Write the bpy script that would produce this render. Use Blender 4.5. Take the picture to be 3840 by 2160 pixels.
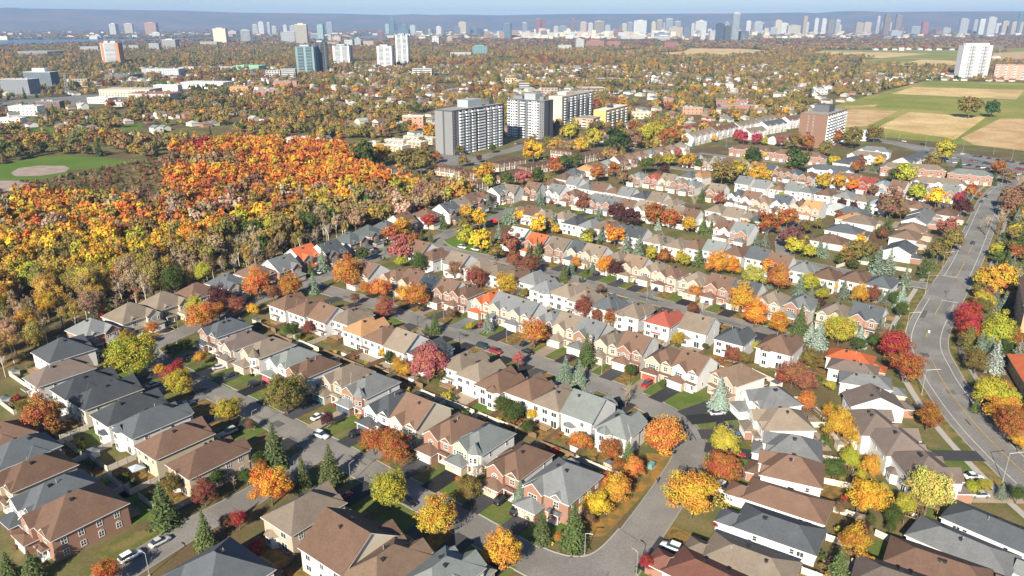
import bpy, math, random
import numpy as np
from math import sin, cos, pi, radians, sqrt, atan2
R = math.radians
sc = bpy.context.scene
for o in list(bpy.data.objects): bpy.data.objects.remove(o)
COL = sc.collection

# ------------------------------------------------------------------ camera, sky, sun, exposure
cam = bpy.data.cameras.new('camera'); camo = bpy.data.objects.new('camera', cam); COL.objects.link(camo)
camo.location = (0, 0, 105); camo.rotation_euler = (R(90 - 19.563), 0, 0)
cam.sensor_width = 36; cam.lens = 26.25; cam.clip_start = 1; cam.clip_end = 80000
sc.camera = camo
SUN_AZ = R(249); SUN_EL = R(29)                        # direction towards the sun
w = bpy.data.worlds.new('World'); sc.world = w; w.use_nodes = True
nt = w.node_tree; sky = nt.nodes.new('ShaderNodeTexSky'); sky.sky_type = 'NISHITA'; sky.sun_disc = False
sky.sun_elevation = SUN_EL; sky.sun_rotation = R(90) - SUN_AZ
sky.air_density = 1.0; sky.dust_density = 0.0; sky.ozone_density = 5.0; sky.altitude = 100
bg = nt.nodes['Background']; bg.inputs['Strength'].default_value = 0.05
nt.links.new(sky.outputs[0], bg.inputs[0])
sl = bpy.data.lights.new('sun', 'SUN'); sl.energy = 5.0; sl.angle = R(0.5); sl.color = (1.0, 0.905, 0.755)
so = bpy.data.objects.new('sun', sl); COL.objects.link(so); so.rotation_euler = (R(90) - SUN_EL, 0, SUN_AZ + R(90))
so.location = (-200, -400, 600)
sc.view_settings.view_transform = 'Standard'; sc.view_settings.look = 'None'
sc.view_settings.exposure = 1.1; sc.view_settings.gamma = 1
sc.render.engine = 'CYCLES'
try:
    sc.cycles.max_bounces = 5; sc.cycles.diffuse_bounces = 2; sc.cycles.glossy_bounces = 2
    sc.cycles.transmission_bounces = 2; sc.cycles.volume_bounces = 0; sc.cycles.transparent_max_bounces = 4
except Exception: pass

# ------------------------------------------------------------------ helpers
rng = random.Random(7)
class MB:
    """collects faces; build() links them as one mesh object"""
    def __init__(s): s.v = []; s.f = []; s.m = []
    def face(s, pts, m=0):
        b = len(s.v); s.v += [tuple(p) for p in pts]; s.f.append(tuple(range(b, b + len(pts)))); s.m.append(m)
    def box(s, x0, x1, y0, y1, z0, z1, m=0, bottom=False, ms=None):
        b = len(s.v)
        s.v += [(x0,y0,z0),(x1,y0,z0),(x1,y1,z0),(x0,y1,z0),(x0,y0,z1),(x1,y0,z1),(x1,y1,z1),(x0,y1,z1)]
        fs = [(0,1,5,4),(1,2,6,5),(2,3,7,6),(3,0,4,7),(4,5,6,7)]         # front(-y) right back left top
        if bottom: fs.append((3,2,1,0))
        for i, q in enumerate(fs):
            s.f.append(tuple(b + k for k in q)); s.m.append(ms[i] if ms and i < len(ms) else m)
    def prism(s, poly, z0, z1, m=0, top=True, mt=None, bottom=False):
        n = len(poly); b = len(s.v)
        s.v += [(p[0], p[1], z0) for p in poly] + [(p[0], p[1], z1) for p in poly]
        for i in range(n):
            j = (i + 1) % n; s.f.append((b+i, b+j, b+n+j, b+n+i)); s.m.append(m)
        if top: s.f.append(tuple(b+n+i for i in range(n))); s.m.append(m if mt is None else mt)
        if bottom: s.f.append(tuple(b+n-1-i for i in range(n))); s.m.append(m)
    def cone(s, poly, z0, apex, m=0):
        n = len(poly); b = len(s.v)
        s.v += [(p[0], p[1], z0) for p in poly] + [tuple(apex)]
        for i in range(n): s.f.append((b+i, b+(i+1) % n, b+n)); s.m.append(m)
    def tube(s, p0, p1, r0, r1, n=6, m=0, cap=True):
        a = np.array(p0, float); c = np.array(p1, float); d = c - a; L = np.linalg.norm(d); d = d / (L or 1)
        u = np.cross(d, (0,0,1.)) if abs(d[2]) < .95 else np.cross(d, (1.,0,0)); u /= np.linalg.norm(u); v = np.cross(d, u)
        b = len(s.v)
        for q, r in ((a, r0), (c, r1)):
            for k in range(n):
                t = 2*pi*k/n; s.v.append(tuple(q + u*cos(t)*r + v*sin(t)*r))
        for k in range(n):
            j = (k+1) % n; s.f.append((b+k, b+n+k, b+n+j, b+j)[::-1]); s.m.append(m)
        if cap: s.f.append(tuple(b+n+k for k in range(n))); s.m.append(m)
    def mesh(s, name, mats, smooth=False):
        me = bpy.data.meshes.new(name); me.from_pydata(s.v, [], s.f)
        for mt in (mats if isinstance(mats, (list, tuple)) else [mats]): me.materials.append(mt)
        if any(s.m): me.polygons.foreach_set('material_index', s.m)
        if smooth: me.polygons.foreach_set('use_smooth', [True]*len(s.f))
        me.update(); return me
    def build(s, name, mats, parent=None, loc=(0,0,0), rz=0, smooth=False):
        return ob(name, s.mesh(name, mats, smooth), parent, loc, rz)
def ob(name, me, parent=None, loc=(0,0,0), rz=0, scale=None):
    o = bpy.data.objects.new(name, me); COL.objects.link(o)
    if parent is not None: o.parent = parent
    o.location = loc
    if rz: o.rotation_euler = (0, 0, rz)
    if scale: o.scale = scale
    return o
def empty(name, loc=(0,0,0), rz=0):
    o = bpy.data.objects.new(name, None); COL.objects.link(o); o.location = loc; o.rotation_euler = (0,0,rz)
    o.empty_display_size = .5; return o
def tag(o, label=None, cat=None, group=None, kind=None):
    if label: o['label'] = label
    if cat: o['category'] = cat
    if group: o['group'] = group
    if kind: o['kind'] = kind
    return o
ORD = 'first second third fourth fifth sixth seventh eighth ninth tenth eleventh twelfth thirteenth fourteenth fifteenth sixteenth seventeenth eighteenth nineteenth twentieth'.split()

# ------------------------------------------------------------------ materials
def new_mat(name):
    m = bpy.data.materials.new(name); m.use_nodes = True
    return m, m.node_tree, m.node_tree.nodes['Principled BSDF']
def srgb(h):
    c = [int(h[i:i+2], 16)/255 for i in (0,2,4)]
    return tuple(((x+.055)/1.055)**2.4 if x > .04045 else x/12.92 for x in c)
def M(name, col, rough=.85, var=.18, fine=6., big=.35, spec=.25, objvar=.12, bump=0.0, metal=0, coord='Object'):
    """base colour with fine grain, broad blotches and a little variation from object to object"""
    m, t, p = new_mat(name); N = t.nodes.new; L = t.links.new
    tc = N('ShaderNodeTexCoord')
    n1 = N('ShaderNodeTexNoise'); n1.inputs['Scale'].default_value = fine; n1.inputs['Detail'].default_value = 3
    n2 = N('ShaderNodeTexNoise'); n2.inputs['Scale'].default_value = big; n2.inputs['Detail'].default_value = 4
    for n in (n1, n2): L(tc.outputs[coord], n.inputs['Vector'])
    mx = N('ShaderNodeMath'); mx.operation = 'ADD'; L(n1.outputs['Fac'], mx.inputs[0]); L(n2.outputs['Fac'], mx.inputs[1])
    oi = N('ShaderNodeObjectInfo'); ma = N('ShaderNodeMath'); ma.operation = 'MULTIPLY_ADD'
    L(oi.outputs['Random'], ma.inputs[0]); ma.inputs[1].default_value = objvar*2/max(var, .01); L(mx.outputs[0], ma.inputs[2])
    mr = N('ShaderNodeMapRange'); L(ma.outputs[0], mr.inputs['Value'])
    mr.inputs['From Min'].default_value = .5; mr.inputs['From Max'].default_value = 1.5 + objvar*2/max(var, .01)
    mr.inputs['To Min'].default_value = 1 - var - objvar; mr.inputs['To Max'].default_value = 1 + var + objvar; mr.clamp = False
    vm = N('ShaderNodeVectorMath'); vm.operation = 'SCALE'; vm.inputs[0].default_value = col[:3]; L(mr.outputs[0], vm.inputs['Scale'])
    L(vm.outputs[0], p.inputs['Base Color'])
    p.inputs['Roughness'].default_value = rough; p.inputs['Specular IOR Level'].default_value = spec; p.inputs['Metallic'].default_value = metal
    if bump:
        b = N('ShaderNodeBump'); b.inputs['Strength'].default_value = bump; b.inputs['Distance'].default_value = .05
        L(n1.outputs['Fac'], b.inputs['Height']); L(b.outputs[0], p.inputs['Normal'])
    return m
def mix2(name, a, b, scale, lo=.42, hi=.58, rough=.95, fine=3., detail=5., c=None, cscale=.05):
    """two colours mixed by noise (lawns, fields, litter), optionally a third"""
    m, t, p = new_mat(name); N = t.nodes.new; L = t.links.new
    tc = N('ShaderNodeTexCoord'); n = N('ShaderNodeTexNoise'); n.inputs['Scale'].default_value = scale; n.inputs['Detail'].default_value = detail
    L(tc.outputs['Object'], n.inputs['Vector']); r = N('ShaderNodeMapRange'); L(n.outputs['Fac'], r.inputs['Value'])
    r.inputs['From Min'].default_value = lo; r.inputs['From Max'].default_value = hi
    mx = N('ShaderNodeMix'); mx.data_type = 'RGBA'; L(r.outputs[0], mx.inputs['Factor']); mx.inputs['A'].default_value = (*a, 1); mx.inputs['B'].default_value = (*b, 1)
    out = mx.outputs['Result']
    if c:
        n3 = N('ShaderNodeTexNoise'); n3.inputs['Scale'].default_value = cscale; n3.inputs['Detail'].default_value = 6; L(tc.outputs['Object'], n3.inputs['Vector'])
        r3 = N('ShaderNodeMapRange'); L(n3.outputs['Fac'], r3.inputs['Value']); r3.inputs['From Min'].default_value = .48; r3.inputs['From Max'].default_value = .6
        m3 = N('ShaderNodeMix'); m3.data_type = 'RGBA'; L(r3.outputs[0], m3.inputs['Factor']); L(out, m3.inputs['A']); m3.inputs['B'].default_value = (*c, 1); out = m3.outputs['Result']
    f = N('ShaderNodeTexNoise'); f.inputs['Scale'].default_value = fine; f.inputs['Detail'].default_value = 4; L(tc.outputs['Object'], f.inputs['Vector'])
    fr = N('ShaderNodeMapRange'); L(f.outputs['Fac'], fr.inputs['Value']); fr.inputs['To Min'].default_value = .6; fr.inputs['To Max'].default_value = 1.4
    vm = N('ShaderNodeVectorMath'); vm.operation = 'SCALE'; L(out, vm.inputs[0]); L(fr.outputs[0], vm.inputs['Scale'])
    L(vm.outputs[0], p.inputs['Base Color']); p.inputs['Roughness'].default_value = rough; p.inputs['Specular IOR Level'].default_value = .1
    return m
ROOFC = dict(br=(.125,.078,.056), bt=(.16,.112,.078), bg=(.115,.092,.08), tn=(.165,.135,.105), gy=(.135,.141,.144), gg=(.135,.15,.146), sg=(.07,.083,.083),
             sl=(.07,.079,.088), ch=(.05,.056,.063), rd=(.25,.07,.05), ot=(.36,.2,.1), lg=(.34,.37,.36), bl=(.17,.22,.26), dr=(.13,.06,.045))
ROOFC['or'] = (.42,.11,.045)
RW = dict(br='brown', bt='light brown', bg='grey-brown', tn='tan', gy='grey', gg='green-grey', sg='dark teal-grey', sl='slate', ch='charcoal', rd='red', ot='pale orange',
          lg='pale grey', bl='blue-grey', dr='dark red-brown')
RW['or'] = 'orange'
ROOF = {k: M('shingle_'+k, tuple(v*(1.0 if k in ('or','rd','ot','lg') else 1.18) for v in c), .9, .3, 2.2, .35, .15, .12, .4) for k, c in ROOFC.items()}
WALLC = dict(bk=(.29,.165,.12), pe=(.45,.355,.28), wh=(.68,.67,.65), cr=(.58,.52,.42), be=(.5,.43,.32), rd=(.3,.08,.06), si=(.62,.62,.61), gs=(.55,.56,.56))
WW = dict(bk='brick', pe='tan brick', wh='white', cr='cream', be='beige', rd='red')
WALL = {k: M('wall_'+k, c, .85, .09 if k in ('wh','si','cr') else .16, 9.0, .25, .2, .06) for k, c in WALLC.items()}
TRIM = M('white_trim', (.66,.66,.64), .6, .04, 3, .5, .3, .02)
GLASS = M('window_glass', (.035,.045,.055), .12, .2, 1, .5, .6, .2)
GLASSB = M('blue_glass', (.1,.2,.26), .15, .25, .6, .1, .7, .15)
GLASSD = M('dark_glass', (.03,.045,.06), .15, .25, .6, .1, .7, .2)
DARK = M('dark_metal', (.03,.03,.032), .6, .1)
STEEL = M('galvanised_steel', (.36,.36,.35), .5, .08, metal=.3)
ASPH = mix2('asphalt_street', (.195,.184,.168), (.228,.216,.198), .12, fine=2.5, c=(.172,.163,.15), cscale=.05)
ASPH2 = mix2('asphalt_main_road', (.2,.192,.18), (.235,.226,.212), .1, fine=1.8, c=(.178,.17,.16), cscale=.07)
BLACKTOP = M('driveway_asphalt', (.04,.04,.043), .9, .3, 3, .3, .2, .45)
PAVER = M('driveway_pavers', (.3,.24,.18), .9, .2, 4, .4, .2, .15)
CONC = M('concrete', (.32,.3,.27), .9, .12, 3, .2)
WOOD = M('fence_wood', (.2,.13,.075), .9, .2, 4, .6, .2, .12)
WOODW = M('pale_fence', (.55,.5,.42), .85, .12)
PAINTW = M('white_line_paint', (.5,.5,.48), .7, .35, 2, .5, objvar=.02)
PAINTY = M('yellow_line_paint', (.48,.32,.07), .7, .3, 2, .5, objvar=.02)
BARK = M('bark', (.12,.09,.065), .95, .25, 3)
BARKW = M('pale_bark', (.55,.5,.44), .9, .2, 3)
GDOOR = {k: M('garage_door_'+k, c, .6, .04) for k, c in dict(w=(.76,.75,.72), b=(.6,.5,.38), t=(.13,.27,.27), n=(.07,.1,.15), r=(.45,.1,.06), k=(.35,.08,.1), d=(.1,.07,.05)).items()}

# ------------------------------------------------------------------ layout in metres: x right, y away from the camera
ROADDATA = [
('street', 8.2, [(-132, 226), (-126, 233), (-120.6, 244), (-112, 262), (-102, 281.8), (-88.5, 301), (-80, 313), (-62, 342), (-40, 369), (-30, 386), (-21, 397), (-8, 418), (0, 440)]),
('street', 8.4, [(-126, 233), (-118, 224), (-103.5, 212), (-91.5, 203.5), (-73, 189.5), (-48.6, 170.5), (-30.7, 155.6), (-21, 148), (-8, 137), (-3.4, 133), (5, 126), (14, 120), (26, 110)]),
('street', 8.6, [(14, 112), (19, 120), (24.5, 129.5), (36.5, 149), (45.8, 166), (47.2, 177), (44.5, 187), (38, 196), (29, 205.5), (12.5, 219.4), (-11, 239), (-28.7, 252.8), (-50.6, 273.5), (-70, 288), (-88, 300)]),
('street', 7.4, [(-50, 170), (-55, 160), (-61, 149.3), (-70, 138), (-78.5, 124.5), (-87, 111)]),
('street', 8.2, [(-40, 369), (-33, 354), (-20, 343), (-5, 335), (8, 324.5), (30, 304), (59.5, 277.5), (73, 265), (85, 255), (97, 244)]),
('street', 8.2, [(2, 440), (24, 420), (60, 387), (95, 358), (128, 334), (160, 308), (184, 293)]),
('street', 8.0, [(128, 334), (134, 352), (140, 370), (156, 398), (174, 421), (190, 442)]),
('arterial_road', 13.5, [(132, 90), (128.5, 120), (126.5, 150), (127.5, 175), (131, 197), (136.5, 218), (146.5, 243), (174.5, 283), (206, 325), (252, 390), (277, 426), (302, 461), (330, 495), (372, 540)]),
('main_avenue', 16, [(190, 1050), (300, 830), (353, 700), (402, 582), (450, 470)]),
('street', 7.5, [(30, 466), (60, 446), (95, 415), (130, 392), (150, 392)]),
('street', 7.5, [(96, 520), (130, 487), (165, 452), (200, 420)]),
('street', 7.5, [(112, 582), (150, 548), (200, 503), (250, 458), (276, 432)]),
('street', 7, [(160, 640), (200, 606), (240, 578), (268, 556), (285, 520)]),
('street', 7, [(-70, 560), (-40, 600), (0, 650), (20, 690), (60, 715), (110, 760)]),
('street', 7, [(-40, 600), (20, 570), (60, 610), (120, 680)]),
]
SHEETS = [
('woodland_floor', 'floor', 0.02, [(-160, 205), (-152, 236), (-140, 262), (-116, 298), (-100, 330), (-75, 372), (-50, 408), (-30, 440), (-20, 462), (-60, 470), (-90, 500), (-110, 560), (-150, 640), (-255, 660), (-300, 600), (-330, 520), (-420, 480), (-420, 330), (-300, 240)]),
('sports_field', 'lush', 0.06, [(-417.1, 561.7), (-401.5, 584.1), (-395.8, 617.7), (-374.7, 628.8), (-335.6, 617.7), (-301.5, 598.9), (-305.1, 578.3), (-334.4, 560.6), (-324.4, 536.0), (-340.6, 526.3), (-361.1, 521.5), (-379.6, 507.8)]),
('ball_diamond', 'soil', 0.1, [(-370.7, 548.6), (-378.1, 569.9), (-367.9, 580.0), (-349.0, 579.5), (-339.0, 569.9), (-333.5, 553.8), (-343.1, 538.4), (-359.5, 536.9)]),
('gravel_lot', 'soil', 0.07, [(-373.5, 512.3), (-361.1, 521.5), (-339.6, 521.5), (-320.9, 486.4), (-338.4, 486.4), (-350.4, 478.3)]),
('park_lawn', 'lush', 0.05, [(-510.0, 773.0), (-500.1, 809.0), (-475.5, 793.1), (-454.2, 753.7), (-445.0, 709.4), (-470.5, 726.5)]),
('park_lawn', 'lush', 0.05, [(-424.8, 819.9), (-411.3, 836.7), (-397.6, 819.9), (-390.8, 793.1), (-401.3, 777.9)]),
('hay_field', 'green', 0.06, [(336.0, 898.1), (471.5, 1078.1), (786.3, 1475.7), (951.7, 1435.6), (1082.2, 1373.2), (505.0, 620.9), (445.1, 651.5), (426.5, 673.6), (365.9, 730.9), (334.4, 735.4), (295.6, 735.4)]),
('straw_field', 'straw', 0.1, [(593.6, 1202.6), (693.9, 1335.5), (848.5, 1275.9), (732.3, 1112.8)]),
('straw_field', 'straw2', 0.11, [(347.1, 803.6), (330.1, 825.4), (377.9, 925.1), (439.0, 981.0), (484.8, 959.6), (383.8, 816.6)]),
('straw_field', 'straw', 0.12, [(387.8, 803.6), (495.3, 950.8), (559.6, 898.1), (424.2, 720.4)]),
('straw_field', 'straw2', 0.13, [(432.7, 726.5), (568.9, 885.1), (610.9, 878.8), (452.3, 641.0), (421.4, 685.1)]),
('straw_field', 'straw2', 0.14, [(441.0, 1016.4), (499.6, 1042.0), (476.9, 1008.1), (436.8, 1000.0)]),
('straw_field', 'straw', 0.3, [(774.5, 3398.8), (977.7, 3346.5), (1035.5, 3077.6), (827.2, 2639.6), (550.0, 2516.5), (655.6, 3006.4)]),
('hay_field', 'green', 0.2, [(1271.3, 3214.4), (1840.5, 3182.9), (1293.8, 2253.2), (926.4, 2039.1), (1052.3, 2334.7), (1337.5, 2639.6), (1113.7, 2873.5)]),
('straw_field', 'straw', 0.4, [(1098.8, 2925.2), (1232.3, 3048.7), (1506.6, 2811.3), (1155.2, 2440.6), (1026.0, 2586.9)]),
('straw_field', 'straw', 0.4, [(968.0, 2039.1), (1049.3, 2105.9), (1233.6, 2351.7), (1302.8, 2269.0), (1117.2, 1952.3), (1012.2, 1988.6)]),
('straw_field', 'straw2', 0.4, [(1761.0, 2873.5), (2180.3, 3152.1), (1523.9, 2191.9), (1344.9, 2191.9)]),
('hay_field', 'green', 0.35, [(2078.8, 3398.8), (2411.0, 3489.7), (2129.3, 3077.6), (1800.3, 2938.5)]),
('hay_field', 'green', 0.3, [(334.9, 3034.5), (561.3, 3312.4), (513.1, 2965.3), (336.3, 2787.1)]),
('straw_field', 'straw', 0.3, [(421.8, 2728.5), (661.6, 3034.5), (558.6, 2556.3)]),
('parking_lot', 'lot', 0.05, [(347.8, 693.0), (374.8, 634.2), (396.6, 572.7), (380.9, 548.6), (364.4, 561.7), (338.5, 578.3), (353.8, 608.1)]),
('parking_lot', 'lot', 0.05, [(-69.9, 608.1), (-61.8, 662.4), (-31.7, 620.9), (-4.4, 662.4), (16.4, 705.2), (18.2, 677.4), (-9.9, 634.2), (-29.9, 584.1), (-60.5, 578.3)]),
('parking_lot', 'lot', 0.05, [(-596.0, 885.1), (-549.8, 872.5), (-521.4, 825.4), (-546.8, 809.0)]),
('parking_lot', 'lot', 0.06, [(-234.7, 677.4), (-209.5, 681.2), (-183.0, 662.4), (-188.7, 641.0), (-219.3, 648.0)]),
('park_lawn', 'lush', 0.05, [(-35.0, 366.8), (-28.3, 378.2), (-15.7, 356.1), (-10.7, 342.6), (-14.3, 338.3), (-28.5, 351.5)]),
('corner_lawn', 'litter', 0.045, [(3.8, 133.3), (20.2, 134.6), (34.8, 155.2), (42.0, 166.7), (34.7, 167.9), (32.3, 157.1), (21.2, 141.0), (9.8, 138.7)]),
('corner_lawn', 'litter2', 0.046, [(-117.2, 229.9), (-117.6, 235.9), (-112.6, 244.0), (-105.7, 237.0), (-105.0, 226.2), (-111.4, 224.6)]),
('corner_lawn', 'litter2', 0.047, [(-88.3, 129.0), (-83.0, 135.9), (-72.1, 139.8), (-81.6, 125.1)]),
('yard_asphalt', 'lot', 0.04, [(-726.8, 1087.5), (-650.0, 1191.2), (-569.1, 1344.0), (-505.2, 1214.3), (-557.5, 1087.5), (-608.7, 984.1), (-621.8, 925.1)]),
]
WATER = [
('river', [(-2737.3, 3398.8), (-2379.7, 3645.7), (-2345.6, 3954.5), (-2247.8, 4497.9), (-1966.8, 4938.1), (-1351.7, 5131.0), (-1096.1, 5052.1), (-1158.0, 5339.5), (-2214.8, 5565.6), (-2711.1, 5254.1), (-3288.4, 5052.1), (-3963.5, 4938.1)]),
('river', [(-1096.1, 5052.1), (-983.5, 5131.0), (-876.1, 5212.4), (-977.6, 6698.2), (-1173.9, 7290.7), (-1256.3, 6564.7), (-1206.7, 5565.6)]),
('river', [(-419.1, 10069.1), (-58.9, 9226.2), (303.0, 9918.1), (376.3, 13045.2), (-96.4, 15129.5), (-542.5, 13045.2)]),
]
HILLTOP = [
(-447.0, 346.0),
(0.0, 354.0),
(45.0, 380.0),
(99.0, 359.0),
(348.0, 354.0),
(631.0, 341.0),
(691.0, 341.0),
(894.0, 307.0),
(1280.0, 294.0),
(1464.0, 268.0),
(1558.0, 289.0),
(1628.0, 268.0),
(1702.0, 284.0),
(1876.0, 263.0),
(2075.0, 289.0),
(2299.0, 294.0),
(2560.0, 294.0),
(2808.0, 297.0),
(2997.0, 310.0),
(3057.0, 297.0),
(3141.0, 328.0),
(3231.0, 333.0),
(3305.0, 310.0),
(3554.0, 315.0),
(3840.0, 310.0),
(4349.0, 302.0),
]
ROWGROUP = {'W': 'houses of the woods-edge row', 'S1': 'houses of the lower-left row', 'SS': 'houses of the lower-left corner cluster', 'D': 'houses of the bottom-edge group', 'N1': 'houses of the near row of garages', 'N2': 'houses of the first white-backed row', 'N3': 'houses of the second row of garages', 'N4': 'houses of the second white-backed row', 'N5': 'houses of the third row of garages', 'N6': 'houses of the third row of backs', 'R1': 'houses of the street bend row', 'R1b': 'houses of the lower-right bungalow row', 'R3': 'houses of the bottom-right bungalows', 'R2': 'houses of the main-road side row', 'N7': 'houses of the fourth row of garages', 'N8': 'houses of the fourth row of backs', 'N9': 'houses of the fifth row of garages', 'N10': 'houses of the fifth row of backs', 'N11': 'houses of the brick gabled far row', 'E1': 'houses of the long climbing row', 'B1': 'houses of the bungalows by the lane', 'B2': 'houses of the main-road bungalow terrace', 'R4': 'houses of the long main-road block', 'D0': 'houses of the dark roof on the bottom edge'}
SHORT = {'W': 'woods-edge row', 'S1': 'lower-left row', 'SS': 'lower-left corner cluster', 'D': 'bottom-edge group', 'N1': 'near row of garages', 'N2': 'first white-backed row', 'N3': 'second row of garages', 'N4': 'second white-backed row', 'N5': 'third row of garages', 'N6': 'third row of backs', 'R1': 'street bend row', 'R1b': 'lower-right bungalow row', 'R3': 'bottom-right bungalows', 'R2': 'main-road side row', 'N7': 'fourth row of garages', 'N8': 'fourth row of backs', 'N9': 'fifth row of garages', 'N10': 'fifth row of backs', 'N11': 'brick gabled far row', 'E1': 'long climbing row', 'B1': 'bungalows by the lane', 'B2': 'main-road bungalow terrace', 'R4': 'long main-road block', 'D0': 'dark roof on the bottom edge'}
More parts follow.
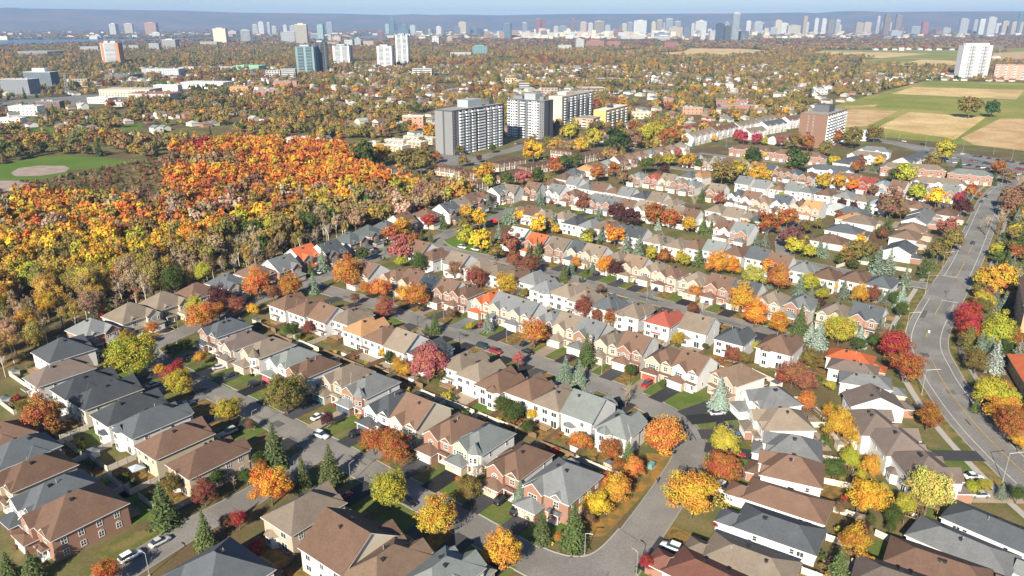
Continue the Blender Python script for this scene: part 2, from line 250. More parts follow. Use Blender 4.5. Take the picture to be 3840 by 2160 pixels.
# one line per row of houses: x,y,facing,width,depth,roof,wall,roof type,extras,seed
HROWS = [
('W','two','-144.3,237.5,-33,11.5,12.6,gy,bk,h,ab,7629 -137.8,251.3,-33,14,12.9,tn,cr,h,,3111 -131.1,263.1,-33,14,12.6,tn,be,h,,3050 -123.1,274.3,-33,13,11.5,br,wh,h,,1485 -115.3,286.3,-33,11.5,13,sl,cr,h,,9755 -107.7,298.5,-33,11.8,13.1,br,bk,h,,2580 -100.1,306.8,-33,11.6,12.9,gy,bk,g,ab,584 -95.2,323.7,-33,11.3,12.2,or,pe,g,ab,7601 -85,330,-33,11.4,12.6,sl,bk,g,ab,3828 -78.8,349.3,-33,11.6,12.5,sg,bk,h,bb,7492 -71.9,362.5,-33,11.6,12.4,sg,bk,h,ab,1363 -64.8,372.2,-33,11.6,12.3,sl,pe,h,,4735 -58.7,384.2,-33,11.2,12.6,br,pe,g,,1766 -46.9,398.3,-33,11.7,12.4,br,pe,h,,8 -36.9,409.2,-33,11.3,13,sl,bk,g,,6151 -31.1,420.7,-33,11.8,12.4,tn,pe,g,,3252 -25.2,432.8,-33,11.7,12.2,br,bk,g,,5449 -17.9,445.6,-33,11.2,12.4,br,bk,h,,2205 -9.3,455.1,-33,11.3,12,gg,bk,g,,7976'),
('S1','two','-144.1,219.5,52,13,13.6,ch,wh,h,,7330 -136.1,203.3,52,9.6,16.1,bg,wh,h,,6868 -123.9,195.3,52,9.7,15,ch,wh,h,,3487 -115.1,189.5,52,9.3,15.9,ch,cr,h,,9711 -104.3,181,52,9.5,16,ch,wh,h,bb,6459 -95.3,174.8,52,9.9,15.6,sl,wh,h,bay,689 -85.2,165,52,9.9,15.2,br,be,h,bb,5389 -73.7,156.9,52,9.8,15.4,br,pe,h,bay/ab,3419'),
('SS','two','-130.7,166.3,233,10,13.7,br,be,h,,6089 -120.7,159.9,233,10.1,13.6,sl,be,h,,9413 -112,151.1,233,9.8,13.9,br,be,h,,5092 -102,142.6,233,10.2,14.4,sl,wh,h,,3109 -94.3,136.2,233,13,15.6,br,bk,h,ab,9075'),
('D','two','-44.9,136.2,52,9.8,14,tn,pe,h,ab/bay,9888 -32.9,125.6,52,13,14.5,br,cr,g,,1786 -24.4,118.8,52,9.7,14.1,bt,cr,h,,6416 -13.7,115.4,52,9.9,13.9,gg,pe,h,,4807'),
('N1','two','-98.6,238.1,232,9.2,13.5,sl,bk,h,,2070 -89.1,227.6,232,9,13.1,bg,pe,h,,1214 -79,221.6,232,9.1,13.5,tn,pe,h,t/gd=b,271 -68.5,213.9,232,8.9,12.9,gg,wh,h,gd=k,763 -60.7,207.5,232,9,12.8,br,bk,h,,2155 -49.1,201.9,232,9,12.6,tn,pe,h,gd=t,5422 -40.8,194.9,232,9.3,13.2,gy,bk,h,t/gd=n,2299 -32.5,184.5,232,9.3,13.5,ch,wh,h,gd=n,5856 -24.5,178.4,232,9.3,13.6,br,cr,g,,1226 -14.7,170.9,232,9.2,13.3,br,bk,h,gd=w,1186 -7,165.6,232,8.9,13.1,gg,pe,h,t/gd=b,2122 2,155.7,232,9.4,13.5,br,bk,h,gd=b,7754 11.9,147.3,232,12,14,gy,bk,h,ab/gd=b,6834'),
('N2','two','-83.6,262.4,52,9.6,11.4,br,wh,h,,238 -74.5,256.1,52,9.4,11.9,br,wh,h,,9975 -65.8,250,52,9,11.5,br,wh,g,,4214 -57.4,248.7,52,9.5,12.3,tn,wh,h,,9518 -50.8,238.7,52,9.3,12,ot,wh,h,,8498 -42.8,231.6,52,9.5,11.4,br,wh,h,,7879 -34.2,224.9,52,9,12.5,tn,wh,g,,7967 -26.2,219.5,52,9.2,11.4,ch,wh,h,,3318 -15.1,210.9,52,9.3,12.3,tn,wh,h,,7240 -9.5,204.2,52,9.3,11.7,tn,wh,h,,4105 -3.4,197.5,52,9.1,11.9,br,wh,h,,3281 5.4,192.8,52,9.5,11.9,br,wh,h,,5185 12.6,186.7,52,9.1,11.6,tn,wh,h,,664 21,181,52,9.4,12.5,gg,wh,g,,2771 28.4,172,52,9,10.5,gg,wh,h,,3507'),
('N3','two','-59.6,299.4,232,9.5,12.4,br,pe,g,,8519 -47.5,294.9,232,8.7,11,br,pe,h,,7413 -38.8,288.9,232,8.6,11.6,br,pe,g,,9954 -31.2,283,232,8.4,11.5,ch,bk,g,s,5063 -23.9,278.2,232,8.8,11.3,br,bk,g,,6638 -17.5,274.3,232,8.7,10.6,br,bk,h,,3889 -8,266.7,232,8.9,11.6,or,pe,h,gd=w,1889 -1.4,260.9,232,8.7,11.4,gy,pe,g,,6040 5.9,254.7,232,9,11.4,gy,pe,g,,7784 14.7,247.4,232,8.6,11.5,gy,bk,h,,8762 21.1,241.1,232,8.8,10.8,tn,pe,g,,5664 28,235.1,232,8.7,11.7,gy,bk,g,,2608 34.3,228.2,232,8.6,11.6,tn,pe,h,,1428 41.2,223.2,232,8.6,11.7,br,bk,g,,7381 48.9,214.9,232,8.7,11.4,br,pe,h,gd=r,6173 56.4,208.5,225,8.7,11.4,br,wh,g,,5621'),
('N4','two','-41.6,332.2,52,9.8,11.8,br,wh,g,,2023 -35.1,322.6,52,9.6,12.1,br,wh,h,,5076 -22.6,313.5,52,9.8,11.9,tn,wh,g,,256 -13.5,305.9,52,9.7,11.1,tn,wh,h,,9016 -6,300.3,52,9.8,11.3,tn,wh,h,,3576 1.2,293.2,52,10,11.1,br,wh,h,,2832 9.1,289.7,52,9.8,11.8,gy,wh,h,,7709 14.3,279.8,52,9.6,11.6,gy,wh,h,,7211 21.8,275.1,52,10.1,11.6,tn,wh,h,s,1409 28.4,267.5,52,10,11.5,tn,wh,h,,9200 36.4,260.9,52,9.9,11.6,sl,wh,h,,9174 44.7,254,52,9.7,11.8,tn,wh,h,,9984 54.1,246.1,52,9.5,11.6,rd,wh,h,,8924 65.1,239.9,52,9.8,11.7,tn,wh,g,,8780 74.8,230.4,52,9.6,11,sl,wh,h,,8819 87.6,223.8,52,11,12.6,br,bk,h,bay,6563'),
('N5','two','4.4,355.4,230,9.7,12.2,lg,bk,g,,1527 13.5,345.8,230,9.8,11.1,or,bk,g,ab,6779 23.2,337.7,230,10,12,tn,bk,g,,4035 32.9,332.2,230,9.7,11.2,sl,pe,g,,7807 38.8,326.8,230,9.7,11.1,tn,pe,g,,481 47.3,318.5,230,10,11.2,tn,pe,h,,373 54.5,309.7,230,9.4,11.2,bt,pe,g,,4654 62.1,304,230,9.6,11.4,tn,pe,h,,1718 67.3,297.6,230,9.7,11.7,br,pe,h,,4105 75.8,289.7,230,9.8,11.8,tn,pe,h,,380 84.6,283,230,9.6,11.5,br,bk,g,,2616 92.5,275.1,230,9.7,12,sl,bk,g,,3577 99.6,266.7,230,9.7,12,tn,pe,h,,2235 109.1,262.4,230,9.5,11.9,gy,bk,h,,2967 118.1,254,230,9.6,11.4,tn,pe,h,,3574 128.3,250,230,9.9,11.2,sl,bk,g,ab,3921'),
('N6','two','11.8,402.9,50,9.1,10.9,br,wh,g,,7123 18.2,396.8,50,9.5,11.3,tn,wh,h,,2064 28.2,395.3,50,9.1,11.6,tn,wh,h,,1573 33.7,383.6,50,9.1,11.6,ch,wh,h,,5919 41,376.6,50,9.1,11.4,gy,wh,h,,8237 49.1,372.6,50,9.6,11.8,br,wh,h,,7898 55.9,367.3,50,9.1,10.8,sl,wh,h,,8434 62.5,358.3,50,9.5,11.4,ch,wh,g,,1883 70.6,348.5,50,9.1,11.8,tn,bk,h,,1560 78.5,340.4,50,9.3,11,tn,wh,h,,1271 86.7,338.9,50,9.5,11.2,br,bk,h,,8442 95.5,333.3,50,9.2,11.1,gg,wh,g,,669 102.9,327.9,50,9.5,11,br,wh,h,,6065 111.8,321.6,50,9.2,11,sl,wh,g,,8397 117.6,311.6,50,9.5,11.2,br,wh,g,,6627 125,304,50,9.3,11,gy,wh,h,,5586 131.5,294.9,50,9.5,11.1,br,wh,h,,2622 141.6,291.4,50,9.5,11.3,br,wh,h,,8828 149.7,285.5,50,9.4,11.7,sl,bk,h,,6647'),
('R1','two','67.5,201.9,212,10.3,12.1,bt,pe,h,gd=r,4942 73,187.2,192,10.5,11.9,gy,wh,h,,812 71.7,174.8,180,10.3,13,tn,wh,h,,5534 69.9,161.2,160,10.3,12.4,gy,wh,h,,1258 66.2,151.7,156,10.4,13.1,br,wh,h,,1959'),
('R1b','bung','62.4,143.5,147,9.4,17.6,br,wh,h,,1770 57.2,133.4,147,9.3,16.7,sl,wh,h,,826 47.9,123.2,147,9.4,17.2,tn,pe,h,,4236 39.4,118.2,140,9.1,17.5,dr,bk,h,,8320'),
('R3','bung','103.4,133.4,-48,8.9,18,sl,wh,h,,1632 93.1,127.7,-46,9.1,18.4,gy,wh,h,,9790 85.2,121.6,-34,9.1,18.5,br,wh,h,,2620 76.2,116.3,-32,8.9,18.6,bg,wh,h,,8879'),
('R2','semi','108.6,218.1,-33,8.3,13,or,wh,h,,6892 106,210.1,-30,8.1,13.4,bg,wh,h,,8690 105.7,201.3,-22,8.1,13.7,gy,wh,h,,4645 102.2,188.3,-8,8.3,13.8,bg,wh,g,,4014'),
('N7','two','0.2,459,238,9.5,12.2,tn,pe,g,,6389 14.4,467.1,236,9.1,11.8,br,bk,g,,9531 29,459,228,9.7,12.5,gg,wh,g,,3665 38.7,451.2,228,9.4,12,br,bk,h,,3992 44.4,438.2,228,9.1,11.5,tn,wh,h,,7673 52.3,431,228,9.2,12.6,gy,bk,g,,1885 60.2,425.8,228,9.1,11.9,gy,bk,g,,852 67.3,419,228,9.3,11.6,br,wh,g,,2290 76.7,414.1,228,9.5,11.9,tn,wh,g,,9539 84.4,407.6,228,9.5,11.8,sl,pe,h,,2244 90.5,401.4,228,9.7,12.3,tn,pe,g,,1865 97.6,395.3,228,9.4,11.8,br,pe,g,,5884 107.6,389.4,228,9.3,12.1,tn,wh,h,,9694 110.4,371.2,228,9.2,11.7,br,wh,g,,4078 117.3,364.7,228,9.4,12.2,gg,bk,g,,647'),
('N8','two','41.8,484,48,9.4,11.4,gy,wh,g,,440 49.2,471.2,48,9.4,11.5,gg,wh,h,,1187 57,465,48,9.5,12.5,br,wh,g,,3846 64.5,459,48,9.4,11.8,br,wh,h,,3451 71.6,451.2,48,9.2,12,gy,wh,g,,1218 79.6,445.6,48,9.5,11.9,sl,wh,h,,3492 87.6,436.4,48,9.3,12.3,tn,wh,g,,2468 93.6,427.6,48,9.2,12.2,tn,wh,h,,5331 116,410.8,48,9.2,12.3,tn,wh,h,,3012 122.2,398.3,48,9.3,11.8,tn,wh,g,,5310 129.9,395.3,48,9,11.5,tn,pe,h,,7943 133.8,389.4,48,9.5,12,sl,wh,h,,152'),
('N9','two','87.1,506.8,228,9.1,11.7,gg,bk,h,,1338 97.1,502,228,9.5,12,rd,bk,h,,5373 105.6,495.1,228,9.3,11.6,tn,pe,g,,5358 111.2,486.2,228,9.3,11.5,tn,bk,h,,9326 117.6,479.6,228,9.5,12.5,gg,bk,h,,4574 129.1,461,228,9.4,12.4,tn,bk,g,,5203 139,449.3,228,9.2,12.6,sl,wh,h,,8456 144.6,440,228,9.2,11.8,br,wh,g,,5952 148.5,431,228,9.5,12.1,bt,pe,h,,9237 159.6,429.3,228,9.3,11.9,sl,wh,g,,9685 167.5,422.4,228,9.4,11.6,br,pe,h,,4611 172.2,415.7,228,9.6,11.7,ot,pe,g,,2599'),
('N10','two','122.5,509.2,46,9.3,12.6,sl,wh,h,,6926 129.8,509.2,46,9,12.1,ot,wh,h,,1377 153.9,486.2,46,9.2,11.7,gy,wh,g,,5141 161.2,473.3,46,9.1,12.2,gy,wh,g,,6914 170.8,469.1,46,9.1,11.7,br,wh,h,,8545 178.6,465,46,9.2,12,gg,wh,g,,5455 185.4,461,46,9.4,12,gg,wh,h,,1187 193.9,453.2,46,9.4,12.5,br,wh,h,,5720 202.9,445.6,46,9.5,12.4,gy,wh,h,,7612 209.3,436.4,46,9.6,12.2,tn,wh,h,,166 215.4,427.6,46,9.5,11.9,bl,wh,h,,2395 227.5,422.4,46,9.1,11.6,br,wh,h,,2746 232.6,417.4,46,9.2,11.9,br,wh,h,,4489'),
('N11','two','141.2,578.4,226,9.3,11.5,sl,bk,g,,1881 147.8,567.6,226,8.9,11.6,tn,bk,h,,1021 156.6,563,226,9.2,11.4,gg,bk,g,,595 161,553.3,226,8.9,11.6,br,bk,g,,9639 168.2,547.7,226,8.8,12.3,tn,bk,g,,3669 177.5,536.9,226,9,12.5,br,pe,g,,5107 183.6,529.1,226,9.1,12.5,sl,wh,g,,4267 191.2,526.5,226,9,11.9,br,bk,h,,8967 197.8,518.9,226,9.2,11.5,sl,bk,h,,6544 204.4,509.2,226,8.7,12.5,br,bk,h,,6307 214.3,504.4,226,9.3,12.4,tn,bk,h,,949 222.3,502,226,9.1,11.7,sl,wh,g,,7743 228.3,495.1,226,9.2,11.9,br,wh,g,,6904 233.9,484,226,9.1,11.6,rd,rd,g,,5272 241.4,479.6,226,8.8,12.5,bl,pe,h,,2148 247.6,471.2,226,9.1,12.6,br,bk,g,,8758 257.1,465,226,8.7,12.1,sl,pe,g,,3347 262.3,459,226,9.2,12.4,tn,pe,h,,1350 273.8,459,226,8.9,12.1,gg,bk,g,,7865'),
('E1','two','26.9,481.8,-42,11.1,10.5,br,bk,h,,8903 36.1,502,-42,11.2,10.8,br,bk,h,,6831 43.7,518.9,-42,10.8,11.2,sl,pe,h,,7212 53.4,534.3,-42,10.8,11.1,ot,wh,h,,2581 62.2,545,-42,11.3,11.6,br,pe,h,,6643 71.3,556.1,-42,10.7,10.8,gg,bk,h,,1098 80.9,568.8,-42,10.9,11.2,br,bk,g,,6459 90.9,582.1,-42,11.1,11.3,br,bk,h,,1997 101,593.4,-42,11.1,10.4,br,pe,h,,7786 111.5,605.2,-42,10.8,11.1,gy,pe,h,,171 122.2,616.7,-42,11.2,11.4,br,bk,h,,2492 133,627.2,-42,10.9,10.9,tn,pe,h,,4885 143.5,640.2,-42,11.3,11.3,tn,wh,h,,1424'),
('B1','bungw','189.4,425.2,-40,12.9,15.6,lg,wh,h,,5396 194.3,417,-40,12.9,15.7,sl,wh,h,,5433 189.1,401.4,-40,13,15.9,ot,pe,h,,1546 190.1,395.5,-40,12.8,16.2,tn,pe,h,,3164 173.8,377.3,-40,12.9,16.4,sl,wh,h,,1476 158.5,358.1,-40,12.8,15.4,br,pe,h,,7107'),
('B2','semi','244.2,410.2,-38,14.9,11.5,br,wh,h,,6996 229.2,407,-38,15.3,11.6,gy,wh,g,,2424 219.3,393.5,-38,15.2,11.9,gy,wh,g,,6752 208.3,376.7,-38,15.1,12.3,bt,pe,h,,5205 198.1,362.4,-38,15.3,12.3,bt,pe,h,,9971 183.9,338.9,-38,15,11.7,sl,bk,g,,5026'),
('R4','two','94.8,173.4,-2,12.7,10,bg,wh,h,,8345 96.7,163.7,-2,12.5,10.3,bg,wh,h,,2594 97.6,152.6,-2,12.5,10.5,bg,wh,h,,3832'),
('D0','two','-56.2,116.5,232,14.9,14,sl,pe,h,,3246'),
]
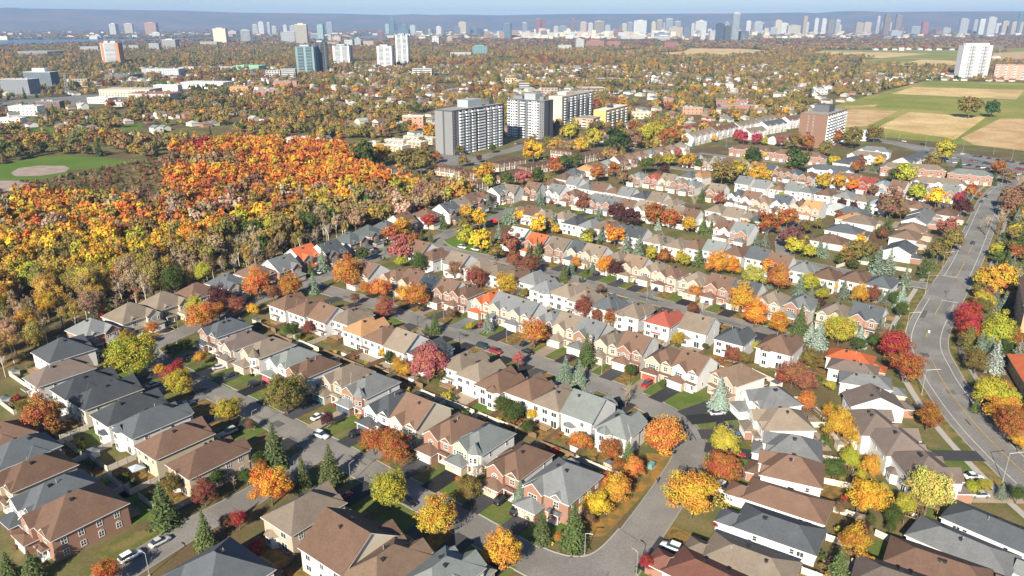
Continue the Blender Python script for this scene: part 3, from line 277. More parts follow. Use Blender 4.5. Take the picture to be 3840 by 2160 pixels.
# kind,x,y,crown radius or height,crown height,colour,nearest house,order,how many alike
TROWS = """
d,-124.5,175.5,5.46,6.19,ob,27,0,1
d,-137.6,186.5,2.05,2.95,ol,21,0,1
d,-78.5,183.3,3.48,4.31,yl,24,0,1
b,-83.4,188.3,2.81,3.67,bare,24,0,1
d,-71.2,178.3,1.51,2.43,br,25,0,1
d,-55.3,145.7,4.39,5.17,og,32,0,1
d,-70.4,145.2,2.88,3.73,rb,26,0,1
d,-70.2,152.5,2.21,3.1,gn,26,0,3
b,-66,151.2,1.57,2.49,bare,26,0,1
d,-62.5,136.3,1.59,2.51,br,32,0,1
d,-59.8,136.8,1.88,2.79,rd,32,0,1
d,-79.5,119.1,2.6,3.47,or,31,0,1
d,-79.3,148.2,2.62,3.49,ol,26,0,1
d,-61.5,157.9,1.62,2.54,ob,26,0,1
d,-50.5,180.3,1.99,2.89,dp,42,0,1
d,-63.9,188.2,5.97,6.67,ol,40,0,1
d,-131.6,175.9,1.42,2.35,yo,27,0,1
d,-63.6,153.5,1.9,2.81,gn,26,1,3
d,-63.6,161.4,1.65,2.57,gn,26,2,3
d,-35.5,166.8,3.39,4.22,ob,44,1,2
d,-29.5,163.1,4.15,4.94,ob,44,0,2
d,-27.8,144,4.5,5.28,yl,32,0,1
d,-16.2,135.6,4.29,5.08,yo,34,0,1
d,-2.1,123.7,4.13,4.92,yo,35,0,1
d,-9.9,146.7,2.9,3.76,ol,47,0,1
b,-8.8,152.5,2.99,3.84,bare,47,0,1
d,-5.7,155.6,1.61,2.53,ol,47,0,1
d,38.7,165.8,5.21,5.95,or,63,0,1
d,17.5,168.1,2.73,3.59,or,63,0,1
d,24.7,163,2.99,3.84,ob,63,0,1
d,29.6,155.6,2.56,3.44,or,63,0,1
d,19,140.7,2.87,3.72,ye,48,0,1
d,24.1,145.9,3.49,4.32,yo,48,0,1
d,22,150.9,2.19,3.08,ob,48,0,1
d,-2.7,187.1,2.61,3.48,gn,60,1,2
d,0.4,182.1,3.1,3.94,gn,60,0,2
d,4,176.2,2.13,3.02,gn,61,0,1
d,27.3,123.2,1.55,2.47,rd,139,0,1
d,5.6,183.6,1.55,2.47,ye,61,0,1
b,32.9,192.2,2.86,3.72,bare,62,0,2
d,16.6,137.4,1.74,2.66,br,48,0,1
d,-5.2,120.9,1.18,2.13,rd,35,0,1
d,-13,153.4,0.79,1.75,or,46,0,1
d,9.9,132.1,0.99,1.94,or,48,0,1
d,8.8,143.2,1.35,2.28,rb,48,0,1
d,-33.7,174,1.76,2.67,dp,44,0,1
d,26,157.4,1.94,2.85,ob,63,0,1
d,40.2,140.8,5.73,6.45,yo,137,0,1
d,54.1,165.6,3.77,4.58,yl,134,0,1
d,50.1,153.2,4.04,4.84,ob,136,0,1
d,54.9,174.1,1.48,2.41,rd,133,0,1
d,88.2,183.9,2.28,3.17,yo,244,0,1
d,86.4,173.7,4.03,4.82,yo,244,1,2
d,90.4,170.6,2.83,3.69,yo,244,0,2
d,83.6,159.8,2.69,3.55,yl,245,0,1
d,77.5,154.9,2.87,3.73,gn,134,0,1
d,87.5,156.4,2.64,3.51,yo,246,0,1
d,79.7,141.7,4.15,4.94,ye,135,0,1
d,94.6,143.8,4.64,5.41,li,246,0,1
d,100.5,155,1.6,2.52,pu,246,1,2
d,70.7,127,3.48,4.31,yo,143,0,1
d,75.2,134.1,1.71,2.62,dp,136,0,1
d,112.9,178.8,3.77,4.58,ob,147,1,2
d,83.8,137.8,2.18,3.07,gn,141,1,2
d,88.4,141.9,2.38,3.26,yl,246,0,4
d,137,192.2,4.19,4.98,yl,146,1,2
d,134.9,181.9,4.07,4.87,yo,147,0,1
d,132.3,173.9,4.38,5.16,ob,147,0,2
d,131,168.1,2.12,3.01,yo,245,0,1
d,116.4,146,1.89,2.8,gn,140,0,1
d,84,189.4,2.64,3.51,or,132,0,1
d,78.6,137.1,1.31,2.24,gn,142,0,1
d,84.1,154.2,1.43,2.36,yl,246,3,4
d,87.9,150.5,0.94,1.89,li,246,0,1
d,103.2,154.4,1.28,2.21,pu,246,0,2
d,73.8,141.6,1.49,2.41,br,136,0,1
d,82,135,1.15,2.09,gn,141,0,2
d,44.5,136.4,0.72,1.69,rd,137,0,1
d,107,148.2,1.85,2.76,yl,246,1,4
d,111.3,150.2,1.56,2.48,yl,246,2,4
d,71.8,123.3,1.47,2.4,yo,143,0,1
d,-117.5,210.7,6.97,7.63,yl,21,0,1
d,-130.2,231.4,3.13,3.97,yo,0,0,1
d,-110.2,211,2.07,2.96,yo,21,0,1
d,-100.6,219.5,2.22,3.11,yo,37,0,1
d,-102.5,205.3,3.83,4.64,rd,22,0,1
d,-97.6,196.8,4.35,5.13,yl,23,0,1
d,-117.4,258.9,4.04,4.84,yl,2,0,1
d,-111,248,4.97,5.73,or,36,0,1
d,-111.8,266.9,5.3,6.04,dp,3,0,1
d,-109.6,260.1,2.97,3.82,or,3,0,1
d,-103.5,262.7,3.59,4.41,rb,49,0,2
d,-97.6,262.6,2.25,3.14,ye,49,0,1
d,-101.5,281.3,5.92,6.63,or,4,0,1
d,-88.8,281.8,4.88,5.63,or,49,0,1
d,-95.3,279.8,2.64,3.51,rb,49,1,2
d,-127.1,244,2.44,3.31,or,1,0,1
d,-73.6,304.5,3.41,4.24,or,64,1,2
d,-142.4,235.7,2.73,3.59,rb,0,0,1
d,-109,228.5,2.43,3.31,gn,36,1,2
d,-112.1,225.3,2.4,3.28,gn,36,0,2
d,-133.4,228.3,1.99,2.89,ol,19,0,1
d,-77.3,241.9,2.56,3.43,gn,51,0,1
d,-72.1,244.8,2.35,3.23,rb,51,0,1
d,-151,256.6,2.2,3.09,rd,1,1,2
d,-125.1,238,1.15,2.09,rd,1,0,2
d,-68.3,294,6.49,7.16,or,64,0,1
d,-51.6,328.8,6.08,6.78,pk,80,0,1
d,-50.2,322.4,2.52,3.39,yl,80,0,1
d,-59.5,285.2,2.69,3.55,or,64,0,2
d,-52.8,281.1,4.24,5.02,or,65,0,1
d,-41.4,274.6,4.05,4.84,yo,67,0,1
d,-36.8,271,4.87,5.62,or,67,0,1
d,-47.4,260,3.86,4.66,rb,52,0,1
d,-25.9,208.1,5.89,6.6,pk,57,0,1
d,-42.2,224.4,1.83,2.74,ye,54,0,1
d,-39.3,219.7,2.14,3.03,gn,55,0,1
d,-35.7,212.9,2.58,3.45,yo,56,1,2
d,-14.7,293.5,4.51,5.28,rb,84,0,1
d,-2.6,283.5,4.53,5.31,yo,85,0,1
d,7.7,233.8,4.86,5.62,or,74,0,1
d,2.2,218.5,2.21,3.1,pk,58,0,1
d,26.7,259.5,4.05,4.84,rb,89,0,1
d,31.4,256,2.44,3.32,rb,90,0,1
d,35.9,253.4,3,3.85,ob,90,0,1
d,36.8,210.4,2.14,3.04,gn,78,0,1
b,34,194.5,3.08,3.93,bare,62,1,2
d,-55.7,367.5,5.72,6.44,yo,11,0,1
d,-60.2,361.1,4.64,5.41,ob,10,0,1
d,-48.9,354.9,3.27,4.1,ob,11,0,1
d,-41.5,315.3,4.22,5.01,gn,81,0,1
d,-24,307.2,3.44,4.27,br,82,0,1
d,-23.5,357.1,5.12,5.86,yl,96,0,1
d,-15.1,345.5,5.73,6.44,ye,96,0,1
d,-24.2,380.8,5.01,5.76,ol,13,0,1
d,-7.3,332.7,4.19,4.98,ol,82,0,1
d,-0.5,342.6,5.56,6.28,rb,96,0,1
d,-17.5,387.5,5.09,5.83,ye,14,0,1
d,13.3,378.7,5.19,5.93,ye,113,0,1
d,4.2,402.5,3.81,4.62,ye,112,0,1
d,22.6,377.6,2.49,3.37,ye,115,0,1
d,37.5,356.8,3.41,4.24,yl,117,0,1
d,50.9,356.5,4.91,5.67,og,119,0,1
d,7.6,311.2,4.64,5.4,rb,84,0,1
d,0.7,321.8,3.71,4.52,rb,83,0,1
d,28.8,320.8,2.51,3.38,or,100,0,1
d,40.7,311.5,4.06,4.86,og,101,0,1
d,45.5,307.9,4.02,4.82,dp,102,0,1
d,36.1,287,1.84,2.75,br,88,0,1
d,64.7,332,3.38,4.21,yl,121,2,3
d,69.9,327,3.64,4.46,ob,121,0,1
d,77,325.9,3.02,3.87,yl,121,1,3
d,76.4,395,5.39,6.12,ob,157,0,2
d,-49.7,403,3.67,4.48,rd,13,1,2
d,-45,389.8,3.7,4.51,rd,13,0,2
d,-69.2,331,3.37,4.2,gn,8,0,1
d,56.7,234.8,2.36,3.24,yo,93,0,1
d,45.4,203.1,1.2,2.14,gn,79,0,1
d,-33.4,211,2.07,2.96,yo,56,0,2
d,-37.6,220.1,1.93,2.83,ol,55,0,1
d,-22.3,207.5,2.44,3.32,gn,57,0,1
d,4.9,281.2,2.12,3.02,ol,86,0,1
d,-23.1,259.6,2.08,2.97,br,69,0,1
d,-15.1,248.1,1.43,2.36,yl,71,0,1
d,-61.9,275.2,2.08,2.98,br,50,0,1
d,152.7,324.1,3.61,4.43,ol,127,0,1
d,169.2,340.6,3.27,4.11,ol,243,0,1
d,152.5,317.5,2.48,3.36,gn,129,0,1
d,157.1,337,2.81,3.67,yo,237,0,1
d,149.2,325.4,2.18,3.07,gn,127,0,1
d,93.3,381.5,4.05,4.84,yo,159,0,1
d,133.3,376.5,6.19,6.88,ob,174,0,2
d,147.7,390,5.54,6.27,ob,174,1,2
d,153.2,378.3,3.81,4.62,ol,236,0,1
d,134.6,350.3,5.67,6.39,pu,162,0,1
d,134.3,340,4.27,5.06,yl,125,0,1
d,139.4,335.1,3.41,4.24,yl,237,0,1
d,173.4,357.7,2.77,3.63,ye,237,0,1
d,158.6,328.5,5.17,5.91,ol,243,0,2
d,89.7,311.3,5.22,5.95,og,124,0,1
d,96.8,311.3,3.94,4.75,og,124,0,1
d,112.2,310.5,3.59,4.41,og,126,0,1
d,110.1,291.2,5.35,6.08,or,127,0,1
d,100.7,294.3,4.85,5.61,li,106,0,1
d,73.6,281.1,2.76,3.62,or,105,0,1
d,87.1,266.2,5.29,6.03,yo,107,0,1
d,88.5,252.5,4.72,5.48,og,108,0,1
d,94.7,245,4.13,4.92,og,108,0,1
d,122.4,290.1,3.92,4.73,yl,128,1,2
d,123.7,279.1,2.63,3.5,yl,128,0,2
d,132,289.6,1.96,2.86,ye,128,0,1
d,136.7,275.9,3.54,4.37,yo,130,0,1
d,116.6,263.5,3,3.85,dp,109,0,1
d,112.3,235.9,5.21,5.95,yl,144,0,1
d,124.7,222.1,5.16,5.91,rd,144,0,1
d,120.8,208.1,4.97,5.72,ob,145,0,1
d,116.8,230.6,2.23,3.12,gn,144,0,1
d,95.4,217.8,3.05,3.9,ol,95,0,1
d,85,204.4,4.01,4.81,rb,131,0,1
d,87.4,200.8,3.56,4.38,rb,146,0,1
d,82.8,205.6,2.02,2.92,rd,131,0,1
d,223,370.4,5.29,6.02,pk,241,0,1
d,213.2,347.9,5,5.75,ol,242,0,1
d,196.8,330.5,4.89,5.65,ol,243,1,2
d,195.3,291.2,5.02,5.77,yo,R,1,2
d,200.4,288.3,6.05,6.75,yo,R,0,2
d,187.3,280.8,3.18,4.02,ol,130,1,2
d,163.6,249.3,5,5.75,rd,111,1,2
d,158.3,236.9,4.78,5.54,rd,111,0,2
d,153,229.7,3.64,4.46,ol,111,0,1
d,163.6,231.8,6.02,6.72,yl,111,0,1
d,178.5,264.2,3.01,3.86,ol,130,0,2
d,146.4,214,3.96,4.77,ol,144,0,1
d,139.9,194.3,3.85,4.65,yo,146,0,1
d,140.4,189.5,3.39,4.22,yl,146,0,2
b,254.4,378,6.9,7.55,bare,238,0,2
b,247.6,377.5,5.52,6.24,bare,240,0,1
d,79,322.6,2.76,3.62,yl,121,0,3
d,71.6,220.8,2.58,3.45,rb,94,0,1
d,75.2,219.7,2.14,3.03,ol,94,0,1
d,146.4,262,2.74,3.6,gn,111,0,1
d,149.7,273.9,2.59,3.46,gn,130,0,1
d,68.3,262.6,2.5,3.37,rb,92,0,1
d,122.9,233.3,2.25,3.14,gn,111,0,1
d,126.9,236.1,2.5,3.38,br,111,0,1
d,82.3,229.9,1.78,2.69,yl,94,0,1
d,65.3,231.3,1.12,2.06,gn,93,0,1
d,164.7,219.8,2.57,3.44,yo,R,0,1
d,95.2,201.1,1.59,2.51,yl,146,0,1
d,7.4,501,5.2,5.94,pk,219,0,1
d,41.2,427.9,4.8,5.56,rb,152,0,1
d,58.1,403.4,5.28,6.02,dp,155,0,1
d,64.4,392,5.14,5.89,dp,117,0,1
d,77.9,403.4,5.28,6.02,ob,157,1,2
d,84.6,389.2,5.11,5.85,ob,158,0,1
d,-18.7,504.3,7.39,8.02,yo,l,0,3
d,-15.7,490.6,4.57,5.34,yl,148,0,1
d,88.5,634.7,11.17,11.61,dg,228,0,1
d,16.9,591.5,8.58,9.15,ye,r,0,1
d,30.8,667,4.93,5.69,ol,r,0,1
d,31,541.5,5.98,6.68,ob,222,0,1
d,59.1,515,5.7,6.42,ob,221,0,1
d,73.2,531.9,5.31,6.04,ob,223,0,1
d,76,504.6,5.42,6.14,br,175,0,1
d,72.8,665.7,8.19,8.78,yl,r,0,5
d,55.3,713.1,7.5,8.13,yl,r,3,5
d,-109.2,550.7,10.94,11.39,gn,l,0,1
d,-101.4,579.8,8.42,9,yo,l,1,3
d,-78,557.7,8.12,8.71,ol,l,1,3
d,-66.3,542.4,8.87,9.42,ol,l,0,3
d,-98,748,5.24,5.98,or,l,0,1
d,-78.9,716.4,7.03,7.68,yo,l,2,3
d,-24.9,404.6,4.56,5.33,yo,14,0,1
d,-34.9,463.4,2.84,3.7,rd,17,0,1
d,-2.5,501,2.34,3.22,rd,219,0,1
d,133.2,695.3,8.78,9.34,yl,r,2,5
d,58.2,632.1,6.91,7.57,yo,r,0,1
d,135.6,612.3,3.9,4.71,pk,229,0,1
d,110.8,571.5,5.07,5.82,ol,226,0,1
d,98.9,548.9,5.08,5.83,gn,225,0,1
d,-52.4,633.7,3.14,3.98,yo,l,0,1
d,-43.4,625.3,3.98,4.78,ol,l,0,1
d,-16.7,638,3.61,4.42,gn,l,0,1
d,-26.1,593.4,2.74,3.6,dp,l,0,1
d,108.5,662.2,8.73,9.29,br,231,0,1
d,119.8,681,8.37,8.95,yl,r,1,5
d,138.3,665.7,8.19,8.78,ob,231,0,1
d,13.6,499.4,2.69,3.55,ol,219,0,1
d,17.5,509.1,5.46,6.19,gn,220,0,1
d,25.5,504.1,3.61,4.43,ol,220,0,1
d,-3.4,495.9,5.33,6.06,gn,219,0,1
d,40.2,563.2,5,5.75,gn,223,0,1
d,49.7,568.7,5.05,5.8,gn,224,0,1
d,-56.5,448.5,3.24,4.08,ob,16,0,1
d,131.7,721.7,7.59,8.21,yl,r,4,5
d,-107,777,5.43,6.16,ol,l,2,3
d,-59.5,591.4,4.19,4.98,ob,l,0,1
d,121.5,574.2,4.59,5.36,yl,200,0,1
d,110.3,536.9,3.83,4.64,dp,187,0,1
d,114.4,579.7,4.12,4.91,og,227,0,1
d,210.9,703.4,5.68,6.4,cr,r,2,3
d,211.1,687.2,5.56,6.28,cr,r,1,3
d,221.8,682.4,5.04,5.79,cr,r,0,3
d,239.7,671.4,4.26,5.04,pk,R,0,1
d,193.9,760.7,6.92,7.57,pk,r,1,2
d,173.8,741.6,5.46,6.18,pk,r,0,2
d,184.9,573.8,7.32,7.96,dg,202,0,1
d,209.3,545.9,8.73,9.29,gn,207,0,1
d,142.7,503.2,8.09,8.68,ol,188,0,1
d,159.6,521.1,7.43,8.06,yl,205,0,1
d,169.3,513,6.59,7.26,yo,206,1,2
d,174.5,510.2,4.74,5.51,yo,206,0,2
d,247.4,571.2,4.06,4.86,ye,R,0,2
d,252.2,547,3.9,4.7,ob,R,0,1
d,205.7,488.7,5.43,6.16,yo,210,0,1
d,216.5,489.5,5.26,6,yo,212,0,1
d,223.1,483.1,4.34,5.12,og,213,0,1
d,267.6,502.9,7.19,7.83,yl,214,0,1
d,264.1,513.3,4.59,5.36,gn,212,0,1
d,249.8,453.5,5.56,6.28,yl,217,0,1
d,253.6,437.9,6.17,6.86,ye,217,0,1
d,212.6,412.3,8.21,8.8,br,197,0,1
d,272.4,446.5,3.71,4.52,cr,218,0,1
d,256,415.4,5.42,6.15,dp,238,0,1
d,287.2,459.9,4.97,5.72,ob,218,0,1
d,353.6,541.3,5.01,5.76,ob,R,0,3
d,343.5,594.5,8.62,9.19,yl,R,0,1
d,319.5,566.3,6.03,6.73,ol,R,0,6
d,244.5,649.8,8.23,8.82,ol,R,2,6
d,255.2,647.3,6.84,7.5,ob,R,1,3
d,301.7,665.9,8.78,9.34,ol,R,3,6
d,529.3,882.4,11.94,12.34,ol,R,5,6
d,564,896,9.64,10.16,dg,R,0,1
d,156.2,486.4,3.14,3.99,yl,189,0,1
d,125.6,443.4,4.01,4.8,rb,181,0,1
b,119.9,460.2,5.8,6.51,bare,180,0,1
b,105.4,422.5,6.12,6.81,bare,170,0,1
b,160.7,448.5,5.82,6.53,bare,182,0,1
d,137.4,574.3,5.1,5.84,yo,200,1,2
d,140.9,562.9,4,4.8,gn,201,0,1
d,295.1,680.6,7.18,7.82,ob,R,2,3
d,258,616.9,6.54,7.21,ol,R,1,6
d,334.7,696.5,7.33,7.97,ol,R,4,6
d,228.2,679.6,3.59,4.41,yl,r,0,1
d,187.7,698.6,3.19,4.03,ye,r,1,2
d,131.1,568.7,5.05,5.8,yo,200,0,2
d,282.2,574,4.08,4.87,ye,R,1,2
d,258.3,552.5,4.91,5.67,rb,R,0,1
d,231.1,470.8,3.39,4.22,br,213,0,1
d,218.7,409.4,3.72,4.54,ol,239,0,1
d,271.7,582.4,3.62,4.44,rb,R,0,1
d,205.9,609.5,3.24,4.08,ye,r,0,2
d,341.1,508.8,4.55,5.32,br,R,0,1
b,319.3,464.7,8.34,8.92,bare,R,0,1
d,295.8,432.5,7.03,7.68,br,218,0,1
d,281.6,413.1,5.99,6.69,br,238,0,1
b,262.5,387.4,6.35,7.04,bare,238,1,2
s,-59.1,161.5,12.8,0,g,26,0,1
s,-76.8,138.4,11.5,0,g,31,1,2
s,-64.8,130.9,9.5,0,g,247,0,1
s,-49.5,151.4,9.5,0,g,32,0,2
s,-43.8,154.6,10.9,0,g,32,1,2
s,-100.5,121.5,6.8,0,g,31,0,1
s,-95.2,120.7,7.7,0,g,31,0,2
s,6.3,132.6,8.4,0,g,48,1,2
s,13,131.3,11,0,g,48,0,2
s,1.9,147.2,5.9,0,b,47,0,1
s,28.9,160.6,8,0,g,63,0,1
s,59.6,191.5,10.2,0,w,131,0,1
s,64.4,120,8.9,0,g,143,0,1
s,114.3,148.2,4.4,0,b,246,0,1
s,-128,256.1,5.4,0,w,2,0,1
s,-81.5,288.7,9.5,0,b,64,0,1
s,-84.7,318.3,12.1,0,b,8,0,1
s,-88.7,311.8,7.3,0,g,6,0,1
s,-27.5,247,8.4,0,g,54,0,1
s,-30.6,247.6,3.6,0,g,54,0,1
s,-8.7,248.2,7.9,0,b,71,0,1
s,24.2,220.6,11.5,0,g,76,0,1
s,16.4,207.3,9.6,0,b,60,1,2
s,20.5,206.4,8.7,0,b,60,0,2
s,8,337.3,7.8,0,g,97,1,2
s,11.9,334.2,11.3,0,g,97,0,2
s,-6.6,363.2,11,0,b,96,0,1
s,-14.6,383.4,4.7,0,b,112,0,1
s,-37,390.2,9.9,0,g,13,0,1
s,-46.1,366.3,6.4,0,g,11,1,2
s,-41.1,363.9,6.4,0,g,11,0,2
s,41,373,8.1,0,b,116,0,1
s,45.3,365.6,9.4,0,b,117,0,1
s,55.6,348.1,10,0,b,119,0,2
s,61.2,357.2,9.5,0,b,119,1,2
s,60.5,342.6,10.8,0,b,120,0,2
s,22.5,305.5,8.1,0,g,86,0,1
s,25.9,313.6,6.8,0,b,100,0,2
s,32.4,313.6,4.9,0,g,100,0,1
s,36.2,319.2,4.4,0,b,100,1,2
s,73,344.8,9.6,0,b,120,1,2
s,77.6,342.6,8.6,0,b,121,1,2
s,81.2,341.5,7.9,0,b,121,0,2
s,24.2,398.5,7.5,0,b,114,1,2
s,163.9,332.1,7.4,0,b,243,3,4
s,162.9,321.2,7.5,0,g,243,3,4
s,100.5,380.8,11.1,0,g,160,0,1
s,104.1,378.2,8.9,0,g,161,1,2
s,111,373,7.4,0,g,161,0,2
s,84.9,324.7,10.2,0,g,123,0,1
s,121.2,356.1,7.8,0,b,162,0,2
s,126.3,358.4,7.9,0,b,162,1,2
s,138.7,338.3,6.9,0,g,237,0,1
s,149.9,359.6,4.8,0,b,237,0,1
s,147.3,342.6,9.5,0,b,237,1,2
s,148.4,338.3,8.2,0,b,237,0,2
s,162.8,316.4,12.6,0,b,243,1,4
s,167.9,316.4,11.4,0,b,243,2,4
s,164.5,295.2,10.2,0,b,130,3,4
s,179.4,309.1,10,0,g,243,0,4
s,187.8,318.3,9,0,g,243,1,4
s,117.3,287.1,9.4,0,b,128,0,1
s,108,296.1,8.2,0,b,126,0,1
s,121.9,285.6,4.9,0,b,128,0,2
s,128.6,289.5,5.2,0,b,128,1,2
s,133.6,282.5,8.8,0,b,129,0,1
s,136,279.4,6.5,0,b,129,0,1
s,144.5,279.4,6.5,0,w,130,0,1
s,147.5,280.2,7.3,0,b,130,2,4
s,148.4,276.4,6.4,0,b,130,0,1
s,151.5,272.1,9.6,0,w,130,0,1
s,103.5,248.2,11,0,g,109,0,2
s,114.1,259.7,7.2,0,g,109,1,2
s,104.6,234.2,10.5,0,w,144,0,1
s,104.4,240.5,7,0,w,110,0,1
s,119.4,235.4,7.6,0,w,111,1,2
s,128.3,239.9,9.2,0,b,111,0,1
s,136,243.4,6.8,0,g,111,0,1
s,187.3,270.6,8.5,0,b,130,0,4
s,190.9,270.6,7.9,0,b,130,1,4
s,171.6,249.4,8,0,g,130,0,1
s,153.5,215.7,10.8,0,w,111,0,2
s,222.9,320.2,9,0,g,243,2,4
s,210.7,309.1,7.6,0,b,243,0,4
s,244,344.8,12.2,0,g,R,1,7
s,219.4,305.5,11.1,0,g,R,0,7
s,132.3,189.4,4.7,0,g,146,0,1
s,198.3,382.1,10.8,0,g,241,0,1
s,-14.1,436.2,10,0,b,17,0,1
s,-16.7,420.9,6.4,0,b,15,0,1
s,-29.7,420.9,8,0,g,15,0,1
s,17.2,446.5,11.1,0,b,150,0,1
s,-3.5,401.8,9.4,0,b,112,0,2
s,0.1,401.8,12.4,0,b,112,1,2
s,22.2,387.8,10.6,0,b,114,0,2
s,83.7,457.2,8,0,g,168,0,1
s,78.6,389.2,6.6,0,w,158,0,1
s,71.3,419.9,8.2,0,b,155,0,1
s,74.8,413.7,8.1,0,b,156,0,1
s,49.2,413.7,7.3,0,b,154,0,1
s,36.8,496.9,6.8,0,g,220,0,1
s,24.6,493.9,7.3,0,g,219,0,1
s,164.7,492.6,8.5,0,g,189,0,1
s,117.2,453.6,9.6,0,g,180,0,1
s,309.3,528.7,9,0,g,R,4,7
s,329.4,505.6,9.6,0,g,R,2,7
s,323.9,505.6,7.8,0,g,R,3,7
s,269.4,555.3,6.2,0,b,R,0,2
s,252.7,592.9,8.9,0,g,R,6,7
s,239.8,600.7,6.6,0,b,R,1,2
s,281.4,453.6,7.9,0,b,218,0,1
s,342.5,569.9,7.6,0,g,R,5,7
s,189.3,662.4,10.4,0,b,r,0,1
s,160.1,662.4,8.1,0,b,231,0,1
s,149.4,416.8,6.6,0,b,183,0,1
c,20.7,274.2,4.7,0,gn,88,2,3
c,21.7,273.5,5.5,0,gn,88,1,3
c,22.7,273.1,6,0,gn,88,0,3
c,29,301.1,3,0,gn,86,0,2
c,30.2,301.1,3.1,0,gn,86,1,2
c,-36.7,318.9,3.7,0,gn,81,0,2
c,-35.7,319.2,3.8,0,gn,81,1,2
c,-61.2,333.1,2.6,0,gn,80,1,2
c,-59.3,332.7,2.6,0,gn,80,0,2
c,-32.7,284.5,3.7,0,gn,67,0,2
c,-31.5,286,3.4,0,gn,67,1,2
c,17.8,149.3,3.3,0,gn,48,1,2
c,15,144.9,2.9,0,gn,48,0,2
c,64.5,234.8,2.5,0,gn,93,0,1
c,130.6,265.7,4.3,0,gn,111,1,2
c,130.6,264.4,4.3,0,gn,111,0,2
c,193.8,371.8,2.8,0,gn,242,0,1
c,191.8,378.5,5,0,gn,241,0,2
c,193.8,379.8,5.4,0,gn,241,1,2
c,153.8,444.7,4.1,0,gn,182,0,1
"""
HIGHWAY = [(-788.0, 1094.0), (-738.0, 1168.0), (-687.0, 1326.0), (-629.0, 1553.0), (-579.0, 1819.0), (-529.0, 1900.0), (-450.0, 2192.0), (-285.0, 2441.0)]
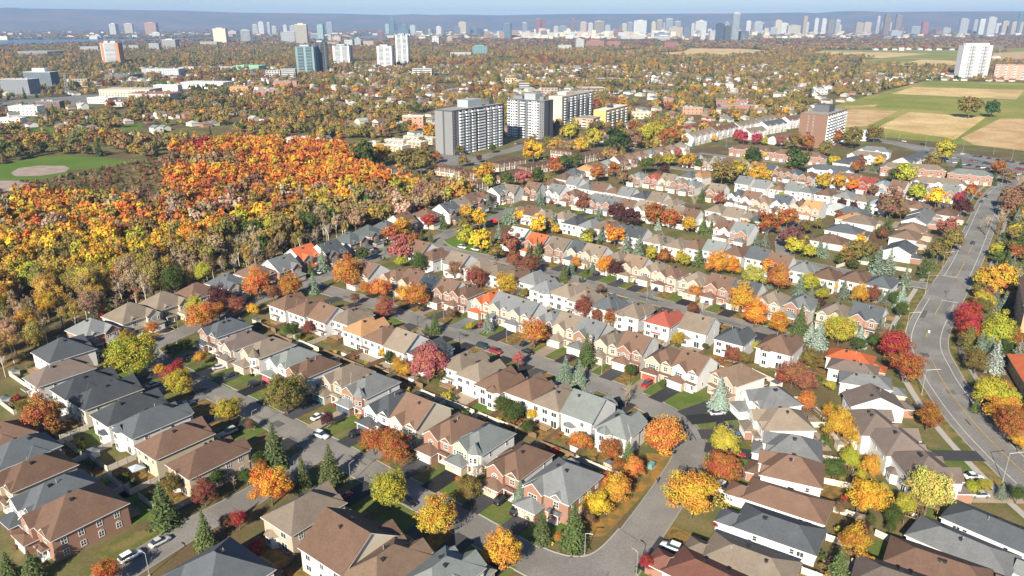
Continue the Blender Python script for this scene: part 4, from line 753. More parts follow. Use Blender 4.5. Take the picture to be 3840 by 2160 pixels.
# far buildings: x, y, width, height, tint, facade
CITY = [
(-1495,4028,63,77,'cream','p'),
(-1452,4292,50,67,'grey','r'),
(-1198,4209,72,59,'grey','g'),
(-1045,3907,58,98,'cream','r'),
(-1157,4759,38,95,'tealm','g'),
(-1613,6979,49,108,'pale','b'),
(-2201,6935,46,112,'white','g'),
(-2067,6714,24,106,'white','r'),
(-1841,6630,46,80,'white','b'),
(-2148,7480,35,83,'white','g'),
(-1419,3246,56,39,'white','r'),
(-1412,3092,39,29,'grey','g'),
(-1521,3152,37,20,'grey','g'),
(-1549,3122,27,19,'tealm','g'),
(-1578,2925,63,21,'white','b'),
(-1555,2536,111,17,'grey','b'),
(-3077,6726,94,104,'orange','b'),
(-2625,5811,54,37,'white','g'),
(-750,1340,25,13,'tan','g'),
(-477,1546,28,15,'white','g'),
(-446,1546,27,18,'white','b'),
(-3574,7365,72,97,'cream','b'),
(-3392,6710,57,96,'white','b'),
(-2299,7070,44,89,'white','b'),
(-2119,7035,38,73,'white','b'),
(-1425,3687,74,21,'cream','b'),
(-2508,7057,87,34,'cream','b'),
(-1243,4938,46,34,'navy','b'),
(-1028,4437,21,41,'pale','g'),
(-976,4378,46,33,'tan','g'),
(-846,3687,63,19,'cream','b'),
(-1152,7291,39,97,'teal','r'),
(-1038,6837,42,131,'teal','r'),
(-1070,7291,23,95,'navy','b'),
(-1013,6698,65,40,'teal','b'),
(-751,4498,28,56,'redbr','r'),
(-744,4592,12,44,'slate','r'),
(-946,6837,95,50,'teal','b'),
(-954,6982,50,92,'teal','r'),
(-863,6866,47,84,'pale','g'),
(-681,6194,31,49,'slate','b'),
(-662,6313,20,51,'grey','r'),
(-392,4028,36,35,'white','g'),
(-610,6565,41,75,'white','g'),
(-575,6565,25,59,'slate','r'),
(-348,4378,29,31,'tan','g'),
(-506,7291,56,66,'slate','b'),
(-458,7291,70,112,'tan','g'),
(-405,7291,39,58,'teal','b'),
(-359,7455,61,65,'slate','r'),
(-280,6836,34,54,'navy','b'),
(-145,5131,40,37,'brown','g'),
(-34,5254,49,102,'blue','r'),
(109,6698,41,106,'pale','r'),
(226,6837,42,138,'red','r'),
(274,6837,39,119,'red','b'),
(209,5131,40,56,'brown','r'),
(313,6374,39,38,'slate','b'),
(407,7300,45,72,'grey','g'),
(463,7165,61,78,'grey','r'),
(518,6710,36,133,'brown','b'),
(596,7179,33,118,'slate','r'),
(596,6600,51,111,'rose','g'),
(697,7020,41,101,'white','g'),
(751,6811,86,117,'tan','r'),
(879,7256,47,83,'grey','g'),
(980,7294,58,112,'slate','b'),
(1067,7492,45,97,'cream','g'),
(1084,7246,45,108,'grey','r'),
(1134,7000,112,123,'white','g'),
(1269,7322,29,129,'navy','r'),
(1188,6632,35,111,'cream','g'),
(1338,7175,50,129,'tan','r'),
(1390,7225,17,101,'grey','g'),
(1383,6954,62,139,'pale','r'),
(1320,6374,112,71,'tan','g'),
(714,5296,43,62,'redbr','g'),
(994,5212,97,42,'navy','b'),
(905,4691,69,31,'white','b'),
(753,4901,152,30,'white','g'),
(517,7291,45,51,'cream','g'),
(526,6698,93,34,'white','g'),
(732,7291,34,46,'cream','b'),
(1419,6770,52,117,'grey','r'),
(276,3183,32,42,'white','g'),
(206,3063,52,23,'white','g'),
(360,3399,79,31,'redbr','g'),
(448,3453,59,28,'redbr','g'),
(653,3214,57,30,'red','g'),
(-105,2556,48,33,'tealm','g'),
(-163,2478,66,16,'white','b'),
(-187,1612,41,15,'white','b'),
(-2,1354,20,13,'cream','g'),
(21,1312,17,8,'white','b'),
(59,1223,27,7,'rose','g'),
(177,1415,45,9,'rose','b'),
(127,1211,39,9,'cream','b'),
(-724,3687,29,34,'grey','g'),
(-667,3646,45,25,'cream','b'),
(-768,3687,40,30,'white','g'),
(1135,5131,40,76,'slate','g'),
(1606,7020,27,95,'white','g'),
(1710,7156,102,117,'white','g'),
(1738,7255,50,123,'cream','r'),
(1211,4759,32,57,'white','g'),
(1274,4829,46,98,'navy','r'),
(1322,4829,36,84,'dkbr','r'),
(1328,4691,41,160,'pale','r'),
(1995,7344,37,112,'grey','g'),
(1420,4829,64,56,'slate','b'),
(1412,4829,34,31,'brown','g'),
(2094,7001,40,117,'white','g'),
(2343,7495,87,112,'white','b'),
(2350,7291,56,97,'slate','g'),
(2179,6565,59,67,'grey','b'),
(2512,7030,103,84,'cream','b'),
(2445,6600,31,156,'tan','g'),
(2715,7315,57,112,'white','g'),
(2710,7045,33,142,'white','g'),
(2870,7280,39,138,'white','g'),
(2957,7330,51,129,'brown','g'),
(2746,6665,36,125,'white','r'),
(3081,7000,65,104,'tan','g'),
(3371,7494,61,109,'tan','g'),
(3313,7150,42,106,'grey','g'),
(3269,6904,78,108,'white','g'),
(2911,5970,83,45,'pale','g'),
(3450,6980,27,68,'brown','g'),
(3452,6600,46,111,'red','g'),
(3166,6670,52,171,'brown','g'),
(3475,7115,50,171,'brown','g'),
(3394,7335,23,162,'white','g'),
(4036,7060,71,137,'grey','g'),
(4266,7271,45,129,'grey','g'),
(4207,7062,64,131,'white','g'),
(4014,6619,65,148,'white','g'),
(4502,7291,77,95,'white','g'),
(4494,7200,56,118,'tan','g'),
(4532,7090,99,112,'tan','g'),
(4338,6770,26,186,'blue','r'),
(2856,6875,16,84,'cream','g'),
(2452,7140,77,101,'white','g'),
(2334,6930,54,126,'cream','g'),
(2213,5811,45,37,'cream','b'),
(2137,5811,76,25,'cream','b'),
(3946,7291,62,43,'redbr','g'),
(3923,7120,66,63,'white','b'),
(4408,7455,138,41,'slate','b'),
(3709,7240,90,72,'grey','b'),
(2034,3279,41,14,'brown','b'),
]
LOWB = [
(-771,1195,49,22.3,'office'),
(-790,1288,47,27.5,'glassoff'),
(-773,1516,57,8.8,'lowd'),
(-731,1612,74,13.3,'lowg'),
(-627,1835,63,9.0,'lowgreen'),
(-718,1819,124,6.0,'lowc'),
(-581,1152,78,10.2,'lowc'),
(-551,1226,39,11.2,'loww'),
(-515,1088,67,10.1,'lowred'),
(-568,936,28,13.8,'dkblk'),
(-584,911,35,10.8,'loww'),
(-557,842,24,5.1,'loww'),
(-570,1054,32,7.1,'loww'),
(-528,1016,28,6.0,'lowred'),
(-430,1214,29,10.1,'lowor'),
(-523,1302,76,9.7,'loww'),
(-378,1169,32,6.9,'lowrb'),
(-395,1344,40,8.9,'lowrb'),
(-381,1203,31,7.0,'lowrb'),
(-168,626,29,7.4,'lowgr'),
(-199,697,21,3.0,'lowc'),
(-105,804,22,11.7,'apart'),
(-82,783,8,5.4,'loww'),
(219,925,24,7.9,'lowpk'),
(294,1025,41,6.9,'lowrb'),
(284,961,42,6.5,'lowrb'),
(474,1263,17,5.3,'lowd'),
(478,1191,21,8.0,'lowg'),
(352,1289,35,7.5,'loww'),
(206,1016,16,10.3,'lowrb'),
(150,879,23,7.5,'lowc'),
(329,709,14,8.6,'loww'),
]
CARDATA = [
(-79.2,127.4,51,'suv','white','white SUV parked on the corner street at lower left, front one'),
(-75.2,132.1,51,'sedan','silver','silver sedan parked behind the white SUV at lower left'),
(-51.2,175.6,-30,'suv','white','white SUV in the near street by the dark parked-up driveway'),
(-54.5,185.8,52,'sedan','white','white car with black roof on the driveway above the street corner'),
(-94.5,193.2,52,'sedan','silver','silver car on a shaded driveway behind the slate roof'),
(-94.5,201.9,52,'sedan','dark','dark car parked in shade beside the yellow-green maple'),
(-105.7,224.7,52,'suv','dark','dark SUV on the curved paver driveway at left'),
(-94.2,217.8,30,'sedan','silver','silver sedan on the blacktop driveway of the tan turret house'),
(-78.6,205.9,40,'suv','black','black SUV on the driveway beside the pink garage'),
(-134.6,227.4,52,'sedan','white','white car behind the yellow-green maple at left'),
(-109.7,205.5,52,'sedan','silver','silver car on the driveway left of the red tree'),
(-79.2,295.7,52,'sedan','blue','blue car by the blue spruce near the woods street'),
(-41.9,176.7,52,'suv','black','black SUV on the driveway left of the orange-brown maples'),
(-2.4,146.9,52,'suv','black','black car on the asphalt driveway left of the brick corner house'),
(1.4,142.9,52,'suv','black','black car on the paver driveway of the brick corner house'),
(-24.0,146.2,-38,'sedan','black','dark car in shade beside the lime maple'),
(-9.2,125.3,52,'suv','white','white van nose-in beside the bottom green-grey roof'),
(58.3,187.9,10,'sedan','silver','silver sedan on the wide driveway by the bend'),
(58.4,180.5,-10,'suv','navy','navy SUV on the driveway by the bend, left one'),
(59.1,177.1,-10,'sedan','blue','blue car on the driveway by the bend behind the navy SUV'),
(57.6,166.5,-15,'sedan','red','red car behind the lime and orange maples at right'),
(49.1,151.2,-35,'van','white','white camper van beside the big golden maple'),
(115.4,190.7,0,'sedan','black','dark car in front of the long block, upper one'),
(114.5,188.0,0,'sedan','navy','dark car in front of the long block, lower one'),
(112.7,156.4,0,'sedan','white','white car at the end of the long grey-brown block'),
(-10.1,234.3,-38,'suv','green','dark green SUV parked in the middle street'),
(-5.5,230.0,-38,'suv','red','dark red SUV parked behind the dark green one'),
(5.4,229.6,-38,'sedan','black','black sedan driving along the middle street'),
(4.3,236.3,50,'sedan','black','black car on the driveway left of the orange maple'),
(19.1,225.4,50,'sedan','maroon','maroon car on the driveway by the tall green spruce'),
(-24.6,353.8,-38,'suv','white','white SUV parked beside the little park, left one'),
(-18.0,350.2,-38,'sedan','white','white car parked beside the little park, right one'),
(-30.1,409.4,-10,'suv','white','white SUV near the top of the woods street'),
(37.5,312.6,45,'suv','black','black SUV on the driveway beside the columnar cedars'),
(46.8,303.4,50,'sedan','navy','navy car on the driveway of the third garage row'),
(53.9,300.8,50,'sedan','black','black car on the driveway beside the round bush'),
(60.4,292.4,50,'sedan','black','black car on the driveway of the brick third row house'),
(65.6,294.9,50,'sedan','silver','silver car under the carport of the third garage row'),
(-46.6,280.4,50,'sedan','black','black car beside the orange maples of the second garage row'),
(-33.5,269.5,50,'sedan','black','black car on the driveway beside the orange maple trunk'),
(77.6,276.8,50,'sedan','grey','grey car on the pale concrete driveway at right'),
(82.1,279.8,50,'sedan','black','black car under the carport of the brown-roofed brick house'),
(82.6,271.7,50,'sedan','black','black car on the blacktop beside the golden maples'),
(232.0,361.8,57,'sedan','navy','navy car driving on the wide road'),
(302.7,468.9,57,'sedan','black','black car on the wide road near the top bend'),
(290.9,453.9,237,'sedan','navy','navy car on the wide road near the top bend, nearer one'),
(366.4,703.7,-68,'sedan','white','white car driving along the far avenue'),
(374.5,685.9,-68,'suv','black','black car driving along the far avenue'),
(24.6,451.0,50,'suv','red','red SUV on the driveway beside the blue spruce, middle distance'),
(28.3,443.9,50,'sedan','dark','dark car beside the red SUV in the middle distance'),
(103.8,483.6,50,'suv','black','black SUV on a driveway of the fifth garage row'),
(171.6,428.7,20,'sedan','navy','navy car by the round lane at right'),
]
LAMPDATA = [(-73.0,122.3,5.5),(-70.7,179.6,5.5),(-39.0,154.3,5.5),(25.1,122.6,5.5),(15.2,128.4,5.5),(-121.7,251.6,5.5),(-106.8,278.4,5.5),(28.4,213.8,5.5),(-25.6,260.3,5.5),(-1.9,239.9,5.5),(-62.2,347.7,6.1),(-46.9,277.2,5.5),(54.3,281.7,5.5),(-116.5,238.2,5.5),(-21.0,595.9,6.3),(-47.9,620.9,5.5),(73.3,267.8,5.5),]
COBRADATA = [(119.0,154.9,8.0,60),(122.6,199.9,8.2,84),(140.2,245.2,8.5,72),(193.2,318.9,8.5,52),(333.9,503.4,8.4,42),(308.5,486.4,8.0,30),(169.5,287.9,8.0,0),(364.6,662.4,11.0,0),(393.5,669.8,8.2,0),(381.5,634.2,11.0,0),(407.9,634.2,8.0,0),(402.8,601.9,9.6,0),(359.9,726.5,8.0,0),(368.5,717.9,8.0,0),]
FARMDATA = [(1405,3279),(1476,3346),(1548,3417),(1477,3183),(1515,3183),(1555,3183),(1566,3152),(1641,3246),(1674,3214),(1676,3152),(1736,3183),(1787,3183),(1073,3687),(1107,3566),(1139,3794),(1525,2459),(1055,3152),]
SPOT = {
'person1': (35.2, 154.3),
'person2': (178.4, 288.7),
'person3': (149.2, 246.4),
'sign': (135.3, 192.1),
'hydrant': (8.6, 131.7),
'box': (34.9, 161.3),
'hoop': (-18.4, 239.9),
'hoop2': (-34.9, 255.1),
'gaz': (-91.9, 157.7),
'umb': (-131.6, 177.5),
'perg': (83.6, 185.0),
'perg2': (89.3, 139.1),
'shed': (93.9, 143.4),
'pyl': (-674.9, 1167.9),
'pyl2': (-612.2, 1293.0),
'brk': (184.8, 248.8),
'terr': (153.7, 203.4),
'tramp': (-144.1, 188.1),
'umb2': (-10.0, 397.5),
'shedA': (84.4, 167.9),
'shedB': (91.5, 205.1),
'van': (-227.5, 673.6),
}

# ------------------------------------------------------------------ ground, roads, fields, water, hills
GROUND = mix2('ground_lawn', (.1,.108,.035), (.165,.138,.062), .09, .4, .6, fine=1.5, c=(.12,.085,.045), cscale=.02)
sheet_no = [0]
def sheet(name, poly, mat, z, kind='structure', **kw):
    mb = MB(); mb.face([(p[0], p[1], z) for p in poly]); o = mb.build(name, mat); tag(o, kind=kind, **kw); return o
gmb = MB(); E0 = 25000
gmb.face([(-E0,-900,0),(E0,-900,0),(E0,24000,0),(-E0,24000,0)]); tag(gmb.build('ground', GROUND), kind='structure')
def smooth_pts(pts, step=3.0, closed=False):
    P = [np.array(p, float) for p in pts]; out = []
    n = len(P)
    for i in range(n - 1):
        p0 = P[max(i-1,0)]; p1 = P[i]; p2 = P[i+1]; p3 = P[min(i+2,n-1)]
        k = max(1, int(np.linalg.norm(p2-p1)/step))
        for j in range(k):
            t = j/k
            out.append(.5*((2*p1)+(-p0+p2)*t+(2*p0-5*p1+4*p2-p3)*t*t+(-p0+3*p1-3*p2+p3)*t**3))
    out.append(P[-1]); return np.array(out)
def normals(pts):
    d = np.gradient(pts, axis=0); d /= np.linalg.norm(d, axis=1)[:,None]
    return np.stack([-d[:,1], d[:,0]], 1)
def ribbon(name, pts, o0, o1, z, mat, parent=None, kind='structure'):
    n = normals(pts); mb = MB()
    a = pts + n*o0; b = pts + n*o1
    v = [(x,y,z) for x,y in a] + [(x,y,z) for x,y in b]; m = len(pts)
    mb.v = v; mb.f = [(i, i+1, m+i+1, m+i) for i in range(m-1)] if o0 < o1 else [(m+i, m+i+1, i+1, i) for i in range(m-1)]
    mb.f = [f[::-1] if False else f for f in mb.f]; mb.m = [0]*len(mb.f)
    o = mb.build(name, mat, parent)
    if parent is None: tag(o, kind=kind)
    return o
ROADS = []
for nm, w_, pts in ROADDATA: ROADS.append((nm, w_, smooth_pts(pts)))
def road_gap(x, y, skip=None):
    g_ = 1e9
    for i, (nm, w_, P) in enumerate(ROADS):
        if i == skip: continue
        g_ = min(g_, float(np.min(np.hypot(P[:,0]-x, P[:,1]-y))) - w_/2)
    return g_
for i, (nm, w_, P) in enumerate(ROADS):
    main = w_ > 11
    ribbon(nm, P, -w_/2, w_/2, .03 + .012*i, ASPH2 if main else ASPH)
    n = normals(P)
    kb = MB()
    for sgn in (-1, 1):                                   # kerbs, left open where another road joins
        for k in range(len(P)-1):
            a = P[k] + n[k]*sgn*(w_/2+.12); b = P[k+1] + n[k+1]*sgn*(w_/2+.12)
            if road_gap(*((a+b)/2), skip=i) < .6: continue
            q = n[k]*.14; q2 = n[k+1]*.14
            A, B, C_, D_ = a-q, b-q2, b+q2, a+q
            for h0, h1, f in ((0, .13, None),):
                kb.face([(*A,.13),(*B,.13),(*C_,.13),(*D_,.13)]); kb.face([(*A,0),(*B,0),(*B,.13),(*A,.13)]); kb.face([(*D_,0),(*C_,0),(*C_,.13),(*D_,.13)][::-1])
    tag(kb.build('kerb', CONC), kind='structure')
# markings and pavements of the wide road
def dashes(P, off, w_, z, mat, gaps, name, parent=None):
    n = normals(P); s = np.concatenate([[0], np.cumsum(np.linalg.norm(np.diff(P, axis=0), axis=1))])
    for a, b in gaps:
        idx = [k for k in range(len(P)) if a <= s[k] <= b]
        if len(idx) < 2: continue
        ribbon(name, P[idx], off(s[idx])[:,None]-w_/2 if callable(off) else off-w_/2, off(s[idx])[:,None]+w_/2 if callable(off) else off+w_/2, z, mat, parent)
AR = [P for nm, w_, P in ROADS if nm == 'arterial_road'][0]
arS = np.concatenate([[0], np.cumsum(np.linalg.norm(np.diff(AR, axis=0), axis=1))])
def near_s(x, y): return float(arS[int(np.argmin(np.hypot(AR[:,0]-x, AR[:,1]-y)))])
j0 = near_s(168, 283); j1 = near_s(190, 312)              # the junction is left clear
dashes(AR, 4.6, .22, .20, PAINTW, ((0, j0), (j1, 900)), 'edge_line'); dashes(AR, -4.4, .22, .20, PAINTW, ((0, j0-2), (j1-6, 900)), 'edge_line')
c1 = near_s(134, 200); c2 = near_s(143, 228)
dashes(AR, 0.0, .24, .21, PAINTY, ((0, c2-4), (c2+12, c2+24), (c2+38, j0), (j1, j1+30), (j1+42, j1+75), (j1+90, j1+130)), 'centre_line')
for s_, a, b in ((j0, -6, .3), (j1, -.3, 6)):
    k = int(np.argmin(abs(arS - s_))); n_ = normals(AR)[k]; d_ = np.array([n_[1], -n_[0]])
    A = AR[k]+n_*a; B = AR[k]+n_*b
    sheet('stop_line', [A-d_*.3, B-d_*.3, B+d_*.3, A+d_*.3], PAINTW, .215)
iAR = [i for i, r in enumerate(ROADS) if r[0] == 'arterial_road'][0]
def runs(o0, o1, z, mat, name):                             # broken where a side street joins
    n = normals(AR); ok = [road_gap(*(AR[k]+n[k]*(o0+o1)/2), skip=iAR) > .8 for k in range(len(AR))]; k = 0
    while k < len(AR):
        if not ok[k]: k += 1; continue
        j = k
        while j+1 < len(AR) and ok[j+1]: j += 1
        if j-k > 1: ribbon(name, AR[k:j+1], o0, o1, z, mat)
        k = j+1
runs(10.2, 12.0, .15, CONC, 'sidewalk'); runs(-11.4, -9.8, .15, CONC, 'sidewalk')
VERGE = mix2('verge_grass', (.1,.115,.035), (.21,.155,.06), .25, fine=2)
runs(7.0, 10.2, .11, VERGE, 'grass_verge'); runs(-9.8, -7.0, .11, VERGE, 'grass_verge')
# repairs in the asphalt
PATCH = M('asphalt_patch', (.12,.116,.11), .9, .2, 2, .5, objvar=.35); pr_ = random.Random(4)
for i, (nm, w_, P) in enumerate(ROADS[:8]):
    n = normals(P)
    for k in range(3, len(P)-4, 3):
        if pr_.random() < .55: continue
        a = pr_.uniform(-.42, .2)*w_; b_ = a + pr_.choice((.25, .25, .5, 1.6, 2.4)); m = k + pr_.choice((1, 1, 2, 3))
        ribbon('road_patch', P[k:m+1], a, min(b_, w_*.48), .19 + .0006*(k % 7) if i < 9 else .2, PATCH)
CR = smooth_pts([(5.2,131.6),(8.5,129.3),(12.5,127.8),(16.2,128.3),(19.6,131.3),(23.7,136.9)], .6)
sheet('street_corner', [tuple(q) for q in CR] + [(27,133),(18,121),(10,123.5)], ASPH, .205)
n_c = normals(CR); kb = MB()
for k in range(len(CR)-1):
    A, B, C_, D_ = CR[k], CR[k+1], CR[k+1]+n_c[k+1]*.28, CR[k]+n_c[k]*.28
    kb.face([(*A,.3),(*B,.3),(*C_,.3),(*D_,.3)]); kb.face([(*A,0),(*B,0),(*B,.3),(*A,.3)]); kb.face([(*D_,0),(*C_,0),(*C_,.3),(*D_,.3)][::-1])
tag(kb.build('kerb', CONC), kind='structure')
# fields and open land
STRAW = mix2('straw_field', (.5,.36,.16), (.6,.45,.22), .03, fine=.25, c=(.42,.3,.14), cscale=.012)
STRAW2 = mix2('stubble_field', (.42,.27,.13), (.5,.36,.19), .04, fine=.3)
GREEN = mix2('hay_field', (.17,.2,.035), (.22,.22,.05), .015, fine=.2, c=(.29,.26,.075), cscale=.008)
SOIL = mix2('bare_soil', (.28,.22,.18), (.34,.28,.23), .1, fine=1)
LUSH = mix2('sports_turf', (.085,.15,.022), (.11,.165,.03), .03, fine=1)
WOODFLOOR = mix2('woodland_floor', (.13,.1,.05), (.1,.1,.045), .06, fine=1, c=(.2,.14,.06), cscale=.1)
LOT = mix2('parking_asphalt', (.16,.158,.155), (.2,.197,.19), .05, fine=1)
MATS = dict(straw=STRAW, straw2=STRAW2, green=GREEN, soil=SOIL, lush=LUSH, floor=WOODFLOOR, lot=LOT, litter=mix2('lawn_fallen_leaves', (.16,.12,.04), (.3,.16,.04), .35, fine=2.5), litter2=mix2('lawn_patchy', (.1,.115,.03), (.17,.14,.05), .3, fine=2))
for i, (nm, mk, z, poly) in enumerate(SHEETS): sheet(nm, poly, MATS[mk], z)
wm, wt, wp = new_mat('river_water'); wp.inputs['Base Color'].default_value = (.02,.06,.13,1); wp.inputs['Roughness'].default_value = .25
wn = wt.nodes.new('ShaderNodeTexNoise'); wn.inputs['Scale'].default_value = .02; wb = wt.nodes.new('ShaderNodeBump'); wb.inputs['Strength'].default_value = .3; wb.inputs['Distance'].default_value = 3
wt.links.new(wn.outputs['Fac'], wb.inputs['Height']); wt.links.new(wb.outputs[0], wp.inputs['Normal'])
for nm, poly in WATER: sheet(nm, poly, wm, 1.5)
# far wooded hills, a real ridge line 10 to 18 km out
HILL = mix2('hill_forest', (.1,.06,.035), (.16,.085,.04), .0012, fine=.01, c=(.07,.07,.035), cscale=.0025)
hb = MB(); nA, nR = 160, 12; az0, az1 = -44, 44
prof_x = [p[0] for p in HILLTOP]; prof_y = [p[1] for p in HILLTOP]
import mathutils
for i in range(nA+1):
    az = R(az0 + (az1-az0)*i/nA); px = 1920 + 2971*math.tan(az)
    top = float(np.interp(px, prof_x, prof_y))
    for j in range(nR+1):
        d = 12500 + 6500*j/nR; f = 1 - abs(d-15500)/3000 if d < 15500 else 1 - (d-15500)/5000
        nz = mathutils.noise.noise((d*.0006*sin(az)*3, d*.0006*cos(az)*3, 3.3))
        h = max(0, f)**1.25*top*(1 + .22*nz*(0 if abs(d-15500) < 400 else 1)) - 6
        hb.v.append((d*sin(az), d*cos(az), h))
for i in range(nA):
    for j in range(nR):
        a = i*(nR+1)+j; hb.f.append((a, a+nR+1, a+nR+2, a+1)); hb.m.append(0)
tag(hb.build('hills', HILL, smooth=True), kind='structure')
# the air: one closed box round everything
hz = MB(); hz.box(-25500, 25500, -950, 24500, -2, 480, bottom=True)
hm = bpy.data.materials.new('haze_air'); hm.use_nodes = True; ht = hm.node_tree; ht.nodes.clear()
ho = ht.nodes.new('ShaderNodeOutputMaterial'); pv = ht.nodes.new('ShaderNodeVolumePrincipled')
pv.inputs['Color'].default_value = (.4,.62,1.0,1); pv.inputs['Density'].default_value = 7e-5; pv.inputs['Anisotropy'].default_value = 0.0
ht.links.new(pv.outputs[0], ho.inputs['Volume'])
tag(hz.build('haze', hm), kind='stuff')

# ------------------------------------------------------------------ houses
CACHE = {}
def cached(key, fn):
    if key not in CACHE: CACHE[key] = fn()
    return CACHE[key]
def win_mesh(w_, h_, nx, ny, arch=False):
    def mk():
        f = MB(); t = .1; pr = .07
        f.box(-w_/2-t, w_/2+t, -pr, 0, -t*1.3, 0, bottom=True); f.box(-w_/2-t, w_/2+t, -pr, 0, h_, h_+t, bottom=True)
        f.box(-w_/2-t, -w_/2, -pr, 0, 0, h_); f.box(w_/2, w_/2+t, -pr, 0, 0, h_)
        for i in range(1, nx): x = -w_/2 + w_*i/nx; f.box(x-.045, x+.045, -.055, -.02, 0, h_)
        for i in range(1, ny): z = h_*i/ny; f.box(-w_/2, w_/2, -.05, -.02, z-.04, z+.04, bottom=True)
        if arch:
            n = 6; r = w_/2+t
            pts = [(cos(pi*k/n)*r, sin(pi*k/n)*r*.8) for k in range(n+1)]
            for k in range(n):
                (x0,z0),(x1,z1) = pts[k], pts[k+1]
                f.face([(x0,-pr,h_+z0),(x1,-pr,h_+z1),(x1*.84,-pr,h_+z1*.84),(x0*.84,-pr,h_+z0*.84)][::-1]); f.face([(x0,-pr,h_+z0),(x0,0,h_+z0),(x1,0,h_+z1),(x1,-pr,h_+z1)][::-1])
            for a in (60, 120): f.box(cos(R(a))*r*.4-.04, cos(R(a))*r*.4+.04, -.055, -.02, h_, h_+r*.62)
        g_ = MB(); g_.face([(-w_/2,-.02,0),(w_/2,-.02,0),(w_/2,-.02,h_),(-w_/2,-.02,h_)])
        if arch: g_.face([(x*.84,-.022,h_+z*.84) for x, z in pts])
        return f.mesh('window', TRIM), g_.mesh('pane', GLASS)
    return cached(('win', w_, h_, nx, ny, arch), mk)
def window(parent, x, y, z, side, w_, h_, nx=2, ny=1, arch=False, pane=True, name='window'):
    """side 0 front(-y) 1 right(+x) 2 back(+y) 3 left(-x)"""
    f, g_ = win_mesh(w_, h_, nx, ny, arch)
    o = ob(name, f, parent, (x, y, z), side*pi/2)
    ob('pane', g_, o)
    return o
def door_mesh(kind):
    def mk():
        d = MB()
        d.box(-.55, .55, -.06, 0, 0, 2.2); d.box(-.3, .3, -.075, -.06, 1.1, 1.9, m=1); d.box(.36, .44, -.12, -.06, 1.0, 1.12, m=2)
        return d.mesh('door', [GDOOR[kind], GLASS, STEEL])
    return cached(('door', kind), mk)
def gdoor_mesh(w_, kind):
    def mk():
        d = MB()
        for k in range(4): d.box(-w_/2, w_/2, -.05, 0, k*.54+.015, k*.54+.525, bottom=True)
        n = max(2, int(w_/.62))
        for i in range(n):
            x = -w_/2 + w_*(i+.5)/n; d.box(x-.2, x+.2, -.06, -.05, 1.78, 2.04, m=1)
        d.box(-w_/2-.1, w_/2+.1, -.08, 0, 2.16, 2.3, m=2, bottom=True)
        return d.mesh('garage_door', [GDOOR[kind], GLASS, TRIM])
    return cached(('gd', w_, kind), mk)
def vent_mesh():
    def mk():
        d = MB(); d.box(-.28, .28, -.28, .28, -.2, .3); d.box(-.36, .36, -.36, .36, .3, .42, bottom=True); return d.mesh('roof_vent', DARK)
    return cached('vent', mk)
def pipe_mesh():
    def mk():
        d = MB(); d.tube((0,0,-.2),(0,0,.75),.08,.08); d.tube((0,0,.75),(0,0,.9),.14,.14); return d.mesh('flue_pipe', STEEL)
    return cached('pipe', mk)
def roof(mb, fb, x0, x1, y0, y1, z, p, ov, axis='y', e0='hip', e1='hip', th=.2):
    """hipped or gabled roof on a rectangle; top faces to mb, fascia and soffit to fb; returns ridge height"""
    X0, X1, Y0, Y1 = x0-ov, x1+ov, y0-ov, y1+ov
    if axis == 'x':                                       # build along y, then swap
        tm, tf = MB(), MB(); r = roof(tm, tf, y0, y1, x0, x1, z, p, ov, 'y', e0, e1, th)
        for s_, d_ in ((tm, mb), (tf, fb)):
            b = len(d_.v); d_.v += [(v[1], v[0], v[2]) for v in s_.v]
            for f in s_.f: d_.f.append(tuple(b+i for i in f[::-1])); d_.m.append(0)
        return r
    hw = (X1-X0)/2; ze = z - ov*p + th; rise = hw*p; xm = (X0+X1)/2
    a = Y0 + (hw if e0 == 'hip' else 0); b_ = Y1 - (hw if e1 == 'hip' else 0)
    if a > b_: m_ = (a+b_)/2; rise *= ((Y1-Y0)/2)/hw if e0 == e1 == 'hip' else 1; a = b_ = m_
    T = [(X0,Y0,ze),(X1,Y0,ze),(X1,Y1,ze),(X0,Y1,ze),(xm,a,ze+rise),(xm,b_,ze+rise)]
    b = len(mb.v); mb.v += T
    fs = [(0,4,5,3),(1,2,5,4)]; fs = [(1,2,5,4),(3,0,4,5)]
    if e0 == 'hip': fs.append((0,1,4))
    if e1 == 'hip': fs.append((2,3,5))
    for f in fs: mb.f.append(tuple(b+i for i in f)); mb.m.append(0)
    per = [0] + ([] if e0 == 'hip' else [4]) + [1, 2] + ([] if e1 == 'hip' else [5]) + [3]
    for k in range(len(per)):
        A, B = T[per[k]], T[per[(k+1) % len(per)]]
        fb.face([(A[0],A[1],A[2]-th),(B[0],B[1],B[2]-th),(B[0],B[1],B[2]-.002),(A[0],A[1],A[2]-.002)])
    for f in fs: fb.face([(T[i][0],T[i][1],T[i][2]-th) for i in f][::-1])
    return ze + rise
def gable_wall(wb, x0, x1, y, z, p, m=0, flip=False):
    pts = [(x0,y,z),(x1,y,z),((x0+x1)/2,y,z+(x1-x0)/2*p)]
    wb.face(pts[::-1] if flip else pts, m)
def roof_z(x, hw, z, p): return z + (hw-abs(x))*p
HOUSES = []; PARKED = []; DECK = M('deck_boards', (.3,.2,.12), .85, .15, 4, .6)
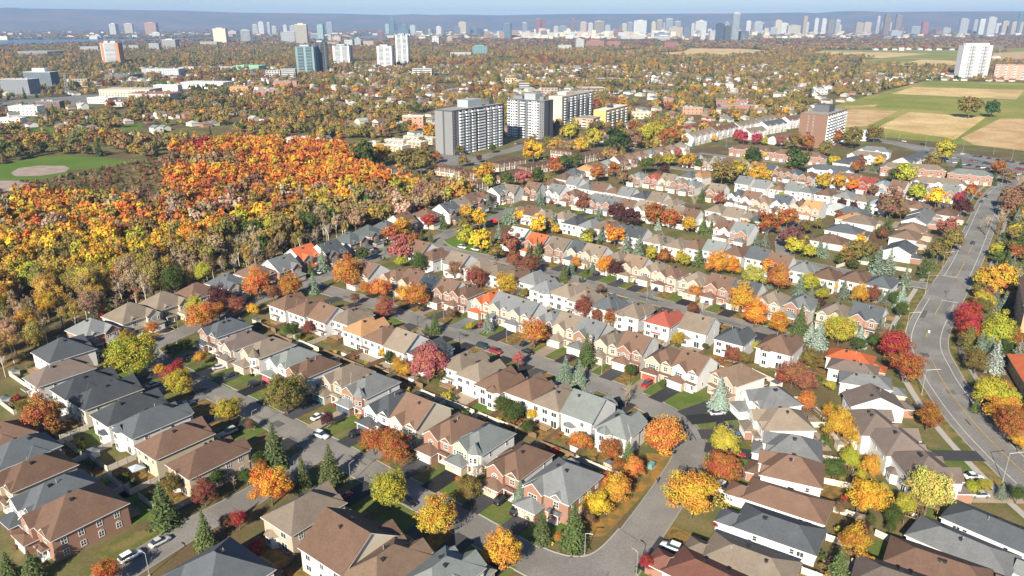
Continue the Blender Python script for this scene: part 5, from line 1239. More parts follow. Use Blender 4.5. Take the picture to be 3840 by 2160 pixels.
def house(spec, label, short):
    (rowk, x, y, face, w_, d, typ, rc, wc, style, opts, seed) = spec
    rg = random.Random(seed); root = empty('house' if typ in ('two',) else 'bungalow', (x, y, 0), R(face+90))
    tag(root, label, 'house', ROWGROUP[rowk])
    dist = math.hypot(x, y); near = dist < 330
    two = typ == 'two'
    h = 5.8 if two else (3.1 if typ in ('bung','bungw') else 4.2)
    p = {'hip': .66, 'gab': .7}[style] if two else .46
    side = WALL['si' if wc in ('bk','pe','wh') else wc]; front = WALL[wc]
    sx = (-1 if rg.random() < .88 else 1) if face > 200 else rg.choice((-1, 1)); hw, hd = w_/2, d/2
    wb, rb, fb = MB(), MB(), MB()
    back_m = 0 if ('bb' in opts) else 1
    allb = 'ab' in opts
    wb.box(-hw, hw, -hd, hd, 0, h, ms=[0, 0 if allb else 1, 0 if allb else back_m, 0 if allb else 1, 1])
    if style == 'gab':
        top = roof(rb, fb, -hw, hw, -hd, hd, h, p, .45, 'x', 'gable', 'gable')
        for s_ in (-1, 1):
            pts = [(s_*hw, -hd, h), (s_*hw, hd, h), (s_*hw, 0, h+hd*p)]; wb.face(pts if s_ > 0 else pts[::-1], 1)
    else:
        ax = 'y' if d >= w_ else 'x'
        top = roof(rb, fb, -hw, hw, -hd, hd, h, p, .45, ax)
    if two and style == 'hip' and d >= w_ + 1 and rg.random() < .6:                    # side wing with its own hip
        s_ = rg.choice((-1, 1)); a = rg.uniform(-.15, .12)*d; x0, x1 = (hw-1, hw+.35) if s_ > 0 else (-hw-.35, -hw+1)
        wb.box(min(s_*hw, s_*(hw+.35)), max(s_*hw, s_*(hw+.35)), a-2.2, a+2.2, 0, h, m=0 if allb else 1)
        if s_ > 0: roof(rb, fb, .6, hw+.35, a-2.2, a+2.2, h, p*1.04, .45, 'x', 'gable', 'hip')
        else: roof(rb, fb, -hw-.35, -.6, a-2.2, a+2.2, h, p*1.04, .45, 'x', 'hip', 'gable')
    # ---- front: garage, gable over it, porch
    gw = min(5.6, w_*.6); gd = rg.uniform(2.6, 4.4) if two else 4.0
    gx = sx*(hw - gw/2 - .15)
    garage = MB(); gh = 2.75
    garage.box(gx-gw/2, gx+gw/2, -hd-gd, -hd+.05, 0, gh)
    grb = MB(); roof(grb, fb, gx-gw/2, gx+gw/2, -hd-gd, -hd-.35, gh, .5, .35, 'y', 'hip', 'gable' if gd > gw*.5 else 'hip')
    go = garage.build('garage', [WALL[wc if wc != 'wh' else rg.choice(('pe','wh','bk'))]], root)
    grb.build('garage_roof', ROOF[rc], go)
    gk = opts_get(opts, 'gd', rg.choice('wwwwwwbbwd' if near else 'wwwwb'))
    if rg.random() < .45 and gw > 5:
        for s_ in (-1, 1): ob('garage_door', gdoor_mesh(2.4, gk), go, (gx + s_*1.32, -hd-gd, .03))
    else: ob('garage_door', gdoor_mesh(round(gw-.9, 1), gk), go, (gx, -hd-gd, .03))
    if two:
        bw = min(gw, 4.9); by = -hd - min(.9, gd*.5)
        bx = gx
        wb.box(bx-bw/2, bx+bw/2, by, -hd+.02, 2.9, h, ms=[0,0,0,0,1])
        gp = .78; gable_wall(wb, bx-bw/2, bx+bw/2, by, h, gp)
        roof(rb, fb, bx-bw/2, bx+bw/2, by, by+bw/2*gp/p+2.2, h, gp, .35, 'y', 'gable', 'gable')
        if rg.random() < .5: window(root, bx, by, 3.5, 0, 1.5, 1.1, 3, 2, arch=True); 
        else: window(root, bx, by, 3.5, 0, 2.3, 1.35, 3, 2)
        if near and rg.random() < .5:
            for s_ in (-1, 1): window(root, bx+s_*1.75, by, 3.55, 0, .55, 1.2, 1, 2)
        ox = -sx*(hw - (w_-gw)/2)
        if w_ - gw > 3.4:
            b2 = 2.6; gable_wall(wb, ox-b2/2, ox+b2/2, -hd-.004, h-.02, .8); roof(rb, fb, ox-b2/2, ox+b2/2, -hd, -hd+2.4, h, .8, .3, 'y', 'gable', 'gable')
        window(root, ox, -hd, 3.5, 0, 1.2, 1.35, 2, 2)
        dk = rg.choice('wdkrtn')
        ob('door', door_mesh(dk), root, (ox+.3, -hd, .35)); pb, pf = MB(), MB()
        px0, px1 = sorted((ox-1.5*1, ox+1.5)); 
        roof(pb, pf, px0, px1, -hd-1.5, -hd-.35, 2.75, .42, .3, 'x', 'hip', 'hip'); pb.f and pb.build('porch_roof', ROOF[rc], root)
        pf.box(ox-1.45, ox-1.3, -hd-1.45, -hd-1.3, 0, 2.8); pf.box(ox+1.3, ox+1.45, -hd-1.45, -hd-1.3, 0, 2.8); pf.box(ox-1.3, ox+1.3, -hd-1.6, -hd-.01, 0, .33)
        pf.build('porch', TRIM, root)
    else:
        window(root, -sx*(hw-1.9), -hd, 1.0, 0, 1.8, 1.3, 3, 1); ob('door', door_mesh(rg.choice('wdkr')), root, (-sx*(hw-3.4), -hd, .2))
    # ---- turret on the front of some
    if 't' in opts:
        tx = -sx*(hw-1.9); n8 = [(tx+1.55*cos(R(22.5+45*k)), -hd-.25+1.55*sin(R(22.5+45*k))) for k in range(8)]
        tb, tr = MB(), MB(); tb.prism(n8, 2.9, h+.5, top=False); tr.cone([(tx+(a-tx)*1.28, -hd-.25+(b+hd+.25)*1.28) for a, b in n8], h+.45, (tx, -hd-.25, h+3.2))
        to = tb.build('turret', WALL['wh' if wc != 'bk' else 'bk'], root); tr.build('turret_roof', ROOF[rc], to)
        for a in (-135, -90, -45): f_, g_ = win_mesh(.7, 1.3, 1, 2); o_ = ob('window', f_, root, (tx+1.44*cos(R(a)), -hd-.25+1.44*sin(R(a)), 3.7), R(a+90)); ob('pane', g_, o_)
    # ---- back
    n = 3 if w_ > 8.6 else 2
    if 'bay' in opts or (two and rg.random() < .3):
        bx = rg.choice((-1, 1))*w_*.2; q = 1.9
        oct_ = [(bx-q, hd-.05), (bx+q, hd-.05), (bx+q*.55, hd+1.2), (bx-q*.55, hd+1.2)]
        bb = MB(); bh = h-.02 if rg.random() < .5 and style == 'hip' else 2.9
        bb.prism(oct_, 0, bh, mt=0); bo = bb.build('bay', side, root)
        rr = MB(); rr.cone([(bx+(a-bx)*1.18, hd+(b-hd)*1.25+.0) for a, b in oct_], bh-.03, (bx, hd-.2, bh+1.0 if bh < 4 else h+1.6)); rr.build('bay_roof', ROOF[rc], bo)
        for zz in ([.9, 3.6] if bh > 4 else [.9]): window(root, bx, hd+1.2, zz, 2, 1.3, 1.4, 2, 1)
        cols = [-bx]
        if two: window(root, -bx, hd, .2, 2, 1.8, 2.05, 2, 1, name='patio_door')
    else:
        cols = [w_*(-.5 + (i+.5)/n) for i in range(n)]
        if two:
            k = rg.randrange(n); window(root, cols[k], hd, .2, 2, 1.8, 2.05, 2, 1, name='patio_door')
            j = (k+1) % n; window(root, cols[j], hd, 1.0, 2, 1.5, 1.3, 2, 1)
            if rg.random() < .35:
                ab, af = MB(), MB(); roof(ab, af, cols[k]-1.6, cols[k]+1.6, hd+.3, hd+1.3, 2.6, .4, .2, 'x', 'hip', 'hip'); ab.build('awning', ROOF[rc], root); af.build('awning_trim', TRIM, root)
    for cx in cols:
        window(root, cx, hd, 3.6 if two else 1.0, 2, rg.choice((1.0, 1.3, 1.6)), 1.25, 2, 1)
    if two and near and rg.random() < .4:                                               # back deck with railing
        dw = min(4.2, w_*.45); dxx = rg.uniform(-.5, .5)*(w_-dw); dk_ = MB(); dk_.box(dxx-dw/2, dxx+dw/2, hd+.01, hd+3.0, .45, .6, bottom=True)
        for q in (dxx-dw/2+.1, dxx+dw/2-.1): dk_.box(q-.08, q+.08, hd+2.8, hd+2.95, 0, .45)
        do = dk_.build('deck', DECK, root); rl = MB(); rl.box(dxx-dw/2, dxx+dw/2, hd+2.93, hd+3.0, 1.45, 1.53, bottom=True)
        for k in range(9): q = dxx-dw/2+dw*k/8; rl.box(q-.03, q+.03, hd+2.94, hd+2.99, .6, 1.45)
        rl.build('railing', DECK, do)
    # ---- sides
    for s_ in (1, 3):
        sx_ = hw if s_ == 1 else -hw
        if allb and two:
            for q in (-.36, -.14, .1, .34):
                window(root, sx_, q*d, 3.55, s_, 1.0, 1.35, 2, 2); window(root, sx_, q*d, .95, s_, 1.0, 1.2, 2, 2, arch=q in (.1, .34))
            continue
        for yy in ((-.2, .25) if near else (.1,)):
            if rg.random() < .8: window(root, sx_, yy*d + rg.uniform(-.6, .6), (3.7 if rg.random() < .6 else 1.1) if two else 1.3, s_, .8, 1.1, 1, 2)
        if not two and d > 13: window(root, sx_, d*.33, 1.3, s_, 1.3, 1.1, 2, 1)
    wo = wb.build('wall', [front, side], root); ro = rb.build('roof', ROOF[rc], root); fb.build('fascia', TRIM, root)
    # ---- roof furniture
    for k in range(rg.randint(2, 3)):
        if style == 'gab': vx = rg.uniform(-.3, .3)*w_; vy = hd*.22*(1 if k % 2 else -1); vz = h + (hd-abs(vy))*p
        elif d >= w_: vx = hw*.22*(1 if rg.random() < .5 else -1); vy = rg.uniform(-.5, .5)*max(0.4, d-w_); vz = h + (hw-abs(vx))*p
        else: vy = hd*.22; vx = rg.uniform(-.5, .5)*max(.4, w_-d); vz = h + (hd-abs(vy))*p
        ob('roof_vent' if k < 2 else 'flue_pipe', vent_mesh() if k < 2 else pipe_mesh(), ro, (vx, vy, vz+.2))
    if 's' in opts:
        pm = MB(); 
        pm.box(-1.0, 1.0, -.8, .8, 0, .05)
        me = cached('solar', lambda: pm.mesh('solar_panel', GLASSD))
        for i in range(2):
            for j in range(3):
                sg = -1 if face > 180 else 1
                if style == 'gab': o_ = ob('solar_panel', me, ro, (-2.1+2.1*j, sg*(hd-1.6-1.7*i), h+(1.6+1.7*i)*p+.35)); o_.rotation_euler = (math.atan(p)*(1 if sg < 0 else -1), 0, 0)
                else: o_ = ob('solar_panel', me, ro, (hw-1.6-1.7*i, -2.1+2.1*j, h+(1.6+1.7*i)*p+.35)); o_.rotation_euler = (0, math.atan(p), 0)
    # ---- driveway and lawns
    f = R(face); dx, dy = cos(f), sin(f); L = 1.0
    st = hd + (gd if True else 0)
    cx0 = x + cos(f+pi/2)*gx*1 ; 
    c_, s_ = cos(R(face+90)), sin(R(face+90))
    loc2 = lambda a, b: (x + a*c_ - b*s_, y + a*s_ + b*c_)
    while L < 16 and road_gap(*loc2(gx, -st-L)) > .05: L += .5
    if L < 16 and two or L < 9:
        sheet_no[0] += 1; zz = .17 + .0007*(sheet_no[0] % 9)
        k = rg.random(); dwd = gw*.45
        dm = BLACKTOP if k < .72 else (PAVER if k < .87 else LOT)
        q = [loc2(gx-dwd, -st), loc2(gx-dwd, -st-L-.4), loc2(gx+dwd, -st-L-.4), loc2(gx+dwd, -st)]
        sheet('driveway', q, dm, zz)
        if dist < 430 and rg.random() < (.42 if face > 200 or dist < 260 else .2): PARKED.append((*loc2(gx+rg.choice((-1.2, 0, 1.2)), -st-min(L*.5, 3.2)), face+rg.choice((0, 180))+rg.uniform(-4, 4), short))
        lm = rg.choice((LAWN1, LAWN1, LAWN2, LAWN3))
        q = [loc2(-hw-.9, -hd), loc2(-hw-.9, -st-L+.15), loc2(hw+.9, -st-L+.15), loc2(hw+.9, -hd)]
        sheet('lawn', q, lm, .09 + .0007*(sheet_no[0] % 11))
    if two or rg.random() < .7:
        lm = rg.choice((LAWN1, LAWN2, LAWN3, LAWN3, PAVER, LAWN2)); bl = rg.uniform(4, 7)
        q = [loc2(-hw-.8, hd), loc2(hw+.8, hd), loc2(hw+.8, hd+bl), loc2(-hw-.8, hd+bl)]
        sheet('lawn' if lm is not PAVER else 'patio', q, lm, .05 + .0007*(sheet_no[0] % 13))
    HOUSES.append((x, y, short)); return root
def opts_get(opts, key, default):
    for o_ in opts:
        if o_.startswith(key+'='): return o_.split('=')[1]
    return default
LAWN1 = mix2('lawn_green', (.085,.13,.025), (.12,.14,.04), .2, fine=2)
LAWN2 = mix2('lawn_dull', (.1,.105,.035), (.16,.12,.05), .3, fine=2)
LAWN3 = mix2('lawn_leaf_litter', (.12,.095,.035), (.24,.14,.04), .6, fine=2.5)
for n_, ty, txt in HROWS:
    for i, tok in enumerate(txt.split()):
        x, y, f, w_, d, rc, wc, st, op, sd = tok.split(',')
        end = 'near end' if n_ in ('W','E1') else ('far end' if n_ in ('R1','R1b','R2','R3','B1','B2') else 'left')
        house((n_, float(x), float(y), float(f), float(w_), float(d), ty, rc, wc, {'h': 'hip', 'g': 'gab'}[st], op.split('/') if op else [], int(sd)),
              f"{RW[rc]}-roofed {WW[wc]} house, {ORD[i]} from the {end} of the {SHORT[n_]}" if n_ != 'D0' else 'slate-roofed house with complex hips cut by the bottom edge, left of centre', f"the {ORD[i]} house of the {SHORT[n_]}" if n_ != 'D0' else 'the dark roof on the bottom edge')

# ------------------------------------------------------------------ townhouse blocks
def block(x, y, dir_, L, D, h, style, units, rc, wc, label, cat='townhouses', group=None):
    root = empty('townhouse_block', (x, y, 0), R(dir_)); tag(root, label, cat, group)
    wb, rb, fb = MB(), MB(), MB(); hl, hd = L/2, D/2; u = L/units
    rg = random.Random(int(x*7+y*3))
    if style == 'flat':
        wb.box(-hl, hl, -hd, hd, 0, h*.5, m=0); wb.box(-hl-.25, hl+.25, -hd-.25, hd+.25, h*.5, h, m=1, bottom=True)
        rb.box(-hl-.35, hl+.35, -hd-.35, hd+.35, h, h+.3, bottom=True)
        lo = WALL[wc]; up = FLATW['br' if rc == 'fbr' else 'tn']
        wb.build('wall', [lo, up], root); ro = rb.build('roof', FLATR[rc], root)
        for i in range(units): ob('roof_vent', vent_mesh(), ro, (-hl+u*(i+.5), 0, h+.4))
        for i in range(units+1):
            xx = -hl + u*i; pr = MB(); pr.box(xx-.2, xx+.2, -hd-.5, -hd-.251, 0, h-.05); pr.build('party_wall', WALL['cr'], root)
        f0 = -.25
    else:
        wb.box(-hl, hl, -hd, hd, 0, h, ms=[0, 1, 1, 1, 1])
        if style == 'gable':
            roof(rb, fb, -hl, hl, -hd, hd, h, .55, .4, 'x', 'gable', 'gable')
            for s_ in (-1, 1):
                pts = [(s_*hl,-hd,h),(s_*hl,hd,h),(s_*hl,0,h+hd*.55)]; wb.face(pts if s_ > 0 else pts[::-1], 1)
        else: roof(rb, fb, -hl, hl, -hd, hd, h, .55, .4, 'x')
        for i in range(units):
            if i % 2 == 0 or units < 4:
                cx = -hl+u*(i+.5); b = u*.36
                gable_wall(wb, cx-b, cx+b, -hd-.5, h-.3, .75); wb.box(cx-b, cx+b, -hd-.5, -hd+.01, 2.8, h-.3, ms=[0,0,0,0,1]); roof(rb, fb, cx-b, cx+b, -hd-.5, -hd+b*.75/.55+1.4, h-.3, .75, .3, 'y', 'gable', 'gable')
        wb.build('wall', [WALL[wc], WALL['si']], root); ro = rb.build('roof', ROOF[rc], root); fb.build('fascia', TRIM, root)
        for i in range(units): ob('roof_vent', vent_mesh(), ro, (-hl+u*(i+.5), hd*.25, h+hd*.75*.55+.15))
        f0 = 0
    for i in range(units):
        cx = -hl+u*(i+.5); off = -.5 if (style != 'flat' and (i % 2 == 0 or units < 4)) else f0
        window(root, cx, -hd+off, h*.5+.35 if h < 7 else 3.6, 0, 1.6, 1.3, 2, 1)
        if style != 'flat': window(root, cx+u*.22, -hd, .9, 0, 1.3, 1.3, 2, 1); ob('garage_door', gdoor_mesh(2.4, rg.choice('wwb')), root, (cx-u*.15, -hd, .02))
        else: window(root, cx+u*.2, -hd, .8, 0, 1.5, 1.3, 2, 1); ob('door', door_mesh(rg.choice('wdkr')), root, (cx-u*.22, -hd, .1))
        window(root, cx, hd+(.25 if style == 'flat' else 0), h*.5+.35 if h < 7 else 3.6, 2, 1.4, 1.2, 2, 1); window(root, cx, hd, .6, 2, 1.6, 1.8, 2, 1)
        if h > 7: window(root, cx, -hd+off, .9, 0, 1.6, 1.3, 2, 1)
    for s_, q in ((1, hl), (3, -hl)): window(root, q+(0 if style != 'flat' else math.copysign(.25, q)), 0, h*.55, s_, .9, 1.1, 1, 1)
    return root
FLATR = dict(fbr=M('flat_roof_brown', (.13,.075,.055), .95, .2, 2, .2), fwh=M('flat_roof_white', (.62,.62,.6), .9, .1, 2, .2))
FLATW = dict(br=M('brown_shingle_wall', (.17,.115,.08), .9, .15, 5), tn=M('tan_upper_wall', (.4,.32,.22), .9, .12, 5))
BLK = [(-70,507,-38,27,9,6,'flat',5,'fbr','cr','left front brown flat-roofed townhouse block beside the orange woods'),
(-48,494,-38,26,9,6,'flat',5,'fbr','cr','second brown flat-roofed townhouse block right of the orange woods'),
(-46,541,-36,19,9,6,'flat',4,'fbr','cr','brown townhouse block behind the two front brown blocks, left one'),
(-31,526,-36,18,9,6,'flat',4,'fbr','cr','brown townhouse block behind the two front brown blocks, right one'),
(-28,483,50,26,9,6,'flat',5,'fbr','be','brown townhouse block with its end towards the golden tree'),
(-3,521,48,27,9,6,'flat',5,'fbr','be','brown townhouse block right of the golden tree, near one'),
(-3,567,42,27,9,6,'flat',5,'fbr','cr','brown townhouse block nearest below the grey towers'),
(17,553,44,28,9,6,'flat',5,'fbr','cr','brown townhouse block right of the yellow tree below the towers'),
(38,575,47,29,9,6,'flat',5,'fbr','cr','brown townhouse block continuing right towards the deep green tree'),
(43,617,-38,20,9,6,'flat',4,'fbr','cr','short brown townhouse block behind the yellow tree'),
(64,606,49,50,9,6,'flat',9,'fbr','cr','longest brown townhouse block, left of the deep green tree'),
(-88,540,45,18,9,6,'flat',3,'fbr','be','brown townhouse block half hidden by the orange woods'),
(-118,663,-35,22,10,5.5,'flat',4,'fwh','be','leftmost white flat-roofed townhouse block left of the grey towers'),
(-100,652,-35,22,10,5.5,'flat',4,'fwh','be','white flat-roofed townhouse block, front right of its cluster'),
(-103,680,-35,22,10,5.5,'flat',4,'fwh','be','white flat-roofed townhouse block, middle left of its cluster'),
(-86,673,-35,20,10,5.5,'flat',4,'fwh','be','white flat-roofed townhouse block, middle right of its cluster'),
(-84,699,-33,34,10,5.5,'flat',6,'fwh','be','white flat-roofed townhouse block, rear of its cluster beside the tower'),
(173,697,49,46,11,8.5,'gable',8,'tn','wh','nearest block of the long white terrace with grey-brown roof'),
(204,733,49,46,11,8.5,'gable',8,'br','wh','second block of the long white terrace'),
(236,769,49,46,11,8.5,'gable',8,'tn','wh','third block of the long white terrace'),
(267,805,49,46,11,8.5,'gable',8,'tn','wh','farthest block of the long white terrace'),
(263,768,42,38,13,8.5,'gable',6,'sl','wh','slate-roofed white terrace with steep gables behind the crimson trees'),
(296,806,40,26,13,8.5,'gable',4,'br','wh','brown-roofed white terrace behind the brown tower'),
(232,727,42,30,12,7,'gable',5,'tn','wh','tan-roofed terrace right behind the crimson trees'),
(256,704,42,48,11,4.5,'gable',8,'br','wh','low brown-roofed terrace left of the brown tower'),
(199,620,-36,36,11,6.2,'hip',6,'br','bk','brown-roofed brick townhouse block below the crimson trees'),
(228,594,-36,40,11,6.2,'hip',7,'br','bk','long brown-roofed brick townhouse block below the brown tower'),
(281,592,-36,27,11,6.2,'hip',4,'tn','wh','tan-roofed white townhouse block right below the brown tower'),
(258,569,40,30,12,5.5,'hip',4,'sl','wh','slate-roofed white townhouse block below the brown tower'),
(300,620,-36,24,11,5.5,'hip',4,'gy','wh','grey-roofed townhouse block beside the avenue corner'),
(310,579,45,44,13,5.5,'gable',6,'sl','wh','long slate-roofed terrace running towards the avenue'),
(289,537,-22,42,11,6.2,'hip',7,'tn','bk','long tan-roofed brick townhouse block left of the parking lot'),
(228,531,-28,30,11,6.2,'hip',5,'sl','wh','slate-roofed white townhouse block above the golden trees'),
(318,514,-36,27,11,6.2,'hip',5,'gg','bk','green-grey roofed townhouse block left of the bend in the road'),
(281,487,-28,32,11,5.8,'hip',5,'tn','wh','tan-roofed white townhouse block above the blue-grey roofed house')]
for a in BLK: block(*a, group='townhouse blocks')

# ------------------------------------------------------------------ apartment towers
GREYW = M('grey_cladding', (.09,.095,.105), .7, .06, 1, .05); GREYL = M('light_grey_cladding', (.19,.195,.2), .7, .06, 1, .05)
WHITEW = M('white_render', (.6,.61,.62), .8, .05, 1, .05); CREAMW = M('cream_brick', (.62,.52,.38), .85, .1, 3, .1); YELLW = M('yellow_brick', (.6,.44,.17), .85, .1, 3, .1)
BRICKB = M('brown_brick', (.2,.12,.085), .85, .12, 3, .1); ORBR = M('orange_brick', (.5,.22,.12), .85, .1, 3, .1); PEACHB = M('peach_brick', (.5,.31,.16), .85, .1, 3, .1)
PLANT = M('penthouse_metal', (.3,.34,.36), .6, .06); PARA = M('pale_parapet', (.66,.68,.7), .6, .08, 1, .2); FLATG = M('gravel_roof', (.3,.29,.28), .95, .15, 1, .1)
def bal_mesh(w_, d_, mat):
    def mk():
        m_ = MB(); m_.box(-w_/2, w_/2, -d_, 0, -.1, .1, bottom=True); m_.box(-w_/2, w_/2, -d_, -d_+.08, .1, 1.15); m_.box(-w_/2, -w_/2+.08, -d_+.08, 0, .1, 1.15); m_.box(w_/2-.08, w_/2, -d_+.08, 0, .1, 1.15)
        m_.box(-w_/2+.15, w_/2-.15, -.06, 0, .15, 2.3, m=1)
        return m_.mesh('balcony', [mat, GLASSD])
    return cached(('bal', w_, d_, mat.name), mk)
def flatwin(w_, h_, frame=None):
    def mk():
        m_ = MB(); m_.box(-w_/2, w_/2, -.08, 0, 0, h_, m=0); m_.box(-w_/2-.12, w_/2+.12, -.05, 0, -.12, h_+.12, m=1); return m_.mesh('window', [GLASS, frame or TRIM])
    return cached(('fw', w_, h_, (frame or TRIM).name), mk)
def tower(name, label, x, y, dir_, L, D, H, floors, wall, faces, top=True, roofm=None, pent=None, para=None, cat='apartment building', base=0.):
    """(x,y) is the near corner; L runs along dir_, D 90 degrees to the left of it. faces: side -> list of (width share, kind, panel)"""
    root = empty(name, (x, y, 0), R(dir_)); tag(root, label, cat)
    wb = MB(); wb.box(0, L, 0, D, 0, H); wb.build('wall', wall, root)
    rm = MB(); rm.box(-.15, L+.15, -.15, D+.15, H, H+.9); rm.box(.5, L-.5, .5, D-.5, H+.9, H+.905, m=1); rm.build('roof', [wall, roofm or FLATG], root)
    fh = (H-base)/floors
    for side, bays in faces.items():
        W = L if side in (0, 2) else D; tot = sum(b[0] for b in bays); s = 0
        for sh, kind, pan in bays:
            bw = W*sh/tot; c = s + bw/2; s += bw
            if side == 0: P = lambda a, z: ((a, 0, z), 0.)
            elif side == 1: P = lambda a, z: ((L, a, z), pi/2)
            elif side == 2: P = lambda a, z: ((L-a, D, z), pi)
            else: P = lambda a, z: ((0, D-a, z), -pi/2)
            if pan is not None:
                pb = MB(); pb.box(-bw/2, bw/2, -.3, 0, base+.3, H-.1); l_, r_ = P(c, 0); pb.build('facade_panel', pan, root, l_, r_); o_ = -.3
            else: o_ = 0.
            for k in range(floors):
                z = base + fh*k + .5
                items = {'w': [(0, 'w')], 'ww': [(-.25, 'w'), (.25, 'w')], 'b': [(0, 'b')], 'B': [(0, 'B')], 's': [(0, 's')], 'n': []}[kind]
                for q, t_ in items:
                    me = flatwin(1.5, 1.4) if t_ == 'w' else flatwin(.7, 1.0) if t_ == 's' else bal_mesh(round(min(bw*.88, 4.2), 1), 1.5, para or PARA) if t_ == 'b' else bal_mesh(round(bw*.94, 1), 1.6, para or PARA)
                    (lx, ly, lz), r_ = P(c+q*bw, z + (.3 if t_ in 'ws' else -.3))
                    ox, oy = o_*sin(-r_)*-1*-1, o_*cos(r_)
                    nx_, ny_ = {0:(0,-1),1:(1,0),2:(0,1),3:(-1,0)}[side]
                    ob('window' if t_ in 'ws' else 'balcony', me, root, (lx - nx_*o_, ly - ny_*o_, lz), r_)
    if pent:
        for (a, b, c, d, hh, mt) in pent: pm = MB(); pm.box(a*L, b*L, c*D, d*D, H+.91, H+hh); pm.build('penthouse', mt, root)
    return root
WHP = WHITEW; TEALP = M('teal_panel', (.17,.25,.27), .5, .1)
tower('apartment_tower', 'left dark grey slab tower with white balconies above the brown townhouses', -49, 626, 55, 73, 19, 36, 15, GREYW,
  {0: [(4,'w',None),(3,'w',None),(4,'b',WHP),(3,'w',WHP),(4,'b',WHP),(3,'w',WHP),(4,'b',WHP),(3,'w',None),(9,'B',None),(3,'w',None),(4,'b',WHP),(3,'w',WHP),(4,'b',WHP),(3,'w',WHP),(4,'b',WHP),(4,'w',None)],
   3: [(9,'n',GREYL),(2,'n',None),(9,'n',GREYL)]}, pent=[(.35,.62,.2,.8,7,PLANT),(.8,.9,.3,.7,4,GREYW)])
tower('apartment_tower', 'right dark grey tower with white panels beside the cream slab', -4, 741, -33, 41, 17, 35, 14, GREYW,
  {0: [(3,'b',WHP),(5,'ww',WHP),(3,'b',WHP),(3,'w',None),(5,'B',None),(4,'w',None),(3,'b',WHP),(5,'ww',WHP),(3,'b',WHP),(5,'ww',None)],
   1: [(5,'n',None),(1,'n',DARK),(5,'n',None)], 3: [(1,'w',None)]}, pent=[(.1,.35,.2,.8,4,GREYL),(.42,.72,.15,.85,6.5,PLANT),(.8,.9,.3,.6,4,GREYL)])
tower('apartment_tower', 'cream slab tower lined with dark balconies behind the grey towers', 52, 800, 61, 82, 15, 31.5, 12, CREAMW,
  {0: [(1,'n',None),(4,'b',GREYL),(2,'n',None),(4,'b',GREYL),(4,'b',GREYL),(2,'n',None),(4,'b',GREYL),(4,'b',GREYL),(2,'n',None),(4,'b',GREYL),(1,'n',None)], 3: [(1,'s',None),(1,'s',None)]}, pent=[(.2,.45,.2,.8,4,CREAMW)])
tower('apartment_block', 'yellow mid-rise apartment block with white flat roof', 99, 804, 61, 66, 14, 17, 6, YELLW,
  {0: [(1,'w',None),(3,'b',None),(2,'w',None),(3,'b',None),(2,'w',None),(3,'b',None),(2,'w',None),(3,'b',None),(2,'w',None),(3,'b',None),(1,'w',None)], 3: [(1,'n',None),(1,'n',None)]}, roofm=FLATR['fwh'], pent=[(.4,.48,.3,.7,3,DARK)])
tower('apartment_block', 'small peach brick walk-up block in front of the yellow block', 84, 785, 66, 28, 20, 10.5, 4, PEACHB,
  {0: [(1,'w',None),(1,'b',None),(1,'w',None),(1,'b',None)], 3: [(1,'w',None),(1,'b',None),(1,'ww',None)]})
tower('apartment_tower', 'brown brick tower with stacked balconies beside the straw fields', 276, 664, 52, 56, 24, 28.5, 11, BRICKB,
  {0: [(2.5,'b',PARA),(1,'n',None),(3,'b',PARA),(3,'b',PARA),(3,'b',PARA),(.6,'n',None),(3,'b',PARA),(3,'b',PARA),(3,'b',PARA),(1,'n',None),(2.5,'b',PARA)],
   3: [(2,'n',None),(1,'s',None),(2,'s',None),(3,'n',None)]}, pent=[(.3,.62,.2,.75,7,GREYW)])
tower('apartment_tower', 'tall white tower rising beyond the green field at right', 914, 1585, -4, 56, 22, 61, 22, WHITEW,
  {0: [(4,'n',None),(2,'w',None),(3,'b',None),(4,'b',GREYL),(3,'ww',None),(3,'n',None),(3,'b',None),(4,'b',GREYL),(3,'ww',None),(1.5,'n',None)]}, pent=[(.1,.9,.2,.8,5,WHITEW)])
tower('apartment_block', 'long pinkish brick slab block right of the tall white tower', 945, 1520, -22, 120, 16, 27, 9, M('rose_brick', (.46,.24,.17), .85, .1, 3, .1),
  {0: [(2,'b',None),(2,'w',None)]*8}, roofm=FLATR['fwh'])
tower('apartment_tower', 'orange brick tower with white balconies near the river at left', -1073, 2045, 0, 46, 24, 55, 18, ORBR,
  {0: [(2,'n',None),(8,'B',PARA),(2,'n',None)], 3: [(1,'B',PARA)]}, pent=[(.15,.35,.3,.7,5,WHITEW),(.5,.8,.3,.7,5,PLANT)])
for (x, y, wd, H, lab, wall, acc) in [(-458,1654,40,57,'teal glass condominium tower, left of the pair beyond the highway',GLASSB,TEALP),(-424,1680,24,65,'dark glass condominium tower, right of the pair beyond the highway',GLASSD,GREYW),
      (-328,1900,36,51,'white tower with blue-shadowed balconies left of the curved glass tower',WHITEW,PARA),(-309,2085,32,74,'tall pale glass tower with dark right side left of centre',GLASSB,WHITEW),(-470,2052,44,48,'white and glass mid tower right of the teal pair',GLASSB,WHITEW)]:
    n = int(H/3.0)
    tower('condominium_tower', lab, x, y, -6, wd, wd*.7, H, n, wall, {0: [(1,'n',acc),(3,'B',None),(1,'n',acc),(3,'B',None),(1,'n',acc)], 1: [(2,'b',None),(1,'n',None),(2,'b',None)], 3: [(2,'b',None),(2,'b',None)]}, pent=[(.2,.7,.2,.8,4,PLANT)], para=acc if acc in (TEALP, GREYW) else None)

